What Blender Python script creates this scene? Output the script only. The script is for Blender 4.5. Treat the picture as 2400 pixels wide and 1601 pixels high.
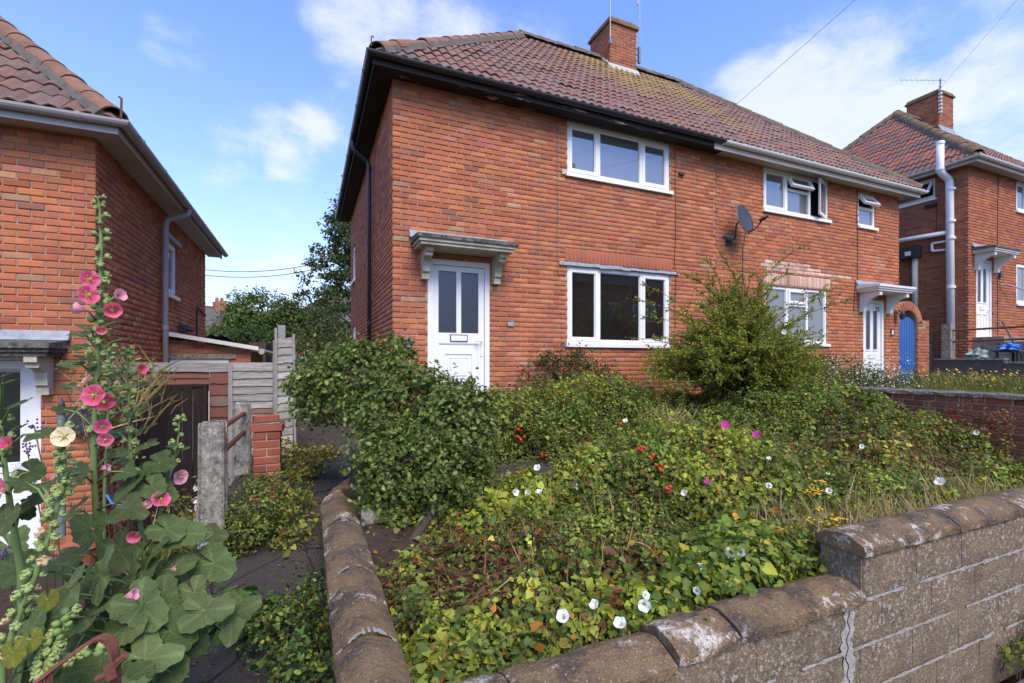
import bpy, bmesh, math, random
import numpy as np
from mathutils import Vector, Matrix

for o in list(bpy.data.objects):
    bpy.data.objects.remove(o)
SC = bpy.context.scene
COL = SC.collection
R = math.radians
rng = np.random.default_rng(7)
random.seed(7)

# ------------------------------------------------------------------ camera, sky, sun, exposure
YAW = 23.4                      # the house fronts run along +X, depth is +Y, the lens stands at z = 0
FPX = 1105.0                    # focal length in pixels of a 2400 px wide frame
cam_d = bpy.data.cameras.new('camera')
cam = bpy.data.objects.new('camera', cam_d)
COL.objects.link(cam)
cam_d.sensor_width = 36.0
cam_d.lens = FPX / 2400 * 36
cam_d.shift_y = (850 - 800.5) / 2400
cam_d.clip_start = 0.05
cam_d.clip_end = 2000
cam.location = (0, 0, 0)
cam.rotation_euler = (R(90), 0, R(-YAW))
SC.camera = cam

SUN_EL, SUN_AZ = 50.0, 181.0    # azimuth clockwise from +Y: behind the lens, a little to the right
SKY_STRENGTH = 0.15
SUN_STRENGTH = 2.0
SC.view_settings.view_transform = 'Standard'
SC.view_settings.look = 'None'
SC.view_settings.exposure = 1.1
SC.view_settings.gamma = 1.0
SC.view_settings.use_curve_mapping = False

sun_d = bpy.data.lights.new('sun', 'SUN')
sun_d.energy = SUN_STRENGTH
sun_d.angle = R(32)
sun_d.color = (1.0, 0.88, 0.71)
sun = bpy.data.objects.new('sun', sun_d)
COL.objects.link(sun)
sdir = Vector((math.sin(R(SUN_AZ)) * math.cos(R(SUN_EL)), math.cos(R(SUN_AZ)) * math.cos(R(SUN_EL)), math.sin(R(SUN_EL))))
sun.rotation_euler = sdir.to_track_quat('Z', 'Y').to_euler()
sun.location = sdir * 60

TH = R(YAW)
CT, ST = math.cos(TH), math.sin(TH)


def at(u, v, F):
    """world point seen at pixel (u, v) of the 2400 px photograph, F metres in front of the lens"""
    r = (u - 1200) / FPX * F
    return Vector((r * CT + F * ST, -r * ST + F * CT, (850 - v) / FPX * F))


def ray(u, v):
    r = (u - 1200) / FPX
    return Vector((r * CT + ST, -r * ST + CT, (850 - v) / FPX))


def proj(p):
    rr = p[0] * CT - p[1] * ST
    ff = p[0] * ST + p[1] * CT
    return 1200 + FPX * rr / ff, 850 - FPX * p[2] / ff, ff


# ---- world: physical sky with a layer of procedural cloud
W = bpy.data.worlds.new('World')
SC.world = W
W.use_nodes = True
wn, wl = W.node_tree.nodes, W.node_tree.links
wn.clear()


def N(tree, typ, **kw):
    n = tree.nodes.new(typ)
    for k, v in kw.items():
        if k.startswith('i_'):
            key = k[2:]
            n.inputs[int(key) if key.isdigit() else key].default_value = v
        else:
            setattr(n, k, v)
    return n


wt = W.node_tree
sky = N(wt, 'ShaderNodeTexSky', sky_type='NISHITA', sun_disc=False)
sky.sun_elevation = R(SUN_EL)
sky.sun_rotation = R(SUN_AZ)
sky.altitude = 50
sky.air_density = 1.15
sky.dust_density = 0.6
sky.ozone_density = 1.6
bg = N(wt, 'ShaderNodeBackground')
bg.inputs['Strength'].default_value = SKY_STRENGTH
wo = N(wt, 'ShaderNodeOutputWorld')
tc = N(wt, 'ShaderNodeTexCoord')


def M(tree, op, a, b=None, c=None, clamp=False):
    n = tree.nodes.new('ShaderNodeMath')
    n.operation = op
    n.use_clamp = clamp
    for i, x in enumerate((a, b, c)):
        if x is None:
            continue
        if isinstance(x, (int, float)):
            n.inputs[i].default_value = x
        else:
            tree.links.new(x, n.inputs[i])
    return n.outputs[0]


def mixc(tree, fac, a, b, mode='MIX'):
    n = tree.nodes.new('ShaderNodeMix')
    n.data_type = 'RGBA'
    n.blend_type = mode
    for idx, x in ((0, fac), (6, a), (7, b)):
        if isinstance(x, (int, float)):
            n.inputs[idx].default_value = x
        elif isinstance(x, tuple):
            n.inputs[idx].default_value = (*x, 1) if len(x) == 3 else x
        else:
            tree.links.new(x, n.inputs[idx])
    return n.outputs[2]


def ramp(tree, fac, stops):
    n = tree.nodes.new('ShaderNodeValToRGB')
    els = n.color_ramp.elements
    while len(els) < len(stops):
        els.new(0.5)
    for e, (p, c) in zip(els, stops):
        e.position = p
        e.color = (*c, 1) if isinstance(c, tuple) else (c, c, c, 1)
    tree.links.new(fac, n.inputs[0])
    return n.outputs[0]


def noise(tree, vec, scale, detail=4, rough=0.55, dist=0.0):
    n = tree.nodes.new('ShaderNodeTexNoise')
    n.inputs['Scale'].default_value = scale
    n.inputs['Detail'].default_value = detail
    n.inputs['Roughness'].default_value = rough
    n.inputs['Distortion'].default_value = dist
    if vec is not None:
        tree.links.new(vec, n.inputs['Vector'])
    return n.outputs['Fac']


sep = N(wt, 'ShaderNodeSeparateXYZ')
wl.new(tc.outputs['Generated'], sep.inputs[0])
zc = M(wt, 'MAXIMUM', sep.outputs[2], 0.0)
# clouds lie on a layer: project the view direction on a plane above
den = M(wt, 'ADD', zc, 0.16)
cx = M(wt, 'DIVIDE', sep.outputs[0], den)
cy = M(wt, 'DIVIDE', sep.outputs[1], den)
cmb = N(wt, 'ShaderNodeCombineXYZ')
wl.new(cx, cmb.inputs[0])
wl.new(cy, cmb.inputs[1])
cmb.inputs[2].default_value = 3.1
big = noise(wt, cmb.outputs[0], 0.75, 2, 0.5)
fine = noise(wt, cmb.outputs[0], 2.3, 9, 0.62, 0.35)
vfine = noise(wt, cmb.outputs[0], 7.0, 7, 0.65, 0.4)


def puff(u, v, rad, amp):
    """a cloud whose heart lies in the direction seen at this pixel"""
    d = ray(u, v).normalized()
    dp = N(wt, 'ShaderNodeVectorMath', operation='DOT_PRODUCT')
    wl.new(tc.outputs['Generated'], dp.inputs[0])
    dp.inputs[1].default_value = d
    c0 = math.cos(R(rad))
    k = M(wt, 'SUBTRACT', dp.outputs['Value'], c0)
    k = M(wt, 'DIVIDE', k, 1 - c0)
    k = M(wt, 'MAXIMUM', k, 0.0)
    return M(wt, 'MULTIPLY', k, amp)


cov = M(wt, 'MULTIPLY', M(wt, 'SUBTRACT', big, 0.5), 0.10)
for p in [(770, 40, 5, .42), (850, 70, 6, .55), (930, 30, 6, .50), (1020, 80, 5, .45), (1090, 50, 4.5, .45), (1110, 110, 3.5, .34), (1270, 100, 4, .45), (1200, 60, 3, .25),
          (410, 110, 3.0, .30), (485, 125, 2.6, .30), (350, 85, 2.4, .24),
          (600, 330, 4.5, .46), (700, 345, 5, .46), (510, 362, 3.8, .40), (780, 290, 4.5, .44), (690, 390, 3, .28),
          (1790, 265, 7, .52), (1930, 225, 7.5, .55), (2050, 285, 7, .5), (1690, 215, 4, .36), (1800, 170, 5, .3), (1900, 120, 6, .26), (2200, 150, 10, .28), (2330, 320, 8, .48),
          (1720, 130, 3.5, .26), (590, 590, 9, .4), (740, 620, 7, .32), (2300, 40, 8, .26), (1960, 330, 6, .4)]:
    cov = M(wt, 'ADD', cov, puff(*p))
cov = M(wt, 'MINIMUM', cov, 1.0)
det = M(wt, 'ADD', M(wt, 'MULTIPLY', M(wt, 'SUBTRACT', fine, 0.5), 2.2), M(wt, 'MULTIPLY', M(wt, 'SUBTRACT', vfine, 0.5), 1.3))
amp = M(wt, 'MULTIPLY', M(wt, 'ADD', cov, 0.10), 1.6, clamp=True)
cl = M(wt, 'ADD', cov, M(wt, 'MULTIPLY', det, amp))
cl = M(wt, 'MULTIPLY', M(wt, 'SUBTRACT', cl, 0.16), 1.0, clamp=True)
# smooth step
cl = M(wt, 'MULTIPLY', M(wt, 'MULTIPLY', cl, cl), M(wt, 'MULTIPLY_ADD', cl, -2.0, 3.0))
# thin milky veil towards the horizon
veil = M(wt, 'POWER', M(wt, 'SUBTRACT', 1.0, zc, clamp=True), 4.5)
veil = M(wt, 'MULTIPLY', veil, 0.9)
c1 = mixc(wt, 0.0, sky.outputs[0], sky.outputs[0])
skyblue = mixc(wt, 1.0, c1, (0.68, 0.78, 1.13), 'MULTIPLY')
c2 = mixc(wt, veil, skyblue, (2.65, 2.85, 3.5))
c3 = mixc(wt, M(wt, 'MULTIPLY', cl, 0.76), c2, (3.15, 3.25, 3.4))
wl.new(c3, bg.inputs['Color'])
wl.new(bg.outputs[0], wo.inputs[0])


# ------------------------------------------------------------------ materials
def mat(name, base, rough=0.8, bump=0.0, bump_scale=60.0, var=0.0, var_scale=3.0, attr=False, spec=0.35, extra=None, metal=0.0, coords='Object', transl=0.0):
    m = bpy.data.materials.new(name)
    m.use_nodes = True
    t = m.node_tree
    b = t.nodes['Principled BSDF']
    b.inputs['Roughness'].default_value = rough
    b.inputs['Specular IOR Level'].default_value = spec
    b.inputs['Metallic'].default_value = metal
    if coords == 'World':
        vec = N(t, 'ShaderNodeNewGeometry').outputs['Position']
    else:
        vec = N(t, 'ShaderNodeTexCoord').outputs[coords]
    if attr:
        a = N(t, 'ShaderNodeAttribute', attribute_name='Col')
        c = a.outputs['Color']
    else:
        rgb = N(t, 'ShaderNodeRGB')
        rgb.outputs[0].default_value = (*base, 1)
        c = rgb.outputs[0]
    if var > 0:
        n1 = noise(t, vec, var_scale, 6, 0.62)
        f = M(t, 'MULTIPLY_ADD', M(t, 'SUBTRACT', n1, 0.5), var * 4, 1.0)
        cc = N(t, 'ShaderNodeCombineColor')
        for i in range(3):
            t.links.new(f, cc.inputs[i])
        c = mixc(t, 1.0, c, cc.outputs[0], 'MULTIPLY')
    if extra:
        c = extra(t, vec, c, b)
    t.links.new(c, b.inputs['Base Color'])
    if bump > 0:
        bn = N(t, 'ShaderNodeBump')
        bn.inputs['Strength'].default_value = bump
        bn.inputs['Distance'].default_value = 0.02
        t.links.new(noise(t, vec, bump_scale, 5, 0.65), bn.inputs['Height'])
        t.links.new(bn.outputs[0], b.inputs['Normal'])
    if transl > 0:
        tr = N(t, 'ShaderNodeBsdfTranslucent')
        tcol = mixc(t, 1.0, c, (1.35, 1.5, 0.75), 'MULTIPLY')
        t.links.new(tcol, tr.inputs['Color'])
        mx = N(t, 'ShaderNodeMixShader')
        mx.inputs[0].default_value = transl
        t.links.new(b.outputs[0], mx.inputs[1])
        t.links.new(tr.outputs[0], mx.inputs[2])
        t.links.new(mx.outputs[0], t.nodes['Material Output'].inputs[0])
    return m


def x_grime(dark=(0.03, 0.028, 0.024), lo=0.5, hi=0.72, scale=2.0, amt=0.8):
    def f(t, vec, c, b):
        n = noise(t, vec, scale, 8, 0.7)
        k = ramp(t, n, [(lo, 0.0), (hi, 1.0)])
        return mixc(t, M(t, 'MULTIPLY', k, amt), c, dark)
    return f


def x_lichen_stone(t, vec, c, b):
    n = noise(t, vec, 5.5, 9, 0.72)
    c = mixc(t, ramp(t, n, [(0.43, 0.0), (0.60, 1.0)]), c, (0.060, 0.048, 0.037))
    n2 = noise(t, vec, 60, 6, 0.8)
    c = mixc(t, M(t, 'MULTIPLY', ramp(t, n2, [(0.48, 0.0), (0.66, 1.0)]), 0.65), c, (0.26, 0.165, 0.075))
    n6 = noise(t, vec, 130, 3, 0.7)
    c = mixc(t, M(t, 'MULTIPLY', ramp(t, n6, [(0.52, 0.0), (0.66, 1.0)]), 0.6), c, (0.035, 0.029, 0.024))
    n3 = noise(t, vec, 2.6, 9, 0.75)
    n4 = noise(t, vec, 75, 4, 0.7)
    k = M(t, 'MULTIPLY', ramp(t, n3, [(0.55, 0.0), (0.61, 1.0)]), ramp(t, n4, [(0.38, 0.0), (0.5, 1.0)]))
    c = mixc(t, k, c, (0.58, 0.52, 0.44))
    n5 = noise(t, vec, 95, 2, 0.5)
    return mixc(t, ramp(t, n5, [(0.66, 0.0), (0.72, 0.8)]), c, (0.46, 0.42, 0.36))


def x_block(t, vec, c, b):
    n = noise(t, vec, 6, 9, 0.75)
    c = mixc(t, ramp(t, n, [(0.42, 0.0), (0.64, 0.8)]), c, (0.085, 0.066, 0.047))
    n7 = noise(t, vec, 110, 4, 0.75)
    c = mixc(t, ramp(t, n7, [(0.46, 0.0), (0.66, 0.75)]), c, (0.27, 0.19, 0.10))
    n8 = noise(t, vec, 150, 3, 0.7)
    c = mixc(t, ramp(t, n8, [(0.54, 0.0), (0.66, 0.75)]), c, (0.03, 0.025, 0.02))
    n3 = noise(t, vec, 38, 8, 0.8)
    n4 = noise(t, vec, 2.6, 6, 0.65)
    k = M(t, 'MULTIPLY', ramp(t, n3, [(0.52, 0.0), (0.59, 0.85)]), ramp(t, n4, [(0.38, 0.12), (0.56, 1.0)]))
    c = mixc(t, k, c, (0.52, 0.47, 0.41))
    return c


def x_tile(t, vec, c, b):
    pos = N(t, 'ShaderNodeNewGeometry').outputs['Position']
    s = N(t, 'ShaderNodeSeparateXYZ')
    t.links.new(pos, s.inputs[0])
    # bands of yellow lichen run down the slope from the chimney
    n1 = noise(t, pos, 1.6, 6, 0.7)
    n2 = noise(t, pos, 14, 5, 0.7)
    dx = M(t, 'ABSOLUTE', M(t, 'SUBTRACT', s.outputs[0], M(t, 'MULTIPLY_ADD', n1, 1.6, 5.9)))
    k = M(t, 'SUBTRACT', 1.0, M(t, 'DIVIDE', dx, 1.7), clamp=True)
    h = M(t, 'DIVIDE', M(t, 'SUBTRACT', s.outputs[2], 5.0), 2.0, clamp=True)
    dx2 = M(t, 'ABSOLUTE', M(t, 'SUBTRACT', s.outputs[0], M(t, 'MULTIPLY_ADD', n1, 1.4, 7.6)))
    k2 = M(t, 'SUBTRACT', 1.0, M(t, 'DIVIDE', dx2, 0.8), clamp=True)
    h2 = M(t, 'DIVIDE', M(t, 'SUBTRACT', s.outputs[2], 4.2), 2.4, clamp=True)
    k = M(t, 'MAXIMUM', M(t, 'MULTIPLY', k, M(t, 'POWER', h, 0.9)), M(t, 'MULTIPLY', k2, M(t, 'MULTIPLY', h2, 0.85)))
    # only on the middle house (eaves near z 4)
    k = M(t, 'MULTIPLY', k, ramp(t, n2, [(0.32, 0.0), (0.52, 1.0)]))
    c = mixc(t, M(t, 'MULTIPLY', k, 1.5, clamp=True), c, (0.27, 0.185, 0.055))
    n3 = noise(t, pos, 30, 3, 0.6)
    n4 = noise(t, pos, 0.9, 3, 0.6)
    g = M(t, 'MULTIPLY', ramp(t, n3, [(0.56, 0.0), (0.68, 0.6)]), ramp(t, n4, [(0.42, 0.2), (0.62, 1.0)]))
    return mixc(t, g, c, (0.33, 0.31, 0.27))


def x_brick(t, vec, c, b):
    pos = N(t, 'ShaderNodeNewGeometry').outputs['Position']
    n = noise(t, pos, 34, 5, 0.7)
    c = mixc(t, ramp(t, n, [(0.5, 0.0), (0.78, 0.45)]), c, (0.16, 0.065, 0.042))
    n2 = noise(t, pos, 80, 3, 0.6)
    c = mixc(t, ramp(t, n2, [(0.60, 0.0), (0.78, 0.4)]), c, (0.5, 0.24, 0.14))
    n3 = noise(t, pos, 0.9, 5, 0.65)
    mp = N(t, 'ShaderNodeMapping')
    mp.inputs['Scale'].default_value = (4.5, 4.5, 0.55)
    t.links.new(pos, mp.inputs[0])
    n4 = noise(t, mp.outputs[0], 1.0, 6, 0.65)
    c = mixc(t, ramp(t, n4, [(0.52, 0.0), (0.72, 0.42)]), c, (0.20, 0.095, 0.062))
    n5 = noise(t, mp.outputs[0], 2.1, 5, 0.6)
    c = mixc(t, ramp(t, n5, [(0.60, 0.0), (0.76, 0.15)]), c, (0.55, 0.34, 0.23))
    return mixc(t, ramp(t, n3, [(0.48, 0.0), (0.75, 0.3)]), c, (0.17, 0.072, 0.046))


BRICK = mat('brick_face', (0.4, 0.12, 0.06), 0.88, 0.25, 120, attr=True, extra=x_brick, spec=0.25)
MORTAR = mat('mortar', (0.33, 0.235, 0.175), 0.95, 0.3, 150, var=0.25, var_scale=8, coords='World')
TILE = mat('clay_tile', (0.3, 0.1, 0.07), 0.85, 0.25, 90, var=0.18, var_scale=9, attr=True, extra=x_tile, spec=0.25)
ROOFBASE = mat('roof_base', (0.10, 0.05, 0.04), 0.95)
HIPTILE = mat('hip_tile_clay', (0.235, 0.118, 0.070), 0.9, 0.35, 40, var=0.2, var_scale=5, extra=x_grime((0.10, 0.07, 0.05), 0.45, 0.7, 3, 0.7), coords='World')
HIPMOSS = mat('mossy_ridge_clay', (0.20, 0.12, 0.065), 0.95, 0.4, 40, var=0.25, var_scale=5, extra=x_grime((0.085, 0.075, 0.03), 0.42, 0.6, 3, 0.8), coords='World')
BEDDING = mat('mortar_bedding', (0.12, 0.105, 0.09), 0.95, 0.5, 30, var=0.35, var_scale=9, coords='World')
UPVC = mat('white_upvc', (0.77, 0.76, 0.73), 0.38, var=0.035, var_scale=5, spec=0.45)
UPVC_OLD = mat('aged_white_paint', (0.66, 0.65, 0.60), 0.5, var=0.08, var_scale=6)
BLACKPVC = mat('black_gutter', (0.022, 0.024, 0.026), 0.38, var=0.08, spec=0.5)
BLACKWOOD = mat('black_board', (0.016, 0.015, 0.014), 0.7, 0.2, 30)


def x_peel(t, vec, c, b):
    pos = N(t, 'ShaderNodeNewGeometry').outputs['Position']
    mp = N(t, 'ShaderNodeMapping')
    mp.inputs['Scale'].default_value = (2.2, 9, 16)
    t.links.new(pos, mp.inputs[0])
    n = noise(t, mp.outputs[0], 1.0, 6, 0.65)
    c = mixc(t, ramp(t, n, [(0.60, 0.0), (0.63, 1.0)]), c, (0.36, 0.30, 0.24))
    return mixc(t, ramp(t, n, [(0.67, 0.0), (0.70, 0.8)]), c, (0.16, 0.09, 0.045))


PEEL = mat('peeling_black_paint', (0.018, 0.017, 0.016), 0.75, 0.3, 30, extra=x_peel)
GREYPVC = mat('grey_gutter', (0.36, 0.345, 0.33), 0.42, var=0.06, var_scale=4)
PALEPVC = mat('pale_gutter', (0.62, 0.61, 0.57), 0.45, var=0.08, var_scale=4)
SOFFIT = mat('cream_soffit', (0.42, 0.38, 0.32), 0.7, var=0.1)
LEAD = mat('lead_flashing', (0.26, 0.28, 0.31), 0.55, 0.3, 25, var=0.35, var_scale=12, coords='World')
CREAM = mat('cream_render', (0.46, 0.42, 0.32), 0.85, 0.25, 40, var=0.25, var_scale=8, extra=x_grime((0.13, 0.12, 0.08), 0.5, 0.75, 6, 0.6), coords='World')
WEATHERED = mat('weathered_slab', (0.16, 0.15, 0.12), 0.95, 0.7, 60, var=0.4, var_scale=16, extra=x_grime((0.03, 0.03, 0.025), 0.42, 0.6, 14, 0.85), coords='World')


def glass(name, base, rough=0.02, ior=1.75):
    m = mat(name, base, rough, spec=0.5)
    b = m.node_tree.nodes['Principled BSDF']
    b.inputs['IOR'].default_value = ior
    return m


GLASS = glass('window_glass', (0.014, 0.012, 0.011), ior=2.0)
GLASS_UP = glass('upper_window_glass', (0.11, 0.115, 0.125), ior=2.5)  # grey of the reflected sky is partly put into the base colour
GLASS_NET = glass('net_curtain_glass', (0.19, 0.20, 0.21), ior=1.5)
GLASS_OBS = mat('obscured_glass', (0.016, 0.017, 0.02), 0.06, 0.25, 90, spec=0.5)
GLASS_OBS.node_tree.nodes['Principled BSDF'].inputs['IOR'].default_value = 2.0
DARK = mat('dark_void', (0.012, 0.012, 0.012), 0.9)
CHROME = mat('handle_metal', (0.55, 0.55, 0.54), 0.3, metal=0.8)
PLASTIC_GREY = mat('grey_plastic', (0.30, 0.31, 0.33), 0.5)
PLASTIC_DARK = mat('dark_plastic', (0.035, 0.037, 0.04), 0.45)
DISH = mat('dish_grey', (0.042, 0.045, 0.05), 0.45)
COPING = mat('coping_stone', (0.20, 0.130, 0.065), 0.95, 0.9, 55, extra=x_lichen_stone, coords='World')
BLOCK = mat('garden_block', (0.23, 0.165, 0.10), 0.95, 0.9, 70, extra=x_block, coords='World')
WALLMORTAR = mat('smeared_mortar', (0.35, 0.325, 0.29), 0.95, 0.8, 60, var=0.35, var_scale=22, coords='World')


def x_concrete(t, vec, c, b):
    n = noise(t, vec, 11, 9, 0.8)
    c = mixc(t, ramp(t, n, [(0.42, 0.0), (0.62, 1.0)]), c, (0.095, 0.082, 0.066))
    mp = N(t, 'ShaderNodeMapping')
    mp.inputs['Scale'].default_value = (28, 28, 9)
    t.links.new(vec, mp.inputs[0])
    n2 = noise(t, mp.outputs[0], 1.6, 6, 0.75)
    c = mixc(t, ramp(t, n2, [(0.55, 0.0), (0.64, 0.8)]), c, (0.50, 0.48, 0.42))
    n3 = noise(t, vec, 120, 3, 0.7)
    c = mixc(t, ramp(t, n3, [(0.56, 0.0), (0.7, 0.7)]), c, (0.07, 0.06, 0.05))
    return c


CONCRETE = mat('post_concrete', (0.33, 0.30, 0.245), 0.95, 0.6, 60, extra=x_concrete, coords='World')
DARKCONC = mat('dark_concrete', (0.085, 0.08, 0.075), 0.95, 0.4, 40, var=0.3, var_scale=3, extra=x_grime((0.16, 0.15, 0.13), 0.55, 0.7, 4, 0.5), coords='World')


def x_wood(axis, dark=(0.075, 0.06, 0.05)):
    def f(t, vec, c, b):
        mp = N(t, 'ShaderNodeMapping')
        mp.inputs['Scale'].default_value = (3, 3, 40) if axis == 'x' else (40, 40, 2)
        t.links.new(vec, mp.inputs[0])
        n = noise(t, mp.outputs[0], 1.6, 7, 0.65)
        return mixc(t, ramp(t, n, [(0.45, 0.0), (0.72, 0.8)]), c, dark)
    return f


BOARD = mat('fence_board', (0.3, 0.28, 0.25), 0.9, 0.4, 30, attr=True, extra=x_wood('x'), coords='World')
GATEWOOD = mat('dark_gate_wood', (0.016, 0.009, 0.007), 0.65, 0.3, 30, spec=0.2, extra=x_wood('z', (0.034, 0.022, 0.016)), coords='World')
RUST = mat('rusty_iron', (0.16, 0.058, 0.035), 0.8, 0.4, 60, var=0.3, var_scale=25, coords='World')
BLUEPAINT = mat('blue_gate_paint', (0.035, 0.115, 0.34), 0.5, 0.1, 30, var=0.08)
GREENBIN = mat('green_bin_plastic', (0.02, 0.05, 0.033), 0.5, 0.05, 30)
TERRACOTTA = mat('terracotta', (0.36, 0.13, 0.07), 0.9, 0.2, 60, var=0.15, var_scale=12)
CORRUGATED = mat('corrugated_sheet', (0.26, 0.26, 0.25), 0.6, 0.2, 20, var=0.3, var_scale=3)
SHEDWOOD = mat('old_shed_board', (0.085, 0.06, 0.045), 0.9, 0.4, 30, var=0.35, var_scale=5, extra=x_wood('z'), coords='World')


def x_asphalt(t, vec, c, b):
    n = noise(t, vec, 110, 3, 0.7)
    c = mixc(t, ramp(t, n, [(0.57, 0.0), (0.68, 0.8)]), c, (0.20, 0.17, 0.14))
    n1 = noise(t, vec, 1.7, 7, 0.7)
    c = mixc(t, ramp(t, n1, [(0.48, 0.0), (0.66, 0.8)]), c, (0.075, 0.058, 0.038))
    n2 = noise(t, vec, 2.6, 8, 0.7)
    c = mixc(t, ramp(t, n2, [(0.58, 0.0), (0.66, 0.8)]), c, (0.075, 0.075, 0.026))
    vo = N(t, 'ShaderNodeTexVoronoi', feature='DISTANCE_TO_EDGE')
    vo.inputs['Scale'].default_value = 1.7
    t.links.new(vec, vo.inputs['Vector'])
    return mixc(t, ramp(t, vo.outputs['Distance'], [(0.006, 0.85), (0.018, 0.0)]), c, (0.012, 0.011, 0.009))


ASPHALT = mat('old_asphalt', (0.056, 0.048, 0.042), 0.95, 0.8, 130, extra=x_asphalt, coords='World')


def x_soil(t, vec, c, b):
    n = noise(t, vec, 12, 8, 0.75)
    c = mixc(t, ramp(t, n, [(0.4, 0.0), (0.65, 1.0)]), c, (0.028, 0.018, 0.012))
    return mixc(t, ramp(t, noise(t, vec, 50, 4, 0.7), [(0.58, 0.0), (0.7, 0.7)]), c, (0.14, 0.085, 0.045))


SOIL = mat('leaf_litter', (0.07, 0.042, 0.026), 0.95, 1.0, 60, extra=x_soil, coords='World')
LAWN = mat('rough_lawn', (0.085, 0.10, 0.03), 0.95, 0.8, 60, var=0.4, var_scale=2.5, coords='World')
FIELD = mat('far_ground', (0.07, 0.08, 0.035), 0.95, var=0.3, var_scale=0.3, coords='World')
LEAF = mat('leaf', (0.1, 0.2, 0.05), 0.55, attr=True, spec=0.2, transl=0.3)
GLOSSLEAF = mat('glossy_leaf', (0.1, 0.2, 0.05), 0.36, attr=True, spec=0.17, transl=0.2)


def x_bigleaf(t, vec, c, b):
    n = noise(t, vec, 6, 6, 0.65)
    c = mixc(t, ramp(t, n, [(0.42, 0.0), (0.70, 0.45)]), c, (0.17, 0.22, 0.085))
    oi = N(t, 'ShaderNodeObjectInfo')
    f = M(t, 'MULTIPLY_ADD', oi.outputs['Random'], 0.55, 0.84)
    cc = N(t, 'ShaderNodeCombineColor')
    for i in range(3):
        t.links.new(f, cc.inputs[i])
    c = mixc(t, 1.0, c, cc.outputs[0], 'MULTIPLY')
    pos = N(t, 'ShaderNodeNewGeometry').outputs['Position']
    n2 = noise(t, pos, 42, 3, 0.6)
    n3 = noise(t, pos, 5, 3, 0.6)
    k = M(t, 'MULTIPLY', ramp(t, n2, [(0.60, 0.0), (0.68, 0.85)]), ramp(t, n3, [(0.46, 0.0), (0.6, 1.0)]))
    return mixc(t, k, c, (0.24, 0.19, 0.05))


BIGLEAF = mat('hollyhock_leaf', (0.1, 0.2, 0.05), 0.7, 1.0, 16, attr=True, spec=0.25, transl=0.2, extra=x_bigleaf)
PETAL = mat('petal', (0.8, 0.3, 0.4), 0.6, attr=True, spec=0.2, transl=0.3)
STEM = mat('green_stem', (0.15, 0.2, 0.07), 0.6, attr=True)
BARK = mat('bark', (0.075, 0.055, 0.045), 0.9, 0.6, 40, var=0.3, var_scale=8)
DRYGRASS = mat('dry_grass', (0.4, 0.3, 0.15), 0.8, attr=True, transl=0.2)
WIRE = mat('faint_wire', (0.25, 0.27, 0.30), 0.7)
CABLE = mat('cable_black', (0.02, 0.02, 0.022), 0.6)
GREYCABLE = mat('cable_grey', (0.16, 0.14, 0.13), 0.7)
ALU = mat('aerial_alloy', (0.2, 0.21, 0.23), 0.4, metal=0.5)
FARROOF = mat('far_grey_roof', (0.115, 0.09, 0.08), 0.9, 0.5, 8, var=0.2, var_scale=2)
FARWALL = mat('far_brick_wall', (0.30, 0.12, 0.075), 0.9, var=0.15, var_scale=4)
BAGPLASTIC = mat('pale_bag', (0.27, 0.33, 0.31), 0.4, 0.5, 12, var=0.3, var_scale=14)
BLUEPLASTIC = mat('blue_cloth', (0.06, 0.2, 0.62), 0.5, 0.3, 14, var=0.3, var_scale=20)
PAVE = mat('pavement_surface', (0.12, 0.115, 0.11), 0.95, 0.4, 90, var=0.15, var_scale=3, coords='World')


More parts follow.
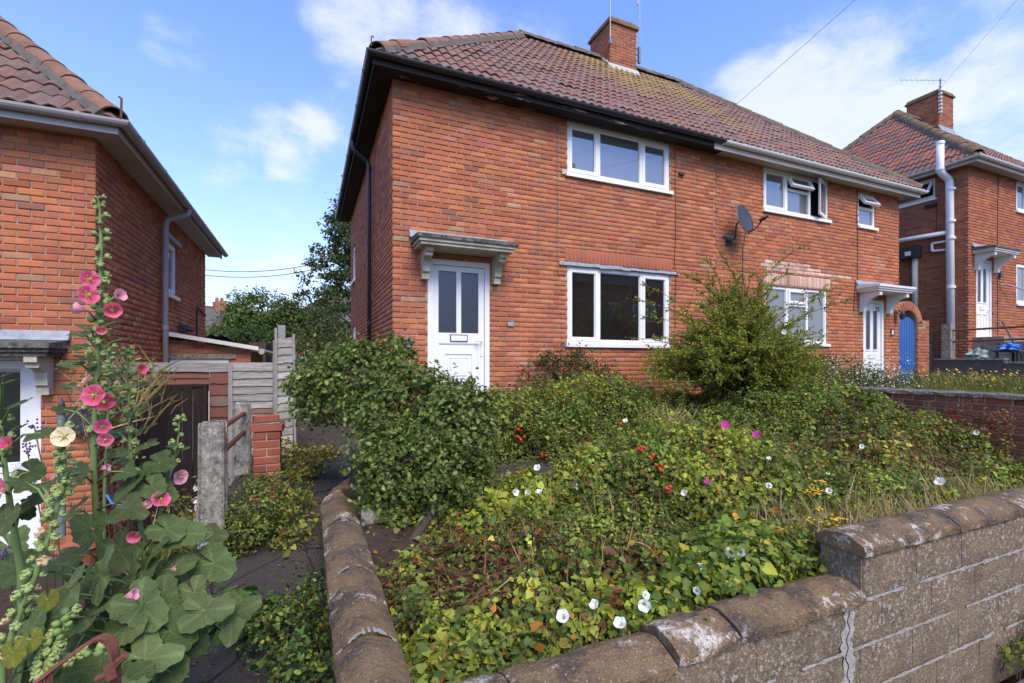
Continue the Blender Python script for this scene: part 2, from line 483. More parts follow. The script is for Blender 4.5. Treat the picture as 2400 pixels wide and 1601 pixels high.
# ------------------------------------------------------------------ object helpers
class MB:
    def __init__(self):
        self.v, self.f, self.c = [], [], []
        self.has = False

    def add(self, vs, fs, col=None):
        o = len(self.v)
        self.v += [tuple(p) for p in vs]
        self.f += [tuple(i + o for i in f) for f in fs]
        self.c += [col if col is not None else (0.5, 0.5, 0.5)] * len(vs)
        self.has = self.has or col is not None

    def hexa(self, c8, col=None):
        self.add(c8, [(0, 3, 2, 1), (4, 5, 6, 7), (0, 1, 5, 4), (1, 2, 6, 5), (2, 3, 7, 6), (3, 0, 4, 7)], col)

    def box(self, x0, x1, y0, y1, z0, z1, col=None):
        self.hexa([(x0, y0, z0), (x1, y0, z0), (x1, y1, z0), (x0, y1, z0), (x0, y0, z1), (x1, y0, z1), (x1, y1, z1), (x0, y1, z1)], col)

    def quad(self, a, b, c, d, col=None):
        self.add([a, b, c, d], [(0, 1, 2, 3)], col)

    def tube(self, pts, rad, seg=8, col=None, cap=True):
        pts = [Vector(p) for p in pts]
        n = len(pts)
        rads = rad if isinstance(rad, (list, tuple)) else [rad] * n
        o = []
        ref = None
        for i, p in enumerate(pts):
            d = (pts[min(i + 1, n - 1)] - pts[max(i - 1, 0)])
            d.normalize()
            if ref is None:
                ref = d.orthogonal().normalized()
            ref = (ref - d * ref.dot(d))
            if ref.length < 1e-5:
                ref = d.orthogonal()
            ref.normalize()
            b = d.cross(ref)
            for k in range(seg):
                a = 2 * math.pi * k / seg
                o.append(p + (ref * math.cos(a) + b * math.sin(a)) * rads[i])
        fs = []
        for i in range(n - 1):
            for k in range(seg):
                k2 = (k + 1) % seg
                fs.append((i * seg + k, i * seg + k2, (i + 1) * seg + k2, (i + 1) * seg + k))
        if cap:
            fs.append(tuple(range(seg))[::-1])
            fs.append(tuple((n - 1) * seg + k for k in range(seg)))
        self.add(o, fs, col)

    def prism(self, poly, axis_fn, d0, d1, col=None):
        """poly: 2-D outline; axis_fn(a, b, d) -> world point; extruded from d0 to d1"""
        n = len(poly)
        vs = [axis_fn(a, b, d0) for a, b in poly] + [axis_fn(a, b, d1) for a, b in poly]
        fs = [tuple(range(n))[::-1], tuple(range(n, 2 * n))]
        for i in range(n):
            j = (i + 1) % n
            fs.append((i, j, n + j, n + i))
        self.add(vs, fs, col)

    def lathe(self, prof, origin=(0, 0, 0), seg=16, col=None):
        o = Vector(origin)
        vs, fs = [], []
        for r, z in prof:
            for k in range(seg):
                a = 2 * math.pi * k / seg
                vs.append(o + Vector((r * math.cos(a), r * math.sin(a), z)))
        for i in range(len(prof) - 1):
            for k in range(seg):
                k2 = (k + 1) % seg
                fs.append((i * seg + k, i * seg + k2, (i + 1) * seg + k2, (i + 1) * seg + k))
        fs.append(tuple(range(seg))[::-1])
        fs.append(tuple((len(prof) - 1) * seg + k for k in range(seg)))
        self.add(vs, fs, col)


def set_col(me, C):
    a = me.color_attributes.new('Col', 'FLOAT_COLOR', 'POINT')
    C = np.asarray(C, dtype=np.float32)
    if C.shape[1] == 3:
        C = np.concatenate([C, np.ones((len(C), 1), np.float32)], 1)
    a.data.foreach_set('color', C.ravel())


def link(name, data, parent=None, loc=None):
    o = bpy.data.objects.new(name, data)
    COL.objects.link(o)
    if parent is not None:
        o.parent = parent
    if loc is not None:
        o.location = loc
    return o


def org(o):
    p = Vector((0, 0, 0))
    while o is not None:
        p = p + o.location
        o = o.parent
    return p


def mesh_of(name, mb, m, smooth=False, shift=None):
    me = bpy.data.meshes.new(name)
    vs = mb.v if shift is None else [(p[0] - shift[0], p[1] - shift[1], p[2] - shift[2]) for p in mb.v]
    me.from_pydata(vs, [], mb.f)
    if mb.has:
        set_col(me, mb.c)
    if m is not None:
        me.materials.append(m)
    if smooth:
        me.shade_smooth()
    return me


def obj(name, mb, m, parent=None, smooth=False, origin=None):
    """one mesh object; the builder's coordinates are world ones"""
    if parent is not None:
        sh = org(parent)
        return link(name, mesh_of(name, mb, m, smooth, sh), parent)
    if origin is None:
        a = np.array(mb.v)
        origin = ((a[:, 0].min() + a[:, 0].max()) / 2, (a[:, 1].min() + a[:, 1].max()) / 2, a[:, 2].min())
    return link(name, mesh_of(name, mb, m, smooth, origin), None, origin)


def tag(o, label=None, cat=None, group=None, kind=None):
    if label:
        o['label'] = label
    if cat:
        o['category'] = cat
    if group:
        o['group'] = group
    if kind:
        o['kind'] = kind
    return o


def thing(name, label, cat, loc, group=None):
    o = link(name, None, None, loc)
    o.empty_display_size = 0.2
    return tag(o, label, cat, group)


def np_mesh(name, V, F, C, m, smooth=False):
    """V (n,3), F (k,c) polygons of constant size, C (n,3)"""
    me = bpy.data.meshes.new(name)
    V = np.ascontiguousarray(V, np.float32)
    F = np.ascontiguousarray(F, np.int32)
    me.vertices.add(len(V))
    me.vertices.foreach_set('co', V.ravel())
    me.loops.add(F.size)
    me.loops.foreach_set('vertex_index', F.ravel())
    me.polygons.add(len(F))
    me.polygons.foreach_set('loop_start', np.arange(0, F.size, F.shape[1], dtype=np.int32))
    me.update(calc_edges=True)
    if C is not None:
        set_col(me, C)
    me.materials.append(m)
    if smooth:
        me.shade_smooth()
    return me


def vary(col, amt, n=None):
    c = np.array(col)
    if n is None:
        return tuple(np.clip(c * (1 + rng.normal(0, amt)), 0, 1))
    return np.clip(c[None] * (1 + rng.normal(0, amt, (n, 1))) * (1 + rng.normal(0, amt * 0.35, (n, 3))), 0.002, 1)


LEAF_T = {
    'heart': (np.array([(0, 0, 0), (-.36, -.06, .05), (-.47, .3, .10), (-.24, .7, .05), (0, 1, -.08), (.24, .7, .05), (.47, .3, .10), (.36, -.06, .05)]),
              np.array([(0, 4, 3, 2, 1), (0, 7, 6, 5, 4)])),
    'oval': (np.array([(0, 0, 0), (-.3, .3, .08), (-.25, .7, .05), (0, 1, -.06), (.25, .7, .05), (.3, .3, .08)]),
             np.array([(0, 3, 2, 1), (0, 5, 4, 3)])),
    'tiny': (np.array([(0, 0, 0), (-.28, .5, .07), (0, 1, 0), (.28, .5, .07)]), np.array([(0, 2, 1), (0, 3, 2)])),
    'holly': (np.array([(0, 0, 0), (-.17, .10, .06), (-.36, .16, .15), (-.22, .32, .05), (-.42, .45, .16), (-.22, .58, .05), (-.34, .76, .14), (-.10, .82, .02), (0, 1.08, -.10),
                        (.10, .82, .02), (.34, .76, .14), (.22, .58, .05), (.42, .45, .16), (.22, .32, .05), (.36, .16, .15), (.17, .10, .06)]),
              np.array([(0, 8, 7, 6, 5, 4, 3, 2, 1), (0, 15, 14, 13, 12, 11, 10, 9, 8)])),
    'blade': (np.array([(-.02, 0, 0), (.02, 0, 0), (-.016, .5, .0), (.016, .5, .0), (-.002, 1, -.3), (.002, 1, -.3)]), np.array([(0, 1, 3, 2), (2, 3, 5, 4)])),
}


def leaf_geo(P, nrm, size, col, shape='oval', jit=0.6, axis=None):
    """arrays of leaves: P points, nrm preferred facing, size, colour"""
    T, F = LEAF_T[shape]
    n = len(P)
    P = np.asarray(P, float)
    nn = np.asarray(nrm, float) + rng.normal(0, jit, (n, 3))
    nn /= np.linalg.norm(nn, axis=1, keepdims=True) + 1e-9
    a = rng.normal(0, 1, (n, 3)) if axis is None else np.asarray(axis, float) + rng.normal(0, 0.25, (n, 3))
    a -= nn * (a * nn).sum(1, keepdims=True)
    a /= np.linalg.norm(a, axis=1, keepdims=True) + 1e-9
    s = np.cross(a, nn)
    sz = np.broadcast_to(np.asarray(size, float), (n,))[:, None, None]
    V = P[:, None, :] + sz * (T[None, :, 0, None] * s[:, None] + T[None, :, 1, None] * a[:, None] + T[None, :, 2, None] * nn[:, None])
    k = len(T)
    FF = (F[None] + (np.arange(n) * k)[:, None, None]).reshape(-1, F.shape[1])
    C = np.repeat(np.asarray(col, float), k, axis=0)
    return V.reshape(-1, 3), FF, C


def leaf_obj(name, parts, m, parent=None, smooth=False):
    """parts: list of leaf_geo results of the same polygon size"""
    Vs, Fs, Cs, o = [], [], [], 0
    for V, F, C in parts:
        Vs.append(V)
        Fs.append(F + o)
        Cs.append(C)
        o += len(V)
    V = np.concatenate(Vs)
    if parent is not None:
        sh = np.array(org(parent))
        return link(name, np_mesh(name, V - sh, np.concatenate(Fs), np.concatenate(Cs), m, smooth), parent)
    c = V.mean(0)
    c[2] = V[:, 2].min()
    return link(name, np_mesh(name, V - c, np.concatenate(Fs), np.concatenate(Cs), m, smooth), None, c)


def blob_points(blobs, n_clump, n_leaf, clump_r, shell=0.55):
    """leaf positions in clumps spread through ellipsoids, more of them near the outside"""
    w = np.array([b[1][0] * b[1][1] * b[1][2] for b in blobs]) ** 0.8
    idx = rng.choice(len(blobs), n_clump, p=w / w.sum())
    d = rng.normal(0, 1, (n_clump, 3))
    d /= np.linalg.norm(d, axis=1, keepdims=True)
    rad = rng.uniform(shell, 1.02, n_clump) ** 0.7
    bc = np.array([b[0] for b in blobs])[idx]
    br = np.array([b[1] for b in blobs])[idx]
    cc = bc + d * rad[:, None] * br
    k = rng.integers(0, n_clump, n_leaf)
    cr = clump_r * rng.uniform(0.5, 1.4, n_clump)
    off = rng.normal(0, 1, (n_leaf, 3)) * cr[k][:, None] * np.array([1, 1, .75])
    P = cc[k] + off
    nrm = d[k] * 0.6 + off / (cr[k][:, None] + 1e-6) * 0.25 + np.array([0, 0, 0.55])
    tone = rng.normal(0, 1, n_clump)[k]
    return P, nrm, tone, cc


def mixcol(cols, w, n, amt=0.12):
    cols = np.array(cols)
    i = rng.choice(len(cols), n, p=np.array(w) / sum(w))
    return np.clip(cols[i] * (1 + rng.normal(0, amt, (n, 1))) * (1 + rng.normal(0, amt * .3, (n, 3))), 0.003, 1)
# ------------------------------------------------------------------ ground
YF = 6.53                       # building line: every house front stands on it
GROUND = []


def slab(name, xs, ys, hfun, m, thick=0.6, res=0.25, kind='structure'):
    """a patch of ground with its own height function and skirts"""
    nx = max(2, int((xs[1] - xs[0]) / res) + 1)
    ny = max(2, int((ys[1] - ys[0]) / res) + 1)
    X = np.linspace(xs[0], xs[1], nx)
    Y = np.linspace(ys[0], ys[1], ny)
    mb = MB()
    V, F = [], []
    for j in range(ny):
        for i in range(nx):
            V.append((X[i], Y[j], hfun(X[i], Y[j])))
    for j in range(ny - 1):
        for i in range(nx - 1):
            a = j * nx + i
            F.append((a, a + 1, a + nx + 1, a + nx))
    ring = [i for i in range(nx)] + [j * nx + nx - 1 for j in range(1, ny)] + [(ny - 1) * nx + i for i in range(nx - 2, -1, -1)] + [j * nx for j in range(ny - 2, 0, -1)]
    o = len(V)
    for r_ in ring:
        V.append((V[r_][0], V[r_][1], V[r_][2] - thick))
    for k in range(len(ring)):
        k2 = (k + 1) % len(ring)
        F.append((ring[k], o + k, o + k2, ring[k2]))
    mb.add(V, F)
    return tag(obj(name, mb, m, smooth=False, origin=(xs[0], ys[0], hfun(xs[0], ys[0]))), kind=kind)


def lerp(a, b, t):
    return a + (b - a) * min(1, max(0, t))


def h_path(x, y):
    if y < 5:
        return lerp(-1.78, -1.27, (y - 1.4) / 3.6) + 0.012 * math.sin(x * 9 + y * 5)
    return lerp(-1.27, -0.95, (y - 5) / 4) + 0.01 * math.sin(x * 7 + y * 4)


def h_soil(x, y):
    if y > 4.05:                    # outside the curling end of the low wall lies the path
        wx = lerp(.215, .33, (y - 4.05) / .45) if y < 4.5 else lerp(.33, .55, (y - 4.5) / .42) if y < 4.92 else .55 + (y - 4.92) * .97
        if x < min(wx, 1.1):
            return h_path(x, y) - 0.05
    return lerp(-1.36, -0.78, (y - 1.6) / 4.8) + 0.02 * math.sin(x * 3.1 + y * 2.3) + 0.02 * math.sin(x * 5.7 - y * 4.1)


def h_next(x, y):
    return lerp(-0.95, -0.56, (y - 1.5) / 3.5) + 0.015 * math.sin(x * 2.1 + y * 1.7)


slab('ground', (-160, 200), (-160, 260), lambda x, y: -2.6, FIELD, 0.3, 60)
slab('left_garden_ground', (-14, -0.72), (1.3, 6.6), lambda x, y: lerp(-1.86, -1.96, (y - 1.5) / 4), SOIL, 0.5, 0.5)
slab('side_path', (-0.715, 0.25), (1.3, 9.0), h_path, ASPHALT, 0.7, 0.12)
slab('front_garden_ground', (0.26, 6.84), (1.55, YF + 0.05), h_soil, SOIL, 0.9, 0.09)
slab('neighbour_lawn', (6.97, 14.1), (1.5, YF + 0.05), h_next, LAWN, 0.9, 0.3)
slab('upper_garden_ground', (14.3, 30), (1.5, YF + 0.05), lambda x, y: 0.0, DARKCONC, 1.6, 1.0)
slab('side_yard_path', (0.251, 1.05), (4.75, 9.0), lambda x, y: min(h_path(x, y), h_soil(x, y) + .05 if y < YF else 9), ASPHALT, 0.7, 0.2)
slab('back_yard_ground', (-0.9, 1.2), (9.0, 26), lambda x, y: -0.95, LAWN, 0.9, 1.0)
slab('pavement', (-12, 30), (-0.2, 1.36), lambda x, y: -1.92 + 0.012 * x, PAVE, 0.5, 0.5)
slab('road', (-12, 30), (-7.5, -0.21), lambda x, y: -2.04 + 0.012 * x, ASPHALT, 0.4, 2.0)

# ------------------------------------------------------------------ walls of brick
BR_PAL = [((0.455, 0.150, 0.066), 36), ((0.415, 0.132, 0.060), 26), ((0.49, 0.166, 0.078), 24), ((0.52, 0.185, 0.078), 5), ((0.55, 0.19, 0.066), 2),
          ((0.40, 0.130, 0.076), 8), ((0.29, 0.115, 0.080), 2.2), ((0.38, 0.225, 0.13), 0.9), ((0.50, 0.25, 0.125), 1.2), ((0.47, 0.185, 0.11), 4)]


def front_L(Y0):
    f = lambda u, n, z: Vector((u, Y0 - n, z))
    f.rz = 0.0
    return f


def west_L(X0):
    f = lambda u, n, z: Vector((X0 - n, u, z))
    f.rz = -math.pi / 2
    return f


def east_L(X0):
    f = lambda u, n, z: Vector((X0 + n, u, z))
    f.rz = math.pi / 2
    return f


def rect_sub(r, o):
    a, b, c, d = r
    oa, ob, oc, od = o
    if ob <= a or oa >= b or od <= c or oc >= d:
        return [r]
    out = []
    if oa > a:
        out.append((a, oa, c, d))
    if ob < b:
        out.append((ob, b, c, d))
    m0, m1 = max(a, oa), min(b, ob)
    if oc > c:
        out.append((m0, m1, c, oc))
    if od < d:
        out.append((m0, m1, od, d))
    return out


def bricks_for(L, u0, u1, z0, z1, openings=(), soldiers=(), zref=0.0, start=0.0, col_fn=None, ch=0.075, bl=0.225):
    """(L, uc, zc, length, height, colour, turned) for every brick of a stretcher-bond wall"""
    out = []
    k0 = int(math.floor((z0 - zref) / ch))
    k1 = int(math.ceil((z1 - zref) / ch))
    holes = list(openings) + [s[:4] for s in soldiers]
    for k in range(k0, k1):
        za, zb = max(z0, zref + k * ch + 0.0045), min(z1, zref + (k + 1) * ch - 0.0045)
        if zb - za < 0.015:
            continue
        u = u0 - (bl / 2 if k % 2 else 0.0) + start
        while u < u1:
            a, b = max(u + 0.0068, u0), min(u + bl - 0.0068, u1)
            u += bl
            if b - a < 0.02:
                continue
            rs = [(a, b, za, zb)]
            for h in holes:
                if h[0] - 0.3 > b or h[1] + 0.3 < a or h[2] > zb or h[3] < za:
                    continue
                rs = [q for r_ in rs for q in rect_sub(r_, h)]
            for (p, q, c, d) in rs:
                if q - p > 0.025 and d - c > 0.014:
                    out.append((L, (p + q) / 2, (c + d) / 2, q - p, d - c, col_fn((p + q) / 2, (c + d) / 2) if col_fn else None))
    for s in soldiers:
        p = s[0]
        while p < s[1] - 0.02:
            q = min(p + 0.075, s[1])
            out.append((L, (p + q) / 2, (s[2] + s[3]) / 2, q - p - 0.007, s[3] - s[2] - 0.01, s[4] if len(s) > 4 else None))
            p += 0.075
    return out


def unit_brick():
    i = 0.5 - 0.05
    j = 0.5 - 0.11
    vs = [(-.5, 1, -.5), (.5, 1, -.5), (.5, 1, .5), (-.5, 1, .5), (-.5, .22, -.5), (.5, .22, -.5), (.5, .22, .5), (-.5, .22, .5),
          (-i, 0, -j), (i, 0, -j), (i, 0, j), (-i, 0, j)]
    fs = [(0, 1, 5, 4), (1, 2, 6, 5), (2, 3, 7, 6), (3, 0, 4, 7), (4, 5, 9, 8), (5, 6, 10, 9), (6, 7, 11, 10), (7, 4, 8, 11), (8, 9, 10, 11)]
    return np.array(vs, float), fs


UBV, UBF = unit_brick()
BRICK_VAR = {}


def brick_mesh(col, m):
    key = (tuple(round(c, 3) for c in col), m.name)
    if key not in BRICK_VAR:
        mb = MB()
        mb.add(UBV, UBF, col)
        BRICK_VAR[key] = mesh_of('brick', mb, m)
    return BRICK_VAR[key]


PAL_C = [np.array(p[0]) for p in BR_PAL]
PAL_W = np.array([p[1] for p in BR_PAL], float)
PAL_W /= PAL_W.sum()
PAL_VAR = []
for c_ in PAL_C:
    PAL_VAR.append([tuple(np.clip(c_ * (1 + rng.normal(0, .09)) * (1 + rng.normal(0, .035, 3)), .01, 1)) for _ in range(4)])


def brick_col(bright=1.0, scheme=None):
    i = rng.choice(len(PAL_C), p=PAL_W)
    c = PAL_VAR[i][rng.integers(4)]
    if bright != 1.0:
        c = tuple(x * bright for x in c)
    return c


def lay(parent, bricks, m=None, limit=300, hidden=None, depth=0.03, proud=0.0, bright=1.0, rest_name='brick'):
    """the bricks that show largest become parts one by one, the rest one part"""
    m = m or BRICK
    sc = []
    for i, b in enumerate(bricks):
        L, uc, zc, ln, h = b[:5]
        p0 = L(uc - ln / 2, 0, zc)
        p1 = L(uc + ln / 2, 0, zc)
        a0, a1 = proj(p0), proj(p1)
        s = 0.0
        if a0[2] > 0.2 and a1[2] > 0.2 and -20 < (a0[0] + a1[0]) / 2 < 2420 and -20 < a0[1] < 1620:
            s = abs(a1[0] - a0[0]) * h * FPX / a0[2]
            if hidden and hidden(b):
                s = 0.0
        sc.append(s)
    order = sorted(range(len(bricks)), key=lambda i: -sc[i])
    single = set(i for i in order[:limit] if sc[i] > 60)
    sh = org(parent)
    V, F, C = [], [], []
    cnt = 0
    for i, b in enumerate(bricks):
        L, uc, zc, ln, h = b[:5]
        col = b[5] if b[5] is not None else brick_col(bright)
        n = rng.normal(0, 0.0016) + proud
        rz = L.rz + rng.normal(0, 0.004)
        ry = rng.normal(0, 0.004)
        loc = L(uc, n, zc) - sh
        if i in single:
            o = link('brick', brick_mesh(col, m), parent, loc)
            o.rotation_euler = (0, ry, rz)
            o.scale = (ln, depth, h)
        else:
            P = UBV * np.array([ln, depth, h])
            c, s_ = math.cos(rz), math.sin(rz)
            P = np.stack([P[:, 0] * c - P[:, 1] * s_, P[:, 0] * s_ + P[:, 1] * c, P[:, 2]], 1) + np.array(loc)
            V.append(P)
            F.append(np.array(UBF) + cnt * len(UBV))
            C.append(np.tile(np.array(col), (len(UBV), 1)))
            cnt += 1
    if cnt:
        o = link(rest_name, np_mesh(rest_name, np.concatenate(V), np.concatenate(F), np.concatenate(C), m), parent)
        o['kind'] = 'stuff'


def mortar_wall(mb, L, u0, u1, z0, z1, openings=(), n=-0.012, reveal=0.12):
    us = sorted({u0, u1} | {x for o in openings for x in o[:2] if u0 < x < u1})
    zs = sorted({z0, z1} | {x for o in openings for x in o[2:4] if z0 < x < z1})
    for i in range(len(us) - 1):
        for j in range(len(zs) - 1):
            uc, zc = (us[i] + us[i + 1]) / 2, (zs[j] + zs[j + 1]) / 2
            if any(o[0] < uc < o[1] and o[2] < zc < o[3] for o in openings):
                continue
            mb.quad(L(us[i], n, zs[j]), L(us[i + 1], n, zs[j]), L(us[i + 1], n, zs[j + 1]), L(us[i], n, zs[j + 1]))
    for a, b, c, d in [o[:4] for o in openings]:
        e = n - reveal
        mb.quad(L(a, n, c), L(a, e, c), L(a, e, d), L(a, n, d))
        mb.quad(L(b, n, c), L(b, n, d), L(b, e, d), L(b, e, c))
        mb.quad(L(a, n, d), L(a, e, d), L(b, e, d), L(b, n, d))
        mb.quad(L(a, n, c), L(b, n, c), L(b, e, c), L(a, e, c))
        mb.quad(L(a, e, c), L(b, e, c), L(b, e, d), L(a, e, d))


def lbox(mb, L, u0, u1, n0, n1, z0, z1, col=None):
    mb.hexa([L(u0, n0, z0), L(u1, n0, z0), L(u1, n1, z0), L(u0, n1, z0), L(u0, n0, z1), L(u1, n0, z1), L(u1, n1, z1), L(u0, n1, z1)], col)


def ring(mb, L, u0, u1, z0, z1, w, n0, n1, wb=None):
    wb = wb or w
    lbox(mb, L, u0, u0 + w, n0, n1, z0, z1)
    lbox(mb, L, u1 - w, u1, n0, n1, z0, z1)
    lbox(mb, L, u0 + w, u1 - w, n0, n1, z0, z0 + wb)
    lbox(mb, L, u0 + w, u1 - w, n0, n1, z1 - w, z1)


def hinged(L, zt, ang):
    """the same frame, tilted outwards about a horizontal hinge at height zt"""
    c, s = math.cos(ang), math.sin(ang)
    f = lambda u, n, z: L(u, n * c + (zt - z) * s + 0.01, zt - (zt - z) * c + n * s)
    f.rz = L.rz
    return f


def swung(L, uh, ang):
    c, s = math.cos(ang), math.sin(ang)
    f = lambda u, n, z: L(uh + (u - uh) * c - n * s, n * c + abs(u - uh) * s + 0.008, z)
    f.rz = L.rz
    return f


def sash(parent, L, u0, u1, z0, z1, m, g, w=0.05, n1=0.005):
    mb = MB()
    ring(mb, L, u0, u1, z0, z1, w, -0.05, n1)
    # glazing bead
    ring(mb, L, u0 + w, u1 - w, z0 + w, z1 - w, 0.012, -0.05, n1 - 0.018)
    s = obj('sash', mb, m, parent)
    mb = MB()
    lbox(mb, L, u0 + w + .011, u1 - w - .011, -0.046, -0.030, z0 + w + .011, z1 - w - .011)
    obj('pane', mb, g, parent)
    return s


def window(root, L, u0, u1, z0, z1, mull, kinds, m=None, g=None, rec=0.025, sill=0.06, sill_m=None, fw=0.055, sill_ext=0.04, gs=None):
    """kinds per light: 'f' fixed, 's' sash, ('vent', zsplit, angle) or ('open', angle)"""
    m = m or UPVC
    g = g or GLASS
    LL = lambda u, n, z: L(u, n - rec, z)
    LL.rz = L.rz
    mb = MB()
    ring(mb, LL, u0, u1, z0, z1, fw, -0.07, -0.005)
    xs = [u0] + list(mull) + [u1]
    for x in mull:
        lbox(mb, LL, x - 0.03, x + 0.03, -0.07, -0.006, z0 + fw, z1 - fw)
    win = obj('window', mb, m, root)
    for i, k in enumerate(kinds):
        a = xs[i] + (fw if i == 0 else 0.03)
        b = xs[i + 1] - (fw if i == len(kinds) - 1 else 0.03)
        c, d = z0 + fw, z1 - fw
        gg = gs[i] if gs else g
        if k == 'f':
            mb = MB()
            ring(mb, LL, a, b, c, d, 0.014, -0.06, -0.024)
            obj('bead', mb, m, win)
            mb = MB()
            lbox(mb, LL, a + .013, b - .013, -0.05, -0.036, c + .013, d - .013)
            obj('pane', mb, gg, win)
        elif k == 's':
            sash(win, LL, a - 0.012, b + 0.012, c - 0.012, d + 0.012, m, gg)
        elif k[0] == 'vent':
            zs = k[1]
            mb = MB()
            lbox(mb, LL, a, b, -0.07, -0.007, zs - 0.03, zs + 0.03)
            obj('transom', mb, m, win)
            mb = MB()
            lbox(mb, LL, a, b, -0.068, -0.064, zs + .03, d)
            obj('opening', mb, DARK, win)
            sash(win, hinged(LL, d + .01, k[2]), a - 0.012, b + 0.012, zs + 0.02, d + 0.012, m, gg)
            mb = MB()
            lbox(mb, LL, a, b, -0.05, -0.036, c, zs - 0.03)
            obj('pane', mb, gg, win)
        elif k[0] == 'open':
            mb = MB()
            lbox(mb, LL, a, b, -0.068, -0.064, c, d)
            obj('opening', mb, DARK, win)
            sash(win, swung(LL, b + 0.012, k[1]), a - 0.012, b + 0.012, c - 0.012, d + 0.012, m, gg)
    if sill:
        mb = MB()
        lbox(mb, L, u0 - sill_ext, u1 + sill_ext, -0.07 - rec, 0.045, z0 - sill * .55, z0 - 0.004)
        lbox(mb, L, u0 - sill_ext, u1 + sill_ext, 0.0, 0.046, z0 - sill, z0 - sill * .55 - 0.001)
        obj('sill', mb, sill_m or m, win)
    return win


# ------------------------------------------------------------------ roofs
def tile_grid(w=0.30, h=0.37, rolls=2, amp=0.029):
    nx = 8 * rolls
    pts = []
    for i in range(nx + 1):
        t = i / nx
        ph = (t * rolls) % 1.0
        z = amp * max(0.0, 0.5 - 0.5 * math.cos(2 * math.pi * ph)) ** 0.8
        pts.append((t * w, z))
    return pts


TP = tile_grid()


def tile_polys(lift=0.028):
    """3-D polygons of one tile: x along the eaves, y up the slope, z out of it"""
    P = []
    n = len(TP)
    for i in range(n - 1):
        (x0, a0), (x1, a1) = TP[i], TP[i + 1]
        P.append([(x0, 0, a0 + lift), (x1, 0, a1 + lift), (x1, .37, a1 + .004), (x0, .37, a0 + .004)])
        P.append([(x0, 0, a0 + lift), (x0, 0, a0 + lift - .016), (x1, 0, a1 + lift - .016), (x1, 0, a1 + lift)])
    return P


TILE_P = tile_polys()
TILE_COLS = [(0.195, 0.108, 0.083), (0.215, 0.118, 0.090), (0.178, 0.105, 0.084), (0.225, 0.115, 0.084), (0.160, 0.103, 0.085), (0.195, 0.125, 0.102), (0.205, 0.105, 0.077)]
TILE_RED = [(0.19, 0.088, 0.068), (0.235, 0.092, 0.066), (0.145, 0.085, 0.072), (0.17, 0.088, 0.072), (0.27, 0.10, 0.066), (0.13, 0.085, 0.075)]
TILE_VAR = {}


def clip_poly(poly, nrm, d):
    """keep the side where nrm . p <= d"""
    out = []
    for i in range(len(poly)):
        a, b = poly[i], poly[(i + 1) % len(poly)]
        da = nrm[0] * a[0] + nrm[1] * a[1] - d
        db = nrm[0] * b[0] + nrm[1] * b[1] - d
        if da <= 0:
            out.append(a)
        if da * db < 0:
            t = da / (da - db)
            out.append(tuple(a[k] + (b[k] - a[k]) * t for k in range(3)))
    return out if len(out) >= 3 else None


def tile_mesh(col, clips=()):
    key = None
    if not clips:
        key = tuple(round(c, 3) for c in col)
        if key in TILE_VAR:
            return TILE_VAR[key]
    mb = MB()
    for p in TILE_P:
        q = list(p)
        for n, d in clips:
            q = clip_poly(q, n, d)
            if q is None:
                break
        if q:
            mb.add(q, [tuple(range(len(q)))], col)
    me = mesh_of('roof_tile', mb, TILE) if mb.f else None
    if key:
        TILE_VAR[key] = me
    return me


def tile_slope(roof, O, ex, er, en, width, length, lh, rh, cols, gauge=0.305, tw=0.30, vis=None):
    """tiles over a slope from eaves point O; lh / rh: hip at the left / right end (45 degrees on plan)"""
    ch = Vector((er[0], er[1], 0)).length          # plan length per unit up the slope
    mat3 = Matrix((ex, er, en)).transposed()
    rot = mat3.to_euler()
    sh = org(roof)
    rows = int(length / gauge + 0.4)
    cnt = 0
    for j in range(rows):
        r0 = j * gauge - 0.03
        i = -1
        while True:
            x0 = i * tw
            i += 1
            if x0 > width:
                break
            clips = []
            # keep x >= r*ch (left hip) and x <= width - r*ch
            la, lb = x0, x0 + tw
            rmid0, rmid1 = r0, min(r0 + .37, length)
            if lh:
                if lb < r0 * ch:
                    continue
                if la < rmid1 * ch:
                    clips.append(((-1, ch), x0 - r0 * ch))
            elif la < -0.01:
                continue
            if rh:
                if la > width - r0 * ch:
                    continue
                if lb > width - rmid1 * ch:
                    clips.append(((1, ch), width - r0 * ch - x0))
            elif lb > width + 0.02:
                if la > width - 0.05:
                    continue
                clips.append(((1, 0), width - x0))
            if r0 + .37 > length:
                clips.append(((0, 1), length - r0))
            P = Vector(O) + ex * x0 + er * r0
            if vis and not vis(P):
                continue
            base = cols[rng.integers(len(cols))]
            me = tile_mesh(base, clips)
            if me is None or len(me.polygons) == 0:
                continue
            o = link('roof_tile', me, roof, P - sh + en * float(rng.normal(0, .003)) + er * float(rng.normal(0, .005)))
            o.rotation_euler = (rot[0] + rng.normal(0, .008), rot[1] + rng.normal(0, .008), rot[2] + rng.normal(0, .008))
            cnt += 1
    return cnt


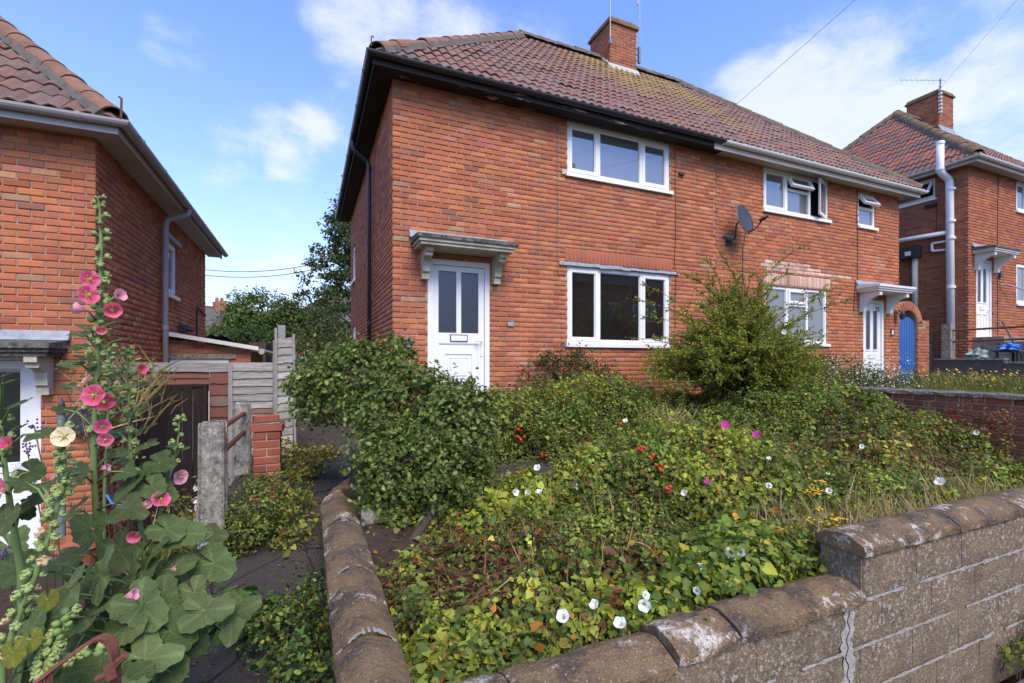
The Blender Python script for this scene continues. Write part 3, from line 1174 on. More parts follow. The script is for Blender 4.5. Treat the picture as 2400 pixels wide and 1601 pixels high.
def hip_line(parent, A, B, name='hip_tile', m=None, seg=0.42, rad=0.125, bed=True):
    """half-round tiles from A up to B, bedded on mortar"""
    m = m or HIPTILE
    A, B = Vector(A), Vector(B)
    d = (B - A)
    Ln = d.length
    d.normalize()
    side = d.cross(Vector((0, 0, 1))).normalized()
    up = side.cross(d).normalized()
    k = max(1, int(Ln / seg))
    for i in range(k):
        a = A + d * (Ln * i / k)
        b = A + d * (Ln * (i + 1) / k + 0.03)
        mb = MB()
        vs = []
        j_ = rng.normal(0, .006)
        for p, rr, lf in ((a, rad * 1.03, 0.020 + j_), (b, rad * 0.98, 0.010 + j_)):
            for q in (rr, rr - 0.018):
                for s in range(9):
                    t = math.pi * s / 8
                    vs.append(p + side * (math.cos(t) * q) + up * (math.sin(t) * q * 0.85 - 0.055 + lf))
        fs = []
        for s in range(8):
            fs.append((s, s + 1, 18 + s + 1, 18 + s))
            fs.append((9 + s, 27 + s, 27 + s + 1, 9 + s + 1))
            fs.append((s, 9 + s, 9 + s + 1, s + 1))
        mb.add(vs, fs)
        obj(name, mb, m, parent, smooth=False)
    if bed:
        mb = MB()
        n = max(4, int(Ln / 0.08))
        vs = []
        for i in range(n + 1):
            p = A + d * (Ln * i / n)
            w = rad + 0.012 + rng.uniform(0, .035)
            for q, z in ((-w, -0.085), (-w * .8, -0.005 + rng.uniform(-.012, .01)), (w * .8, -0.005 + rng.uniform(-.012, .01)), (w, -0.085)):
                vs.append(p + side * q + up * z)
        fs = []
        for i in range(n):
            for s in range(3):
                fs.append((i * 4 + s, i * 4 + s + 1, i * 4 + 5 + s, i * 4 + 4 + s))
        fs += [(0, 1, 2, 3), tuple(n * 4 + s for s in (3, 2, 1, 0))]
        mb.add(vs, fs)
        obj('mortar_bed', mb, BEDDING, parent)


def gutter(root, pts, outs, z, m, rad=0.056, bracket=0.95, name='gutter'):
    """half-round gutter along pts (plan) with outward directions per segment"""
    mb = MB()
    n = len(pts)
    prof = []
    for s in range(9):
        t = math.pi + math.pi * s / 8
        prof.append((math.cos(t) * rad, math.sin(t) * rad))
    inner = [(a * .88, b * .88) for a, b in prof[::-1]]
    prof = prof + inner
    rows = []
    for i in range(n):
        if 0 < i < n - 1:
            o = (Vector(outs[i - 1]) + Vector(outs[i]))
            o = o / max(0.3, o.dot(Vector(outs[i])))
        else:
            o = Vector(outs[min(i, n - 2)])
        rows.append([Vector((pts[i][0], pts[i][1], z)) + Vector((o[0], o[1], 0)) * a + Vector((0, 0, b)) for a, b in prof])
    vs = [p for r_ in rows for p in r_]
    k = len(prof)
    fs = []
    for i in range(n - 1):
        for s in range(k):
            s2 = (s + 1) % k
            fs.append((i * k + s, i * k + s2, (i + 1) * k + s2, (i + 1) * k + s))
    fs += [tuple(range(k))[::-1], tuple((n - 1) * k + s for s in range(k))]
    mb.add(vs, fs)
    g = obj(name, mb, m, root, smooth=False)
    for i in range(n - 1):
        a, b = Vector((*pts[i], z)), Vector((*pts[i + 1], z))
        d = (b - a)
        Ln = d.length
        d.normalize()
        o = Vector((*outs[i], 0))
        q = 0.45
        while q < Ln - 0.2:
            mb = MB()
            for e in (-0.022,):
                rows = []
                for w in (q - 0.022, q + 0.022):
                    rows.append([a + d * w + o * (math.cos(math.pi + math.pi * s / 8) * rad * 1.1) + Vector((0, 0, math.sin(math.pi + math.pi * s / 8) * rad * 1.1 + (.006 if s in (0, 8) else 0))) for s in range(9)])
                vs = rows[0] + rows[1]
                mb.add(vs, [(s, s + 1, 10 + s, 9 + s) for s in range(8)] + [tuple(range(9)), tuple(range(9, 18))])
            obj('gutter_clip', mb, m, g)
            q += bracket
    return g


def canopy(root, L, u0, u1, pr, zt, top_m, side_m, bracket_m, stepped=True, lead=True):
    mb = MB()
    c = obj_canopy = None
    n = len(mb.v)
    # sloping top slab
    def wedge(mb, a, b, p, z0, z1w, z1f):
        mb.hexa([L(a, 0, z0), L(b, 0, z0), L(b, p, z0), L(a, p, z0), L(a, 0, z1w), L(b, 0, z1w), L(b, p, z1f), L(a, p, z1f)])
    wedge(mb, u0, u1, pr, zt - 0.095, zt, zt - 0.045)
    c = obj('canopy', mb, top_m, root)
    mb = MB()
    wedge(mb, u0 + .025, u1 - .025, pr - .025, zt - 0.135, zt - .0955, zt - .0955)
    wedge(mb, u0 + .05, u1 - .05, pr - .05, zt - 0.175, zt - .1355, zt - .1355)
    obj('moulding', mb, side_m, c)
    for uc in (u0 + 0.14, u1 - 0.22):
        mb = MB()
        if stepped:
            prof = [(0, 0), (.34, 0), (.34, -.06), (.30, -.075), (.30, -.115), (.20, -.13), (.15, -.17), (.13, -.24), (.13, -.30), (.10, -.32), (.10, -.40), (0, -.40)]
        else:
            prof = [(0, 0), (pr - .08, 0), (pr - .08, -.09), (pr - .15, -.10), (pr - .26, -.15), (.13, -.24), (.09, -.33), (.08, -.42), (0, -.42)]
        mb.prism(prof, lambda a, b, d: L(uc + d, a, zt - .1755 + b), 0, 0.10)
        obj('bracket', mb, bracket_m, c)
    if lead:
        mb = MB()
        mb.hexa([L(u0 - .02, .002, zt + .005), L(u1 + .02, .002, zt + .005), L(u1 + .02, .06, zt - .002), L(u0 - .02, .06, zt - .002),
                 L(u0 - .02, .002, zt + .10), L(u1 + .02, .002, zt + .10), L(u1 + .02, .012, zt + .10), L(u0 - .02, .012, zt + .10)])
        obj('flashing', mb, LEAD, c)
    return c


def round_pipe(root, pts, rad, m, name='downpipe', collars=()):
    mb = MB()
    mb.tube(pts, rad, 12)
    p = obj(name, mb, m, root, smooth=True)
    for c in collars:
        mb = MB()
        mb.tube([Vector(c) - Vector((0, 0, .03)), Vector(c) + Vector((0, 0, .03))], rad * 1.16, 12)
        obj('collar', mb, m, p)
    return p


def bend(pts, r=0.06, n=4):
    """round the corners of a polyline"""
    pts = [Vector(p) for p in pts]
    out = [pts[0]]
    for i in range(1, len(pts) - 1):
        a = (pts[i - 1] - pts[i])
        b = (pts[i + 1] - pts[i])
        q = min(r, a.length * .45, b.length * .45)
        A = pts[i] + a.normalized() * q
        B = pts[i] + b.normalized() * q
        for k in range(n + 1):
            t = k / n
            out.append(A * (1 - t) ** 2 + pts[i] * 2 * t * (1 - t) + B * t ** 2)
    out.append(pts[-1])
    return out


def hip_body(roof_mb, x0, x1, y0, y1, ze, pitch, lh, rh):
    h = (y1 - y0) / 2
    zr = ze + h * math.tan(pitch)
    ym = (y0 + y1) / 2
    a = x0 + (h if lh else 0)
    b = x1 - (h if rh else 0)
    v = [(x0, y0, ze), (x1, y0, ze), (x1, y1, ze), (x0, y1, ze), (a, ym, zr), (b, ym, zr)]
    roof_mb.add(v, [(0, 1, 5, 4), (2, 3, 4, 5), (1, 2, 5), (3, 0, 4), (3, 2, 1, 0)])
    return Vector((a, ym, zr)), Vector((b, ym, zr))


def chimney(roof, x0, x1, y0, y1, zb, zt, cap_m, bright=0.8, aerial=None):
    mb = MB()
    mb.box(x0 + .008, x1 - .008, y0 + .008, y1 - .008, zb, zt)
    ch = obj('chimney', mb, MORTAR, roof)
    br = bricks_for(front_L(y0), x0, x1, zb + .02, zt, zref=zb) + bricks_for(west_L(x0), y0 + .03, y1, zb + .02, zt, zref=zb, start=-.11)
    br += bricks_for(east_L(x1), y0 + .03, y1, zb + .02, zt, zref=zb, start=-.11)
    lay(ch, br, limit=150, bright=bright)
    mb = MB()
    e = 0.045
    mb.box(x0 - e, x1 + e, y0 - e, y1 + e, zt, zt + .06)
    vs = [(x0 - .02, y0 - .02, zt + .06), (x1 + .02, y0 - .02, zt + .06), (x1 + .02, y1 + .02, zt + .06), (x0 - .02, y1 + .02, zt + .06)]
    mb.hexa(vs + [(x0 + .01, y0 + .01, zt + .16), (x1 - .01, y0 + .01, zt + .16), (x1 - .01, y1 - .01, zt + .16), (x0 + .01, y1 - .01, zt + .16)])
    obj('chimney_cap', mb, cap_m, ch)
    return ch
# ------------------------------------------------------------------ the middle pair, left half
PITCH = math.atan(0.955)
YB = 13.43


def eaves(root, runs, zs, w, fascia_m, soffit_m, zf):
    """runs: (L, ua, ub, ext_a, ext_b) fascia boards along an eaves w metres out; soffit at zs"""
    for L, ua, ub in runs:
        mb = MB()
        lbox(mb, L, ua, ub, w - 0.022, w, zs - 0.02, zf)
        obj('fascia', mb, fascia_m, root)
        mb = MB()
        lbox(mb, L, ua + 0.001, ub - 0.001, 0.0, w - 0.023, zs, zs + 0.015)
        obj('soffit', mb, soffit_m, root)


H1 = thing('semi_detached_house', 'red brick half-house with black gutter, plain white front door and empty dark windows', 'house', (1.06, YF, -0.9), 'red brick houses along the street')
Lf = front_L(YF)
Lw = west_L(1.06)
op1 = [(3.79, 5.87, 3.0, 3.86), (3.79, 5.87, 0.29, 1.55), (1.54, 2.475, -0.62, 1.47)]
mb = MB()
mortar_wall(mb, Lf, 1.06, 6.94, -1.1, 3.9, op1)
opw = [(12.15, 12.85, 2.05, 2.95), (12.0, 12.9, -0.2, 0.92)]
mortar_wall(mb, Lw, YF, YB, -1.1, 3.9, opw)
mb.box(1.2, 6.9, YB - .2, YB, -1.1, 3.9)
mb.box(6.90, 6.94, YF + .3, YB - .21, -1.1, 3.9)
wall1 = obj('wall', mb, MORTAR, H1)
b1 = bricks_for(Lf, 1.06, 6.94, -1.0, 3.88, op1, [(3.75, 5.93, 1.60, 1.83, (0.40, 0.135, 0.075))], zref=-0.59, start=0.0)
b1w = bricks_for(Lw, YF + .03, YB, -1.0, 3.88, opw, zref=-0.59, start=-.03)
lay(wall1, b1 + b1w, hidden=lambda b: b[2] < -0.35 or (b[0] is Lw))
win1 = window(H1, Lf, 3.79, 5.87, 3.02, 3.86, (4.395, 5.27), ('s', 'f', 's'), g=GLASS_UP)
win1['label'] = 'wide white upper window reflecting the grey sky'
win2 = window(H1, Lf, 3.79, 5.87, 0.31, 1.55, (4.395, 5.27), ('s', 'f', 's'))
win2['label'] = 'wide white ground floor window with black panes'
mb = MB()
zz = 1.585
pts = []
n = 16
for i in range(n):
    a, b = 3.63 + 2.42 * i / n, 3.63 + 2.42 * (i + 1) / n
    j0, j1 = rng.uniform(-.012, .01), rng.uniform(-.01, .01)
    mb.hexa([Lf(a, 0, 1.555 + j0), Lf(b, 0, 1.555 + j0), Lf(b, .03, 1.552 + j0), Lf(a, .03, 1.552 + j0), Lf(a, 0, 1.605 + j1), Lf(b, 0, 1.605 + j1), Lf(b, .02, 1.603 + j1), Lf(a, .02, 1.603 + j1)])
obj('lead_strip', mb, LEAD, H1)
# side windows seen edge on
window(H1, Lw, 12.15, 12.85, 2.05, 2.95, (), ('s',), g=GLASS_UP)
window(H1, Lw, 12.0, 12.9, -0.2, 0.92, (12.45,), ('s', 's'), g=GLASS_UP)


def front_door(root, L, u0, u1, z0, z1, style, m=UPVC, g=GLASS_OBS, rec=0.045, handle='right'):
    LL = lambda u, n, z: L(u, n - rec, z)
    LL.rz = L.rz
    mb = MB()
    fw = 0.075
    lbox(mb, LL, u0, u0 + fw, -0.07, 0.02, z0, z1)
    lbox(mb, LL, u1 - fw, u1, -0.07, 0.02, z0, z1)
    lbox(mb, LL, u0 + fw, u1 - fw, -0.07, 0.02, z1 - fw, z1)
    lbox(mb, LL, u0 - .02, u1 + .02, -0.07, 0.06, z0 - 0.05, z0 - .001)
    door = obj('door', mb, m, root)
    a, b, c, d = u0 + fw + .006, u1 - fw - .006, z0 + .01, z1 - fw - .006
    mb = MB()
    w = b - a
    if style == 'two_panes':
        zm = d - 0.96
        st = 0.085
        lbox(mb, LL, a, a + st, -.05, -.005, c, d)
        lbox(mb, LL, b - st, b, -.05, -.005, c, d)
        lbox(mb, LL, a + st, b - st, -.05, -.005, d - .075, d)
        lbox(mb, LL, a + st, b - st, -.05, -.005, zm - .15, zm)
        lbox(mb, LL, a + st, b - st, -.05, -.005, c, c + .1)
        lbox(mb, LL, (a + b) / 2 - .035, (a + b) / 2 + .035, -.05, -.007, zm, d - .075)
        lbox(mb, LL, a + st, b - st, -.05, -.02, c + .1, zm - .15)
        q = .085
        ring(mb, LL, a + st + q, b - st - q, c + .1 + q * 2.2, zm - .15 - q * 1.6, .022, -.02, -.006)
        ring(mb, LL, a + st + q + .05, b - st - q - .05, c + .1 + q * 2.2 + .05, zm - .15 - q * 1.6 - .05, .03, -.02, -.012)
        lbox(mb, LL, a + st + q + .095, b - st - q - .095, -.02, -.005, c + .1 + q * 2.2 + .095, zm - .15 - q * 1.6 - .095)
        ring(mb, LL, a + st - .001, b - st + .001, c + .1, zm - .15, .012, -.02, -.010)
        panes = [(a + st, (a + b) / 2 - .035, zm, d - .075), ((a + b) / 2 + .035, b - st, zm, d - .075)]
        lb = ((a + b) / 2 - .12, (a + b) / 2 + .12, zm - .115, zm - .035)
    elif style == 'two_slots':
        zm = c + (d - c) * .46
        s0, s1 = a + w * .18, a + w * .42
        t0, t1 = a + w * .58, a + w * .82
        for x0, x1 in ((a, s0), (s1, t0), (t1, b)):
            lbox(mb, LL, x0, x1, -.05, -.005, c, d)
        for x0, x1 in ((s0, s1), (t0, t1)):
            lbox(mb, LL, x0, x1, -.05, -.005, d - .16, d)
            lbox(mb, LL, x0, x1, -.05, -.005, zm - .3, zm)
            lbox(mb, LL, x0, x1, -.05, -.016, c + .12, zm - .3)
            lbox(mb, LL, x0, x1, -.05, -.005, c, c + .12)
            lbox(mb, LL, x0 - .02, x1 + .02, -.01, .008, zm - .03, zm)
            lbox(mb, LL, x0 - .02, x1 + .02, -.01, .004, zm - .33, zm - .30)
            lbox(mb, LL, x0 + .025, x1 - .025, -.02, -.006, c + .17, zm - .36)
        panes = [(s0, s1, zm, d - .16), (t0, t1, zm, d - .16)]
        lb = ((a + b) / 2 - .11, (a + b) / 2 + .11, zm - .2, zm - .13)
    else:                                       # one big pane above a plain panel
        zm = d - 1.06
        st = 0.10
        lbox(mb, LL, a, a + st, -.05, -.005, c, d)
        lbox(mb, LL, b - st, b, -.05, -.005, c, d)
        lbox(mb, LL, a + st, b - st, -.05, -.005, d - .08, d)
        lbox(mb, LL, a + st, b - st, -.05, -.005, zm - .1, zm)
        k = 5
        for i in range(k):
            za, zb = c + .09 + (zm - .1 - c - .09) * i / k, c + .09 + (zm - .1 - c - .09) * (i + 1) / k
            lbox(mb, LL, a + st, b - st, -.05, -.02, za + .006, zb)
            lbox(mb, LL, a + st, b - st, -.05, -.028, za, za + .006)
        lbox(mb, LL, a + st, b - st, -.05, -.005, c, c + .09)
        panes = [(a + st, b - st, zm, d - .08)]
        lb = None
    obj('door_leaf', mb, m, door)
    for p in panes:
        mb = MB()
        lbox(mb, LL, p[0] + .001, p[1] - .001, -.04, -.025, p[2] + .001, p[3] - .001)
        obj('pane', mb, g, door)
    if lb:
        mb = MB()
        ring(mb, LL, lb[0] - .012, lb[1] + .012, lb[2] - .012, lb[3] + .012, .012, -.006, .004)
        obj('letterbox_rim', mb, PLASTIC_DARK if style == 'two_panes' else CHROME, door)
        mb = MB()
        lbox(mb, LL, lb[0] + .001, lb[1] - .001, -.006, .008, lb[2] + .001, lb[3] - .001)
        obj('letterbox', mb, UPVC, door)
    hx = b - .04 if handle == 'right' else a + .04
    sg = -1 if handle == 'right' else 1
    zh = (lb[2] if lb else zm) - .02
    mb = MB()
    lbox(mb, LL, hx - .016, hx + .016, -.006, .008, zh - .2, zh + .05)
    mb.tube([LL(hx, .008, zh + .02), LL(hx, .05, zh + .02), LL(hx + sg * .11, .052, zh + .018)], .009, 8)
    obj('handle', mb, UPVC, door)
    return door, LL


front_door(H1, Lf, 1.54, 2.475, -0.58, 1.47, 'two_panes')
mb = MB()
lbox(mb, Lf, 1.40, 2.62, 0.0, 0.35, -0.95, -0.64)
obj('doorstep', mb, CONCRETE, H1)
canopy(H1, Lf, 1.30, 2.72, 0.48, 1.73, WEATHERED, CREAM, CREAM)

# eaves, gutter, roof
Xe0 = 0.78
mb = MB()
lbox(mb, Lf, 0.76, 6.60, 0.262, 0.284, 3.83, 3.97)
obj('fascia', mb, PEEL, H1)
mb = MB()
lbox(mb, Lf, 0.79, 6.94, 0.0, 0.2615, 3.862, 3.88)
obj('soffit', mb, PEEL, H1)
mb = MB()
lbox(mb, Lw, YF - .262, YB + .28, 0.262, 0.284, 3.83, 3.97)
obj('fascia', mb, BLACKWOOD, H1)
mb = MB()
lbox(mb, Lw, YF + .002, YB + .28, 0.0, 0.2615, 3.862, 3.88)
obj('soffit', mb, BLACKWOOD, H1)
gutter(H1, [(6.80, YF - .332), (0.728, YF - .332), (0.728, YB + .33)], [(0, -1), (-1, 0)], 3.955, BLACKPVC)
mb = MB()
A1, B1 = hip_body(mb, 0.78, 6.94, 6.22, YB + .3, 3.972, PITCH, True, False)
roof1 = obj('roof', mb, ROOFBASE, H1)
ex, er, en = Vector((1, 0, 0)), Vector((0, math.cos(PITCH), math.sin(PITCH))), Vector((0, -math.sin(PITCH), math.cos(PITCH)))
SL = (YB + .3 - 6.22) / 2 / math.cos(PITCH)
tile_slope(roof1, (0.78, 6.22, 3.972), ex, er, en, 6.16, SL, True, False, TILE_COLS)
hip_line(roof1, (0.80, 6.24, 4.03), A1 + Vector((0, 0, .07)), m=HIPTILE)
hip_line(roof1, A1 + Vector((-.05, 0, .075)), B1 + Vector((0, 0, .075)), 'ridge_tile', HIPMOSS)
mb = MB()
mb.tube([(0.74, 6.2, 4.02), (0.735, 6.19, 4.13), (0.75, 6.2, 4.15), (0.77, 6.21, 4.14)], .008, 6)
obj('hip_iron', mb, RUST, H1)
chim = chimney(H1, 6.72, 7.52, 9.55, 10.42, 6.6, 8.27, HIPMOSS, 0.72)
mb = MB()
for x0, x1, y0, y1, z0, z1 in ((6.66, 7.56, 9.46, 9.548, 7.07, 7.28),):
    mb.hexa([(x0, y0, z0), (x1, y0, z0), (x1, y1, z0 + .08), (x0, y1, z0 + .08), (x0, y0, z0 + .03), (x1, y0, z0 + .03), (x1, y1, z1), (x0, y1, z1)])
for k in range(4):
    y0 = 9.52 + k * .14
    z0 = 7.17 + (y0 - 9.55) * .955
    mb.hexa([(6.70, y0, z0 - .1), (6.715, y0, z0 - .1), (6.715, y0 + .15, z0 + .04), (6.70, y0 + .15, z0 + .04), (6.67, y0, z0 + .08), (6.70, y0, z0 + .08), (6.712, y0 + .13, z0 + .26), (6.66, y0 + .13, z0 + .26)])
obj('flashing', mb, mat('old_lead', (0.42, 0.41, 0.38), 0.7, 0.3, 20, var=0.2), chim)

# downpipe on the side wall
round_pipe(H1, bend([(0.70, 8.62, 3.90), (0.72, 8.62, 3.72), (0.99, 8.62, 3.52), (0.99, 8.62, -0.9)], .07), 0.034, BLACKPVC, collars=[(0.99, 8.62, 3.4), (0.99, 8.62, 2.7), (0.99, 8.62, 0.7)])
# thin cables down the front
for x, za, zb in ((3.60, 3.85, 1.45), (5.98, 3.85, 0.6)):
    mb = MB()
    pts = [Lf(x, .012, za)]
    k = 8
    for i in range(1, k):
        pts.append(Lf(x + rng.normal(0, .008), .010, za + (zb - za) * i / k))
    pts.append(Lf(x, .010, zb))
    if x < 4:
        pts += [Lf(x + .03, .01, zb - .06), Lf(x + .17, .01, zb - .05)]
    mb.tube(pts, 0.0045, 5)
    obj('wall_cable', mb, GREYCABLE if x < 4 else CABLE, H1)
mb = MB()
lbox(mb, Lf, 6.05, 6.16, .0, .05, 3.34, 3.38)
obj('vent_cover', mb, PLASTIC_DARK, H1)
mb = MB()
lbox(mb, Lf, 3.68, 3.78, .0, .02, 2.98, 3.06)
obj('sill_stub', mb, CREAM, H1)

# ------------------------------------------------------------------ the middle pair, right half
H2 = thing('semi_detached_house', 'red brick half-house with white gutter, open upstairs windows and a number 73 door', 'house', (12.7, YF, -0.7), 'red brick houses along the street')
X2 = 12.70
op2 = [(8.21, 10.17, 3.0, 3.86), (11.18, 11.80, 3.03, 3.78), (8.24, 10.13, 0.36, 1.53), (11.36, 12.18, -0.64, 1.42)]
mb = MB()
mortar_wall(mb, Lf, 6.942, X2, -1.1, 3.9, op2)
Le = east_L(X2)
mortar_wall(mb, Le, YF, YB, -1.1, 3.9)
mb.box(7.0, X2 - .1, YB - .2, YB, -1.1, 3.9)
wall2 = obj('wall', mb, MORTAR, H2)
pale = lambda: tuple(np.clip(np.array((0.60, 0.39, 0.29)) * (1 + rng.normal(0, .16)), 0, 1))
def col2(u, z):
    if 1.80 < z < 2.02 and 8.2 + (2.02 - z) * 0 < u < 10.35 - (z - 1.85) * 4.5 + (0.5 if z < 1.88 else 0):
        return pale()
    return None
sold = []
p = 8.20
while p < 10.2:
    sold.append((p, p + .075, 1.55, 1.78, pale()))
    p += .075
b2 = bricks_for(Lf, 6.945, X2, -1.0, 3.88, op2, sold, zref=-0.59, start=-.05, col_fn=col2)
b2 += bricks_for(Le, YF + .03, YB, -1.0, 3.88, (), zref=-.59, start=-.03)
lay(wall2, b2, hidden=lambda b: b[0] is Le or b[2] < 0.2 or (b[1] < 9.5 and b[2] < 1.2))
win3 = window(H2, Lf, 8.21, 10.17, 3.02, 3.86, (8.90, 9.60), ('s', ('vent', 3.52, R(24)), ('open', R(20))), g=GLASS_UP)
win3['label'] = 'upstairs window with its top vent and right casement open'
win4 = window(H2, Lf, 11.18, 11.80, 3.04, 3.78, (), (('vent', 3.45, R(35)),), g=GLASS_UP)
win4['label'] = 'small upstairs window with its top vent tilted open'
win5 = window(H2, Lf, 8.24, 10.13, 0.40, 1.53, (8.92, 9.52), ('f', ('vent', 1.18, R(0.5)), 'f'), g=GLASS_NET)
win5['label'] = 'ground floor window with net curtains'
d2, LLd = front_door(H2, Lf, 11.36, 12.18, -0.6, 1.42, 'two_slots', rec=0.06, handle='left')
# the number on the door
fc = bpy.data.curves.new('door_number', 'FONT')
fc.body = '73'
fc.size = 0.15
fc.extrude = 0.003
fc.align_x = 'CENTER'
fc.materials.append(PLASTIC_DARK)
fo = link('door_number_curve', fc)
bpy.context.view_layer.update()
fme = bpy.data.meshes.new_from_object(fo.evaluated_get(bpy.context.evaluated_depsgraph_get()))
bpy.data.objects.remove(fo)
fo = link('door_number', fme, d2, LLd(11.98, -0.002, 1.17) - org(d2))
fo.rotation_euler = (R(90), 0, 0)
mb = MB()
lbox(mb, Lf, 11.2, 12.35, 0.0, 0.4, -0.95, -0.66)
obj('doorstep', mb, CONCRETE, H2)
canopy(H2, Lf, 11.08, 12.42, 0.48, 1.72, UPVC_OLD, UPVC_OLD, UPVC_OLD, stepped=False)
mb = MB()
lbox(mb, Lf, 6.62, 12.98, 0.262, 0.284, 3.80, 3.96)
obj('fascia', mb, SOFFIT, H2)
mb = MB()
lbox(mb, Lf, 6.95, 12.96, 0.0, 0.2615, 3.862, 3.88)
obj('soffit', mb, SOFFIT, H2)
mb = MB()
lbox(mb, Le, YF - .26, YB + .28, 0.262, 0.284, 3.80, 3.96)
obj('fascia', mb, SOFFIT, H2)
mb = MB()
lbox(mb, Le, YF + .002, YB + .28, 0.0, 0.2615, 3.862, 3.88)
obj('soffit', mb, SOFFIT, H2)
gutter(H2, [(6.81, YF - .332), (13.05, YF - .332), (13.05, YB + .35)], [(0, -1), (1, 0)], 3.945, PALEPVC, rad=.058)
mb = MB()
A2, B2 = hip_body(mb, 6.942, 12.98, 6.22, YB + .3, 3.972, PITCH, False, True)
roof2 = obj('roof', mb, ROOFBASE, H2)
tile_slope(roof2, (6.942, 6.22, 3.972), ex, er, en, 6.038, SL, False, True, TILE_COLS)
hip_line(roof2, (12.96, 6.24, 4.03), B2 + Vector((0, 0, .07)), m=HIPMOSS)
hip_line(roof2, A2 + Vector((0, 0, .075)), B2 + Vector((.05, 0, .075)), 'ridge_tile', HIPMOSS)
mb = MB()
pts = [Lf(11.12, .01, 3.84)] + [Lf(11.12 + rng.normal(0, .012), .01, 3.84 - i * .25) for i in range(1, 9)] + [Lf(11.02, .01, 1.55), Lf(11.0, .01, 1.1)]
mb.tube(pts, .006, 5)
obj('wall_cable', mb, CABLE, H2)

# ------------------------------------------------------------------ the house on the left, lower down the street
DZL = -1.41
H0 = thing('semi_detached_house', 'lower red brick house with grey gutter at the left edge behind the hollyhocks', 'house', (-2.13, YF, -2.0), 'red brick houses along the street')
XL, YLB = -2.13, 12.56
Le0 = east_L(XL)
op0 = [(-3.5, -2.585, -2.03, 0.10)]
ope = [(9.42, 10.02, 1.15, 2.04)]
mb = MB()
mortar_wall(mb, Lf, -8.0, XL, -2.4, 2.5, op0)
mortar_wall(mb, Le0, YF, YLB, -2.4, 2.5, ope)
mb.box(-8.0, XL - .1, YLB - .2, YLB - .01, -2.4, 2.5)
wall0 = obj('wall', mb, MORTAR, H0)
b0 = bricks_for(Lf, -4.8, XL, -2.2, 2.47, op0, zref=-0.59 + DZL, start=0.0)
b0e = bricks_for(Le0, YF + .03, YLB, -2.2, 2.47, ope, zref=-0.59 + DZL, start=-.03)
lay(wall0, b0 + b0e, hidden=lambda b: b[2] < -0.9)
front_door(H0, Lf, -3.5, -2.585, -1.99, 0.10, 'one_pane', g=GLASS)
mb = MB()
lbox(mb, Lf, -3.7, -2.3, 0, .5, -2.4, -2.05)
obj('doorstep', mb, CONCRETE, H0)
canopy(H0, Lf, -3.75, -2.36, 0.40, 0.24, WEATHERED, WEATHERED, CREAM)
w0 = window(H0, Le0, 9.42, 10.02, 1.15, 2.04, (), ('s',), g=GLASS_UP)
mb = MB()
lbox(mb, Le0, 9.3, 10.15, 0, .05, 2.05, 2.12)
obj('lintel_lead', mb, LEAD, w0)
for L_, a, b in ((Lf, -8.0, XL + .284), (Le0, YF - .262, YLB + .28)):
    mb = MB()
    lbox(mb, L_, a, b, 0.262, 0.284, 2.42, 2.55)
    obj('fascia', mb, GREYPVC if L_ is Lf else SOFFIT, H0)
    mb = MB()
    lbox(mb, L_, a + (0 if L_ is Lf else .264), b - (.024 if L_ is Lf else 0), 0.0, 0.2615, 2.452 + (0 if L_ is Lf else .001), 2.47)
    obj('soffit', mb, SOFFIT, H0)
gutter(H0, [(-8.0, YF - .332), (XL + .345, YF - .332), (XL + .345, YLB + .33)], [(0, -1), (1, 0)], 2.545, GREYPVC, rad=.06, bracket=0.9)
mb = MB()
A0, B0 = hip_body(mb, -8.0, XL + .28, 6.22, YLB + .3, 2.562, PITCH, False, True)
roof0 = obj('roof', mb, ROOFBASE, H0)
tile_slope(roof0, (-8.0, 6.22, 2.562), ex, er, en, 8.0 + XL + .28, (YLB + .3 - 6.22) / 2 / math.cos(PITCH), False, True, [tuple(.85 * x for x in c) for c in TILE_COLS], vis=lambda P: P[0] > -5.2)
hip_line(roof0, (XL + .26, 6.24, 2.62), B0 + Vector((0, 0, .07)), m=HIPTILE, rad=.135)
mb = MB()
mb.tube([(XL + .33, 6.17, 2.57), (XL + .335, 6.165, 2.77), (XL + .31, 6.18, 2.79)], .012, 6)
obj('hip_iron', mb, RUST, H0)
round_pipe(H0, bend([(XL + .345, 9.12, 2.52), (XL + .345, 9.12, 2.40), (XL + .07, 9.02, 2.26), (XL + .065, 9.0, 2.1), (XL + .065, 9.0, -1.7)], .07), 0.042, GREYPVC, collars=[(XL + .065, 9.0, 2.05), (XL + .065, 9.0, 0.55)])
mb = MB()
pts = [Le0(12.5, .02, 1.05), Le0(11.6, .02, 1.15), Le0(11.55, .02, 1.1), Le0(11.55, .02, .55)]
mb.tube(pts, .014, 6)
obj('wall_cable', mb, CABLE, H0)
mb = MB()
lbox(mb, Le0, 10.1, 10.35, 0, .12, .55, .68)
mb.tube([Le0(10.2, .12, .62), Le0(10.2, .22, .60)], .05, 10)
obj('flue_vent', mb, PLASTIC_DARK, H0)

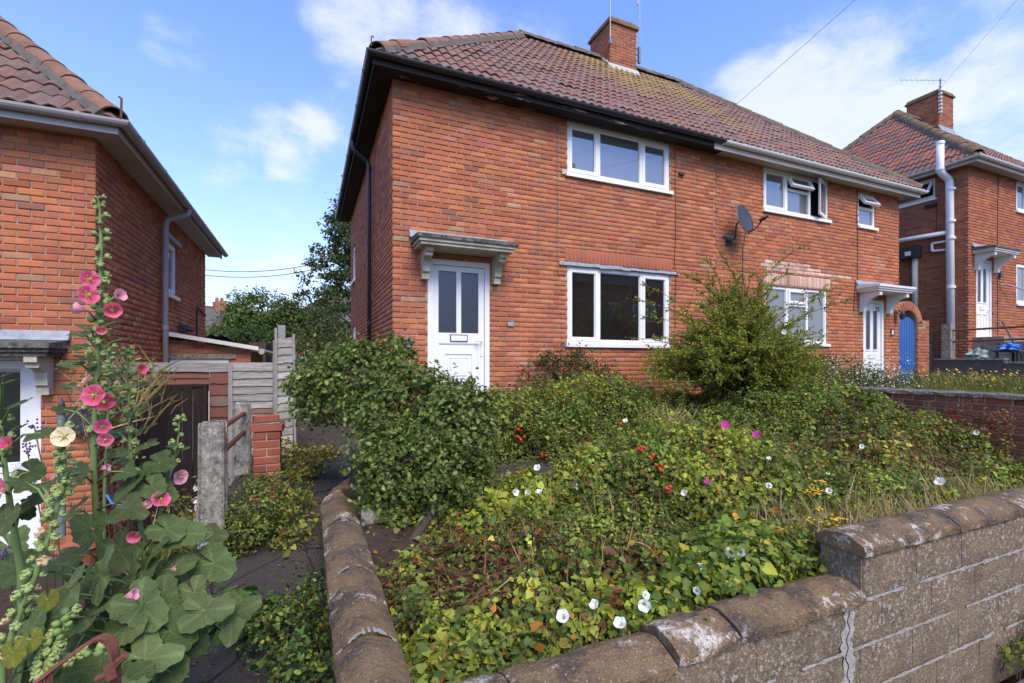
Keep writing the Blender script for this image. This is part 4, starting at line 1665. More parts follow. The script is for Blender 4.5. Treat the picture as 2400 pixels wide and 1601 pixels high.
# lean-to behind the fence
LT = thing('brick_lean_to', 'small brick lean-to with sloping white edged roof behind the board fence', 'shed', (XL + .6, 9.2, -1.7))
Lt = front_L(9.2)
opt = [(-2.05, -1.23, -1.6, 0.06)]
mb = MB()
mortar_wall(mb, Lt, XL + .01, -0.90, -1.7, 0.20, opt)
mb.add([Lt(XL + .01, -.008, .2), Lt(-.9, -.008, .2), Lt(XL + .01, -.008, .40)], [(0, 1, 2)])
mb.box(-0.92, -0.90, 9.21, 11.6, -1.7, .2)
lw = obj('wall', mb, MORTAR, LT)
bt = bricks_for(Lt, XL + .01, -0.90, -1.6, 0.40, opt, zref=0.0)
bt = [b for b in bt if b[2] < .40 - (b[1] - XL) * .165]
lay(lw, bt, limit=120, hidden=lambda b: b[2] < -.02)
mb = MB()
lbox(mb, Lt, -2.05, -1.23, -.1, -.03, -1.6, .06)
lbox(mb, Lt, -2.05, -1.23, -.03, .0, -.04, .06)
obj('door', mb, UPVC_OLD, LT)
mb = MB()
lbox(mb, Lt, -2.09, -1.12, 0, .03, .065, .14)
obj('lintel', mb, CONCRETE, LT)
mb = MB()
mb.hexa([(XL + .005, 9.08, .47), (-.78, 9.08, .235), (-.78, 11.7, .235), (XL + .005, 11.7, .47), (XL + .005, 9.08, .50), (-.78, 9.08, .265), (-.78, 11.7, .265), (XL + .005, 11.7, .50)])
lr = obj('roof', mb, LEAD, LT)
mb = MB()
mb.hexa([(XL + .005, 9.055, .44), (-.77, 9.055, .205), (-.77, 9.078, .205), (XL + .005, 9.078, .44), (XL + .005, 9.055, .505), (-.77, 9.055, .27), (-.77, 9.078, .27), (XL + .005, 9.078, .505)])
obj('bargeboard', mb, UPVC_OLD, lr)
mb = MB()
mb.tube([(-.73, 9.1, .19), (-.73, 11.7, .19)], .05, 10)
obj('gutter', mb, GREYPVC, lr)

# old shed with a corrugated roof further back
SH = thing('old_shed', 'dilapidated dark timber shed with corrugated sheet roof behind the fence', 'shed', (-0.8, 13.5, -1.2))
mb = MB()
for i in range(14):
    x = -3.6 + i * .19
    if 8 < i < 12:
        continue
    mb.box(x, x + .18, 13.0 + rng.uniform(0, .02), 13.03, -1.2, .50)
obj('wall', mb, SHEDWOOD, SH)
mb = MB()
mb.box(-3.6, -0.95, 13.2, 15.2, -1.2, .46)
obj('interior', mb, DARK, SH)
mb = MB()
for i in range(5):
    x = -1.9 + i * .19
    mb.box(x, x + .16, 12.99, 13.02, -1.2, rng.uniform(.35, .5))
obj('broken_board', mb, SHEDWOOD, SH)
mb = MB()
xs = np.linspace(-4.4, -1.75, 100)
V, F = [], []
for j, (y, z) in enumerate(((12.7, .64), (15.3, .50))):
    for x in xs:
        V.append((x, y, z + .03 * math.sin(x * 2 * math.pi / .19)))
    for x in xs:
        V.append((x, y, z - .008 + .03 * math.sin(x * 2 * math.pi / .19)))
n = len(xs)
for i in range(n - 1):
    F += [(i, i + 1, 2 * n + i + 1, 2 * n + i), (n + i, 3 * n + i, 3 * n + i + 1, n + i + 1), (i, n + i, n + i + 1, i + 1)]
mb.add(V, F)
obj('roof', mb, CORRUGATED, SH)

# ------------------------------------------------------------------ the house on the right, further up the street
DZR = 1.28
H3 = thing('semi_detached_house', 'higher red brick house at the right edge with tall white soil pipe on its side', 'house', (15.76, YF, 0.0), 'red brick houses along the street')
X3 = 15.76
Lw3 = west_L(X3)
op3 = [(16.14, 17.02, 0.66, 2.76), (18.28, 20.3, 1.62, 2.80), (18.28, 20.3, 4.25, 5.12)]
op3w = [(7.25, 8.3, 4.50, 5.08)]
mb = MB()
mortar_wall(mb, Lf, X3, 22.0, -0.8, 5.18, op3)
mortar_wall(mb, Lw3, YF, YB, -0.8, 5.18, op3w)
wall3 = obj('wall', mb, MORTAR, H3)
dull = lambda u, z: tuple(x * 0.80 for x in brick_col())  # side wall bricks darker than the front: its shade is put into their colour
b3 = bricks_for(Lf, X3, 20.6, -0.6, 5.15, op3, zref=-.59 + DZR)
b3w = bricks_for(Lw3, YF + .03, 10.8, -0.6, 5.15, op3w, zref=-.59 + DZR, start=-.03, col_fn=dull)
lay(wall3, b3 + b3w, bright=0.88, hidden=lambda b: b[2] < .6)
front_door(H3, Lf, 16.14, 17.02, 0.70, 2.76, 'two_slots', rec=.06)
window(H3, Lf, 18.28, 20.3, 1.66, 2.80, (18.9, 19.6), ('s', 'f', 's'), g=GLASS_NET)
window(H3, Lf, 18.28, 20.3, 4.28, 5.12, (18.9, 19.6), ('s', 'f', 's'), g=GLASS_UP)
ws = window(H3, Lw3, 7.25, 8.3, 4.52, 5.08, (), (('vent', 4.58, R(35)),), g=GLASS)
ws['label'] = 'small side window with its pane tilted open'
canopy(H3, Lf, 15.9, 17.25, 0.48, 3.02, WEATHERED, UPVC_OLD, UPVC_OLD, stepped=False)
for L_, a, b, q in ((Lf, X3 - .284, 22.0, 0), (Lw3, YF - .262, YB + .28, 1)):
    mb = MB()
    lbox(mb, L_, a, b, 0.262, 0.284, 5.09, 5.22)
    obj('fascia', mb, SOFFIT, H3)
    mb = MB()
    lbox(mb, L_, a + (.264 if q else .024), b, 0.0, 0.2615, 5.142 + .001 * q, 5.16)
    obj('soffit', mb, SOFFIT, H3)
gutter(H3, [(22.0, YF - .332), (X3 - .345, YF - .332), (X3 - .345, YB + .35)], [(0, -1), (-1, 0)], 5.225, PALEPVC, rad=.058)
mb = MB()
A3, B3 = hip_body(mb, X3 - .28, 22.0, 6.22, YB + .3, 5.252, PITCH, True, False)
roof3 = obj('roof', mb, ROOFBASE, H3)
tile_slope(roof3, (X3 - .28, 6.22, 5.252), ex, er, en, 6.5, SL, True, False, TILE_COLS, vis=lambda P: proj(P)[0] < 2440)
ey = Vector((0, -1, 0))
tile_slope(roof3, (X3 - .28, YB + .3, 5.252), ey, Vector((math.cos(PITCH), 0, math.sin(PITCH))), Vector((-math.sin(PITCH), 0, math.cos(PITCH))), YB + .3 - 6.22, SL, True, True, TILE_RED)
hip_line(roof3, (X3 - .26, 6.24, 5.31), A3 + Vector((0, 0, .07)), m=HIPMOSS)
hip_line(roof3, (X3 - .26, YB + .28, 5.31), A3 + Vector((0, 0, .07)), m=HIPMOSS)
hip_line(roof3, A3 + Vector((0, 0, .075)), B3 + Vector((0, 0, .075)), 'ridge_tile', HIPMOSS)
c3p = chimney(H3, 20.5, 21.4, 9.3, 10.3, 7.9, 9.55, HIPMOSS, 0.72)
mb = MB()
mb.hexa([(20.42, 9.2, 8.12), (21.44, 9.2, 8.12), (21.44, 9.298, 8.2), (20.42, 9.298, 8.2), (20.42, 9.2, 8.16), (21.44, 9.2, 8.16), (21.44, 9.298, 8.42), (20.42, 9.298, 8.42)])
obj('flashing', mb, LEAD, c3p)
sp = [(X3 - .41, 6.95, 5.85), (X3 - .41, 6.95, 5.05), (X3 - .11, 6.88, 4.85), (X3 - .11, 6.85, 0.05)]
soil = round_pipe(H3, bend(sp, .1), 0.085, UPVC, 'soil_pipe', collars=[(X3 - .41, 6.95, 5.8), (X3 - .41, 6.95, 5.12), (X3 - .11, 6.85, 4.6), (X3 - .11, 6.85, 3.3), (X3 - .11, 6.85, 2.0), (X3 - .11, 6.85, 3.75)])
round_pipe(H3, [(X3 - .11, 6.9, 3.47), (X3 - .11, 8.55, 3.53)], .06, UPVC, 'waste_pipe')
round_pipe(H3, bend([(X3 - .08, 6.9, 3.02), (X3 - .08, 7.28, 3.05), (X3 - .08, 7.28, 3.26), (X3 - .08, 6.95, 3.25)], .04), .03, UPVC, 'waste_pipe')
mb = MB()
lbox(mb, Lw3, 7.55, 8.05, 0, .2, 2.95, 3.28)
mbx = obj('meter_box', mb, PLASTIC_DARK, H3)
mb = MB()
lbox(mb, Lw3, 7.72, 7.86, .201, .205, 3.02, 3.14)
obj('warning_sticker', mb, UPVC_OLD, mbx)
round_pipe(H3, [(X3 - .07, 7.68, 2.95), (X3 - .07, 7.68, 1.0)], .07, GREYPVC, 'cable_conduit')
for z in (3.18, 3.02):
    mb = MB()
    mb.tube([Lw3(8.05, .04, z), Lw3(8.6, .04, z - .02), Lw3(9.6, .04, z - .1)], .02, 6)
    obj('wall_cable', mb, CABLE, H3)
mb = MB()
mb.tube([Lw3(7.2, .02, 4.3), Lw3(7.22, .02, 3.4)], .008, 5)
lbox(mb, Lw3, 7.2, 7.45, 0, .1, 4.28, 4.36)
obj('wall_cable', mb, CABLE, H3)
mb = MB()
mb.tube([Lf(17.25, .01, 5.1), Lf(17.2, .01, 3.6), Lf(17.22, .01, .5)], .007, 5)
obj('wall_cable', mb, CABLE, H3)
mb = MB()
mb.tube([Lf(17.35, .03, 2.12), Lf(17.4, .12, 2.13), Lf(18.3, .35, 1.9)], .02, 8)
obj('handrail', mb, GREYPVC, H3)
mb = MB()
lbox(mb, Lf, 17.27, 17.38, 0, .05, 2.32, 2.46)
obj('doorbell', mb, PLASTIC_DARK, H3)
mb = MB()
for i, (z0, z1, y) in enumerate(((0.0, .28, 1.5), (.281, .52, 1.0), (.521, .66, .6))):
    lbox(mb, Lf, 15.95 - .0 * i, 18.2, 0, y, z0, z1)
obj('entrance_steps', mb, CONCRETE, H3)
# ------------------------------------------------------------------ satellite dish, key safe, lamp: small things fixed to the walls
SD = thing('satellite_dish', 'dark grey satellite dish on the brick wall between the two upstairs windows', 'satellite dish', Lf(7.55, 0.05, 2.4))
mb = MB()
ctr = Lf(7.32, 0.27, 2.62)
dn = Vector((0.20, -0.95, 0.24)).normalized()
du = dn.cross(Vector((0, 0, 1))).normalized()
dv = du.cross(dn).normalized()
vs, fs = [], []
S_ = 24
for lay_, off in ((0, 0.0), (1, -0.012)):
    for rr in (0.02, .5, .8, 1.0):
        for k in range(S_):
            a = 2 * math.pi * k / S_
            vs.append(ctr + du * math.cos(a) * .25 * rr + dv * math.sin(a) * .28 * rr + dn * (.055 * rr * rr + off))
for lay_ in range(2):
    for i in range(3):
        for k in range(S_):
            k2 = (k + 1) % S_
            o_ = lay_ * 4 * S_
            fs.append((o_ + i * S_ + k, o_ + i * S_ + k2, o_ + (i + 1) * S_ + k2, o_ + (i + 1) * S_ + k))
for k in range(S_):
    k2 = (k + 1) % S_
    fs.append((3 * S_ + k, 3 * S_ + k2, 7 * S_ + k2, 7 * S_ + k))
mb.add(vs, fs)
obj('reflector', mb, DISH, SD, smooth=True)
mb = MB()
foc = ctr + dn * .34 - dv * .16
mb.tube([ctr - dv * .27 + dn * .05, ctr - dv * .26 + dn * .2, foc], .012, 8)
mb.tube([foc - dn * .06, foc + dn * .05], .03, 10)
mb.tube([foc + dn * .04, foc + dn * .1], .02, 10)
obj('feed_arm', mb, PLASTIC_DARK, SD)
mb = MB()
mb.tube(bend([ctr - dn * .01, ctr - dn * .08, Lf(7.30, .15, 2.56), Lf(7.28, .14, 2.30), Lf(7.26, .01, 2.28)], .06), .016, 8)
lbox(mb, Lf, 7.19, 7.33, 0, .012, 2.20, 2.36)
mb.tube([Lf(7.12, .02, 2.36), Lf(7.38, .05, 2.2)], .012, 6)
obj('wall_bracket', mb, PLASTIC_DARK, SD)
mb = MB()
mb.tube([ctr - dv * .24, Lf(7.62, .05, 2.32), Lf(7.63, .012, 2.2), Lf(7.63, .012, 0.5)], .006, 5)
obj('cable', mb, CABLE, SD)

KS = thing('key_safe', 'small grey key safe on the brick wall left of the front door', 'key safe', Lf(1.27, 0, .215))
mb = MB()
prof = [(-.045, 0), (.045, 0), (.045, .10), (.03, .128), (-.03, .128), (-.045, .10)]
mb.prism(prof, lambda a, b, d: Lf(1.27 + a, d, .215 + b), 0.0, 0.045)
obj('body', mb, PLASTIC_GREY, KS)
mb = MB()
mb.prism([(a * .55, .095 + (b - .05) * .35) for a, b in prof], lambda a, b, d: Lf(1.27 + a, d, .215 + b - .0), 0.0455, 0.052)
lbox(mb, Lf, 1.245, 1.295, .0455, .05, .235, .247)
obj('dial', mb, PLASTIC_DARK, KS)
DBL = obj('house_plaque', (lambda m_: (m_.prism([(-.055, 0), (-.045, -.03), (.045, -.035), (.06, 0), (.045, .035), (-.045, .03)], lambda a, b, d: Lf(2.80 + a, d, .58 + b), 0.0, 0.022), m_)[1])(MB()), LEAD)
tag(DBL, 'small worn grey plaque on the brick wall right of the front door', 'plaque')

WL = thing('wall_lamp', 'black wall lantern under the white canopy beside the blue gate', 'lamp', Lf(12.55, 0, 1.0))
mb = MB()
lbox(mb, Lf, 12.5, 12.6, 0, .02, 1.02, 1.2)
mb.tube([Lf(12.55, .02, 1.15), Lf(12.55, .12, 1.2), Lf(12.55, .14, 1.16)], .012, 6)
mb.lathe([(.03, .16), (.075, .11), (.07, .10)], Lf(12.55, .14, 1.0), 8)
obj('bracket', mb, PLASTIC_DARK, WL)
mb = MB()
mb.lathe([(.045, 0), (.065, .1)], Lf(12.55, .14, .99), 8)
obj('lantern', mb, PLASTIC_DARK, WL)
NP = MB()
lbox(NP, Lf, 12.36, 12.48, 0, .015, .62, .78)
np_ = tag(obj('number_plaque', NP, PLASTIC_DARK), 'small dark house number plaque between the white door and the blue gate', 'plaque')
NP = MB()
lbox(NP, Lf, 12.39, 12.45, .0151, .017, .65, .75)
obj('plaque_face', NP, UPVC_OLD, np_)

# aerials on the chimneys
# masts
AE = thing('tv_aerial', 'tall thin aerial mast strapped to the near corner of the middle chimney', 'aerial', (6.70, 9.53, 7.6), 'aerials on the chimneys')
mb = MB()
mb.tube([(6.69, 9.50, 7.75), (6.70, 9.51, 8.05), (6.70, 9.52, 9.9)], .013, 6)
obj('mast', mb, ALU, AE)
mb = MB()
mb.tube([(6.69, 9.5, 7.78), (6.73, 9.56, 7.74)], .02, 6)
mb.box(6.665, 6.715, 9.475, 9.53, 7.70, 7.82)
obj('clamp', mb, ALU, AE)
AE2 = thing('tv_aerial', 'thin aerial mast on the right face of the middle chimney', 'aerial', (7.60, 9.6, 7.5), 'aerials on the chimneys')
mb = MB()
mb.tube([(7.62, 9.58, 7.55), (7.62, 9.58, 9.9)], .008, 6)
mb.tube([(7.66, 9.6, 7.9), (7.66, 9.6, 9.8)], .005, 6)
obj('mast', mb, ALU, AE2)
mb = MB()
for z in (7.55, 7.7, 7.85):
    mb.tube([(7.52, 9.6, z), (7.68, 9.58, z + .02)], .014, 6)
mb.box(7.59, 7.65, 9.55, 9.61, 7.5, 7.9)
obj('clamp', mb, ALU, AE2)
for k in range(2):
    mb = MB()
    mb.tube([(7.57, 9.58, 8.95 + .3 * k), (7.57, 9.58, 9.15 + .3 * k)], .02, 6)
    obj('dipole', mb, ALU, AE2)
AE3 = thing('tv_aerial', 'spiky aerial lying across the top of the right-hand chimney', 'aerial', (20.45, 9.28, 9.0), 'aerials on the chimneys')
mb = MB()
mb.tube([(20.45, 9.25, 8.75), (20.45, 9.25, 10.0)], .025, 6)
obj('mast', mb, ALU, AE3)
mb = MB()
a_, b_ = Vector((20.6, 9.2, 9.95)), Vector((19.35, 9.9, 10.05))
mb.tube([a_, b_], .007, 5)
for k in range(9):
    p = a_.lerp(b_, k / 8)
    mb.tube([p + Vector((.02, .04, .09)), p - Vector((.02, .04, .09))], .0035, 4)
obj('boom', mb, ALU, AE3)
mb = MB()
for k in range(8):
    mb.box(20.41, 20.49, 9.21, 9.29, 8.8 + k * .13, 8.86 + k * .13)
obj('clamp', mb, UPVC_OLD, AE3)

# ------------------------------------------------------------------ arched gateway between the middle and right houses
AW = thing('gateway_wall', 'brick wall with a round arch over the blue gate', 'wall', (13.4, YF, -.7))
gx0, gx1, gz = 12.72, 13.47, 0.87
gr = (gx1 - gx0) / 2
gc = (gx0 + gx1) / 2
mb = MB()
mb.box(gx1 + .004, 13.95, YF + .01, YF + .22, -1.0, 1.02)
seg = 14
vs, fs = [], []
for k in range(seg + 1):
    a = math.pi * k / seg
    for rr in (gr + .002, gr + .215):
        for y in (YF + .01, YF + .21):
            vs.append((gc + math.cos(a) * rr, y, gz + math.sin(a) * rr))
for k in range(seg):
    q = k * 4
    fs += [(q, q + 2, q + 6, q + 4), (q + 1, q + 5, q + 7, q + 3), (q + 2, q + 3, q + 7, q + 6), (q, q + 4, q + 5, q + 1)]
mb.add(vs, fs)
aw = obj('wall', mb, MORTAR, AW)
ba = bricks_for(Lf, gx1, 13.95, -.95, 1.02, (), zref=-.59)
ba = [b for b in ba if not (b[2] > gz and math.hypot(b[1] - gc, b[2] - gz) < gr + .24)]
bw_ = bricks_for(east_L(13.95), YF + .02, YF + .22, -.95, 1.02, (), zref=-.59)
lay(aw, ba + bw_, bright=.85)
for k in range(17):
    a = math.pi * (k + .5) / 17
    if math.cos(a) < -.75:
        continue
    c_ = brick_col(.85)
    o = link('brick', brick_mesh(c_, BRICK), aw, Vector((gc + math.cos(a) * (gr + .11), YF - .004, gz + math.sin(a) * (gr + .11))) - org(aw))
    o.rotation_euler = (0, -a, 0)
    o.scale = (.205, .1, .066)
GT = thing('garden_gate', 'bright blue painted boarded gate with curved top in the brick arch', 'gate', (gc, YF + .08, -.6))
nb = 7
bw = (gx1 - gx0 - .02) / nb
for i in range(nb):
    x0 = gx0 + .01 + i * bw
    mb = MB()
    pr = [(x0 + .006, -.62), (x0 + bw - .006, -.62)]
    for t in (1, .5, 0):
        x = x0 + .006 + (bw - .012) * t
        pr.append((x, .86 + .235 * math.sqrt(max(0, 1 - ((x - gc) / (gr + .02)) ** 2))))
    mb.prism(pr, lambda a, b, d: Vector((a, YF + .07 + d, b)), 0, .025)
    obj('gate_board', mb, BLUEPAINT, GT)
mb = MB()
for z in (-.3, .6):
    mb.box(gx0 + .012, gx1 - .012, YF + .0955, YF + .125, z, z + .1)
obj('rail', mb, BLUEPAINT, GT)
mb = MB()
mb.box(gx0 + .05, gx0 + .10, YF + .05, YF + .069, .04, .14)
mb.tube([(gx0 + .07, YF + .06, .1), (gx0 + .16, YF + .03, .06)], .014, 6)
obj('latch', mb, CHROME, GT)

# ------------------------------------------------------------------ front garden walls
def coping(parent, a, b, m, w=0.25, hz=0.10, zb=-1.172, end_gap=0.006, seed=0, rise=0.0):
    """one coping stone from plan point a to plan point b"""
    a, b = Vector((*a, 0)), Vector((*b, 0))
    d = b - a
    Ln = d.length
    d.normalize()
    s = Vector((-d.y, d.x, 0))
    prof = [(-.5, 0.0), (-.5, .34), (-.485, .48), (-.43, .58), (-.3, .78), (-.14, .95), (0.02, 1.0), (.16, .95), (.3, .80), (.43, .60), (.485, .48), (.5, .34), (.5, 0.0)]
    n = max(6, int(Ln / .05))
    k = len(prof)
    mb = MB()
    vs = []
    r_ = random.Random(seed)
    ph = [r_.uniform(0, 6) for _ in range(8)]
    for i in range(n + 1):
        t = i / n
        p = a + d * (end_gap + (Ln - 2 * end_gap) * t)
        e = 1.0 - 0.07 * (math.exp(-t * n / .8) + math.exp(-(1 - t) * n / .8))
        for j, (x, z) in enumerate(prof):
            bu = .0022 * math.sin(t * Ln * 31 + j * 2.1 + ph[0]) + .0022 * math.sin(t * Ln * 13 + j * .9 + ph[1]) + r_.gauss(0, .0014)
            zz = z * hz * e + (bu if z > .2 else 0)
            vs.append(p + s * (x * w * (1 - .02 * (1 - e) * 10) + bu * (1 if abs(x) > .4 else 0)) + Vector((0, 0, zb + zz + rise * t)))
    fs = []
    for i in range(n):
        for j in range(k - 1):
            fs.append((i * k + j, (i + 1) * k + j, (i + 1) * k + j + 1, i * k + j + 1))
        fs.append((i * k + k - 1, (i + 1) * k + k - 1, (i + 1) * k, i * k))
    fs += [tuple(range(k)), tuple(n * k + j for j in range(k))[::-1]]
    mb.add(vs, fs)
    return obj('coping_stone', mb, m, parent, smooth=False)


FW = thing('garden_wall', 'stepped front wall of mottled concrete blocks with brown rounded coping', 'wall', (2.5, 1.55, -1.95))
Lw_f = front_L(1.455)
mb = MB()
mb.box(0.13, 1.328, 1.459, 1.665, -1.95, -1.222)
mb.box(1.3285, 2.53, 1.459, 1.665, -1.95, -1.19)
mb.box(2.535, 6.8, 1.459, 1.665, -1.95, -.953)
obj('mortar_core', mb, BLOCK, FW)
blk = []
for k in range(4):
    z0 = -1.175 + .225 - (k + 1) * .225
    z1 = z0 + .225
    st = 2.535 if k == 0 else 0.13
    x = st - ([0, 0.10, .33, .10][k]) if k else st
    while x < 6.8:
        a, b = max(x, st), min(x + .45, 6.8)
        x += .45
        if b - a > .05:
            zt_ = z1
            if k == 1 and a < 2.5:
                if a < 1.3 < b:
                    b = 1.33
                    x = 1.33
                zt_ = -1.222 if b < 1.4 else -1.186
            blk.append((Lw_f, (a + b) / 2, (z0 + zt_) / 2, b - a - .012, zt_ - z0 - .013, None))
for L_, uc, zc, ln, h in [b[:5] for b in blk]:
    mb = MB()
    # a block with a slightly rounded rough face
    nx, nz = 7, 4
    vs, fs = [], []
    for j in range(nz + 1):
        for i in range(nx + 1):
            a = -ln / 2 + ln * i / nx
            b = -h / 2 + h * j / nz
            edge = 0.006 if i in (0, nx) or j in (0, nz) else 0
            vs.append(L_(uc + a, .004 - edge + rng.normal(0, .0012), zc + b))
    for j in range(nz):
        for i in range(nx):
            q = j * (nx + 1) + i
            fs.append((q, q + 1, q + nx + 2, q + nx + 1))
    o0 = len(vs)
    rg = [i for i in range(nx + 1)] + [j * (nx + 1) + nx for j in range(1, nz + 1)] + [nz * (nx + 1) + i for i in range(nx - 1, -1, -1)] + [j * (nx + 1) for j in range(nz - 1, 0, -1)]
    for q in rg:
        p = vs[q]
        vs.append(Vector((p[0], 1.49, p[2])))
    for q in range(len(rg)):
        q2 = (q + 1) % len(rg)
        fs.append((rg[q], rg[q2], o0 + q2, o0 + q))
    mb.add(vs, fs)
    obj('block', mb, BLOCK, FW)
# end face of the raised course
mb = MB()
mb.box(2.522, 2.534, 1.462, 1.662, -1.16, -.956)
obj('block', mb, BLOCK, FW)
sd = 1
for a, b, zb in ((.14, .66, -1.226), (.66, 1.33, -1.224), (1.33, 1.67, -1.192), (1.67, 2.52, -1.184)):
    coping(FW, (a, 1.555), (b, 1.555), COPING, seed=sd, hz=.092 if sd != 2 else .088, zb=zb)
    sd += 1
for a, b in ((2.50, 3.36), (3.36, 4.09), (4.09, 4.95), (4.95, 5.8), (5.8, 6.75)):
    coping(FW, (a, 1.555), (b, 1.555), COPING, zb=-.955, seed=sd, hz=.092)
    sd += 1
# smeared pointing and the crack below the step
mb = MB()
for z in (-1.176, -1.401, -1.626):
    n = 260
    h1 = .006
    for i in range(n):
        a = .2 + 6.4 * i / n
        b = .2 + 6.4 * (i + 1) / n
        h0 = h1 if i else .006
        h1 = .007 + .004 * math.sin(i * .9) * math.sin(i * .37) + abs(rng.normal(0, .002))
        if z == -1.176 and a < 2.5:
            continue
        if math.sin(i * .11 + z * 9) > .93:
            continue
        mb.quad((a, 1.4485, z - h0), (b, 1.4485, z - h1), (b, 1.4485, z + h1 * .8), (a, 1.4485, z + h0 * .8))
obj('pointing', mb, WALLMORTAR, FW)
mb = MB()
P_ = []
for i in range(26):
    z = -1.185 - i * .018
    w0 = .018 + .022 * abs(math.sin(i * .7)) + rng.uniform(0, .02)
    P_.append((2.40 + .012 * math.sin(i * .5) - w0, 2.40 + .012 * math.sin(i * .5) + w0 * .9, z))
for i in range(25):
    a, b = P_[i], P_[i + 1]
    mb.quad((a[0], 1.4475, a[2]), (b[0], 1.4475, b[2]), (b[1], 1.4475, b[2]), (a[1], 1.4475, a[2]))
obj('mortar_smear', mb, WALLMORTAR, FW)
mb = MB()
for i in range(25):
    x0, x1 = 2.395 + .010 * math.sin(i * 1.3) + .008 * math.sin(i * .37), 2.395 + .010 * math.sin((i + 1) * 1.3) + .008 * math.sin((i + 1) * .37)
    mb.quad((x0 - .004, 1.4465, -1.185 - i * .018), (x1 - .004, 1.4465, -1.203 - i * .018), (x1 + .003, 1.4465, -1.203 - i * .018), (x0 + .003, 1.4465, -1.185 - i * .018))
obj('crack', mb, DARK, FW)

SW = thing('garden_wall', 'low path-side wall with lichen spotted rounded coping, curving away towards the front door', 'wall', (.21, 2.8, -1.8))
mb = MB()
mb.box(0.115, 0.315, 1.67, 4.05, -1.9, -1.175)
cpts = [(.215, 4.05), (.33, 4.5), (.55, 4.92), (.86, 5.24)]
for (xa, ya), (xb, yb) in zip(cpts[:-1], cpts[1:]):
    d = Vector((xb - xa, yb - ya, 0)).normalized()
    s = Vector((-d.y, d.x, 0)) * .10
    A_, B_ = Vector((xa, ya, 0)), Vector((xb, yb, 0)) + d * .02
    mb.hexa([(*(A_ - s).xy, -1.7), (*(B_ - s).xy, -1.7), (*(B_ + s).xy, -1.7), (*(A_ + s).xy, -1.7), (*(A_ - s).xy, -1.175), (*(B_ - s).xy, -1.175), (*(B_ + s).xy, -1.175), (*(A_ + s).xy, -1.175)])
obj('rough_wall', mb, BLOCK, SW)
for a, b in ((1.42, 1.93), (1.93, 2.58), (2.58, 3.42), (3.42, 4.05)):
    coping(SW, (.215, a), (.215, b), COPING, seed=sd, hz=.115 if sd % 2 else .105)
    sd += 1
for p, q in zip(cpts[:-1], cpts[1:]):
    coping(SW, p, q, COPING, seed=sd)
    sd += 1
mb = MB()
for y, wv in ((2.58, .03), (3.42, .02), (1.93, .05)):
    n = 22
    for i in range(n):
        if rng.random() < .25:
            continue
        x0, x1 = .10 + .23 * i / n, .10 + .23 * (i + 1) / n
        zf = lambda x: -1.172 + .115 * max(.38, 1 - 2.2 * abs((x - .215) / .25) ** 1.6) + .0065
        w0 = wv * rng.uniform(.02, .45)
        mb.quad((x0, y - w0, zf(x0)), (x1, y - w0, zf(x1)), (x1, y + w0, zf(x1)), (x0, y + w0, zf(x0)))
obj('pointing', mb, WALLMORTAR, SW)
mb = MB()
mb.hexa([(.34, 3.30, -1.6), (.85, 3.34, -1.6), (.85, 3.5, -1.6), (.34, 3.46, -1.6), (.34, 3.40, -1.03), (.85, 3.44, -1.06), (.85, 3.5, -1.06), (.34, 3.46, -1.03)])
tag(obj('concrete_slab', mb, CONCRETE), 'grey concrete slab set on edge under the holly beside the low wall', 'slab')
slab('garden_path', (1.0, 2.6), (3.62, 4.15), lambda x, y: -1.0 + .1 * (y - 3.6), ASPHALT, .3, .2)

# boundary wall to number 73
DARKCAP = mat('dirty_capping', (0.17, 0.15, 0.125), 0.95, 0.7, 50, extra=x_concrete, coords='World')
BW = thing('boundary_wall', 'low dark red brick wall between the two front gardens with pale mortar top', 'wall', (6.95, 4, -1.2))
Lb = west_L(6.88)
mb = MB()
mb.box(6.888, 7.06, 1.7, 6.5, -1.3, -.385)
bwm = obj('wall', mb, MORTAR, BW)
darkb = lambda u, z: tuple(np.clip(np.array((0.20, 0.068, 0.042)) * (1 + rng.normal(0, .22)) * (1 + rng.normal(0, .06, 3)), .01, 1)) if rng.random() > .05 else (.33, .08, .04)
lay(bwm, bricks_for(Lb, 1.7, 6.5, -1.25, -.385, (), zref=-.385 - .075 * 14, col_fn=darkb))
mb = MB()
n = 70
vs, fs = [], []
for i in range(n + 1):
    y = 1.7 + 4.8 * i / n
    for x, z in ((6.855, -.388), (6.86, -.352), (6.91, -.335), (7.03, -.335), (7.08, -.35), (7.085, -.388)):
        vs.append((x + rng.normal(0, .004), y, z + (rng.normal(0, .004))))
for i in range(n):
    for j in range(5):
        fs.append((i * 6 + j, i * 6 + j + 1, i * 6 + 7 + j, i * 6 + 6 + j))
fs += [(0, 5, 4, 3, 2, 1)]
mb.add(vs, fs)
obj('mortar_capping', mb, DARKCAP, BW)

# retaining wall, railing and rubbish at the right
RW = thing('retaining_wall', 'dark stained concrete retaining wall beyond the blue gate', 'wall', (14.25, 4, -.8))
mb = MB()
mb.box(14.1, 14.32, 5.25, 6.5, -.9, .06)
mb.box(14.1, 14.32, 1.6, 5.24, -.9, -.02)
obj('wall', mb, DARKCONC, RW)
mb = MB()
mb.box(14.08, 14.34, 5.24, 6.5, .0605, .10)
mb.box(14.08, 14.34, 1.6, 5.235, -.0195, .03)
obj('coping_stone', mb, CONCRETE, RW)
RL = thing('railing', 'rusty two bar railing with a concrete post above the retaining wall', 'railing', (14.2, 5, .06))
mb = MB()
mb.box(14.1, 14.3, 6.18, 6.36, .101, .93)
obj('post', mb, CONCRETE, RL)
mb = MB()
mb.box(14.15, 14.25, 4.75, 4.83, .0305, .95)
obj('post', mb, RUST, RL)
for z in (.50, .77):
    mb = MB()
    mb.tube([(14.2, 6.19, z), (14.2, 3.0, z + .03)], .024, 8)
    obj('rail', mb, RUST, RL)
mb = MB()
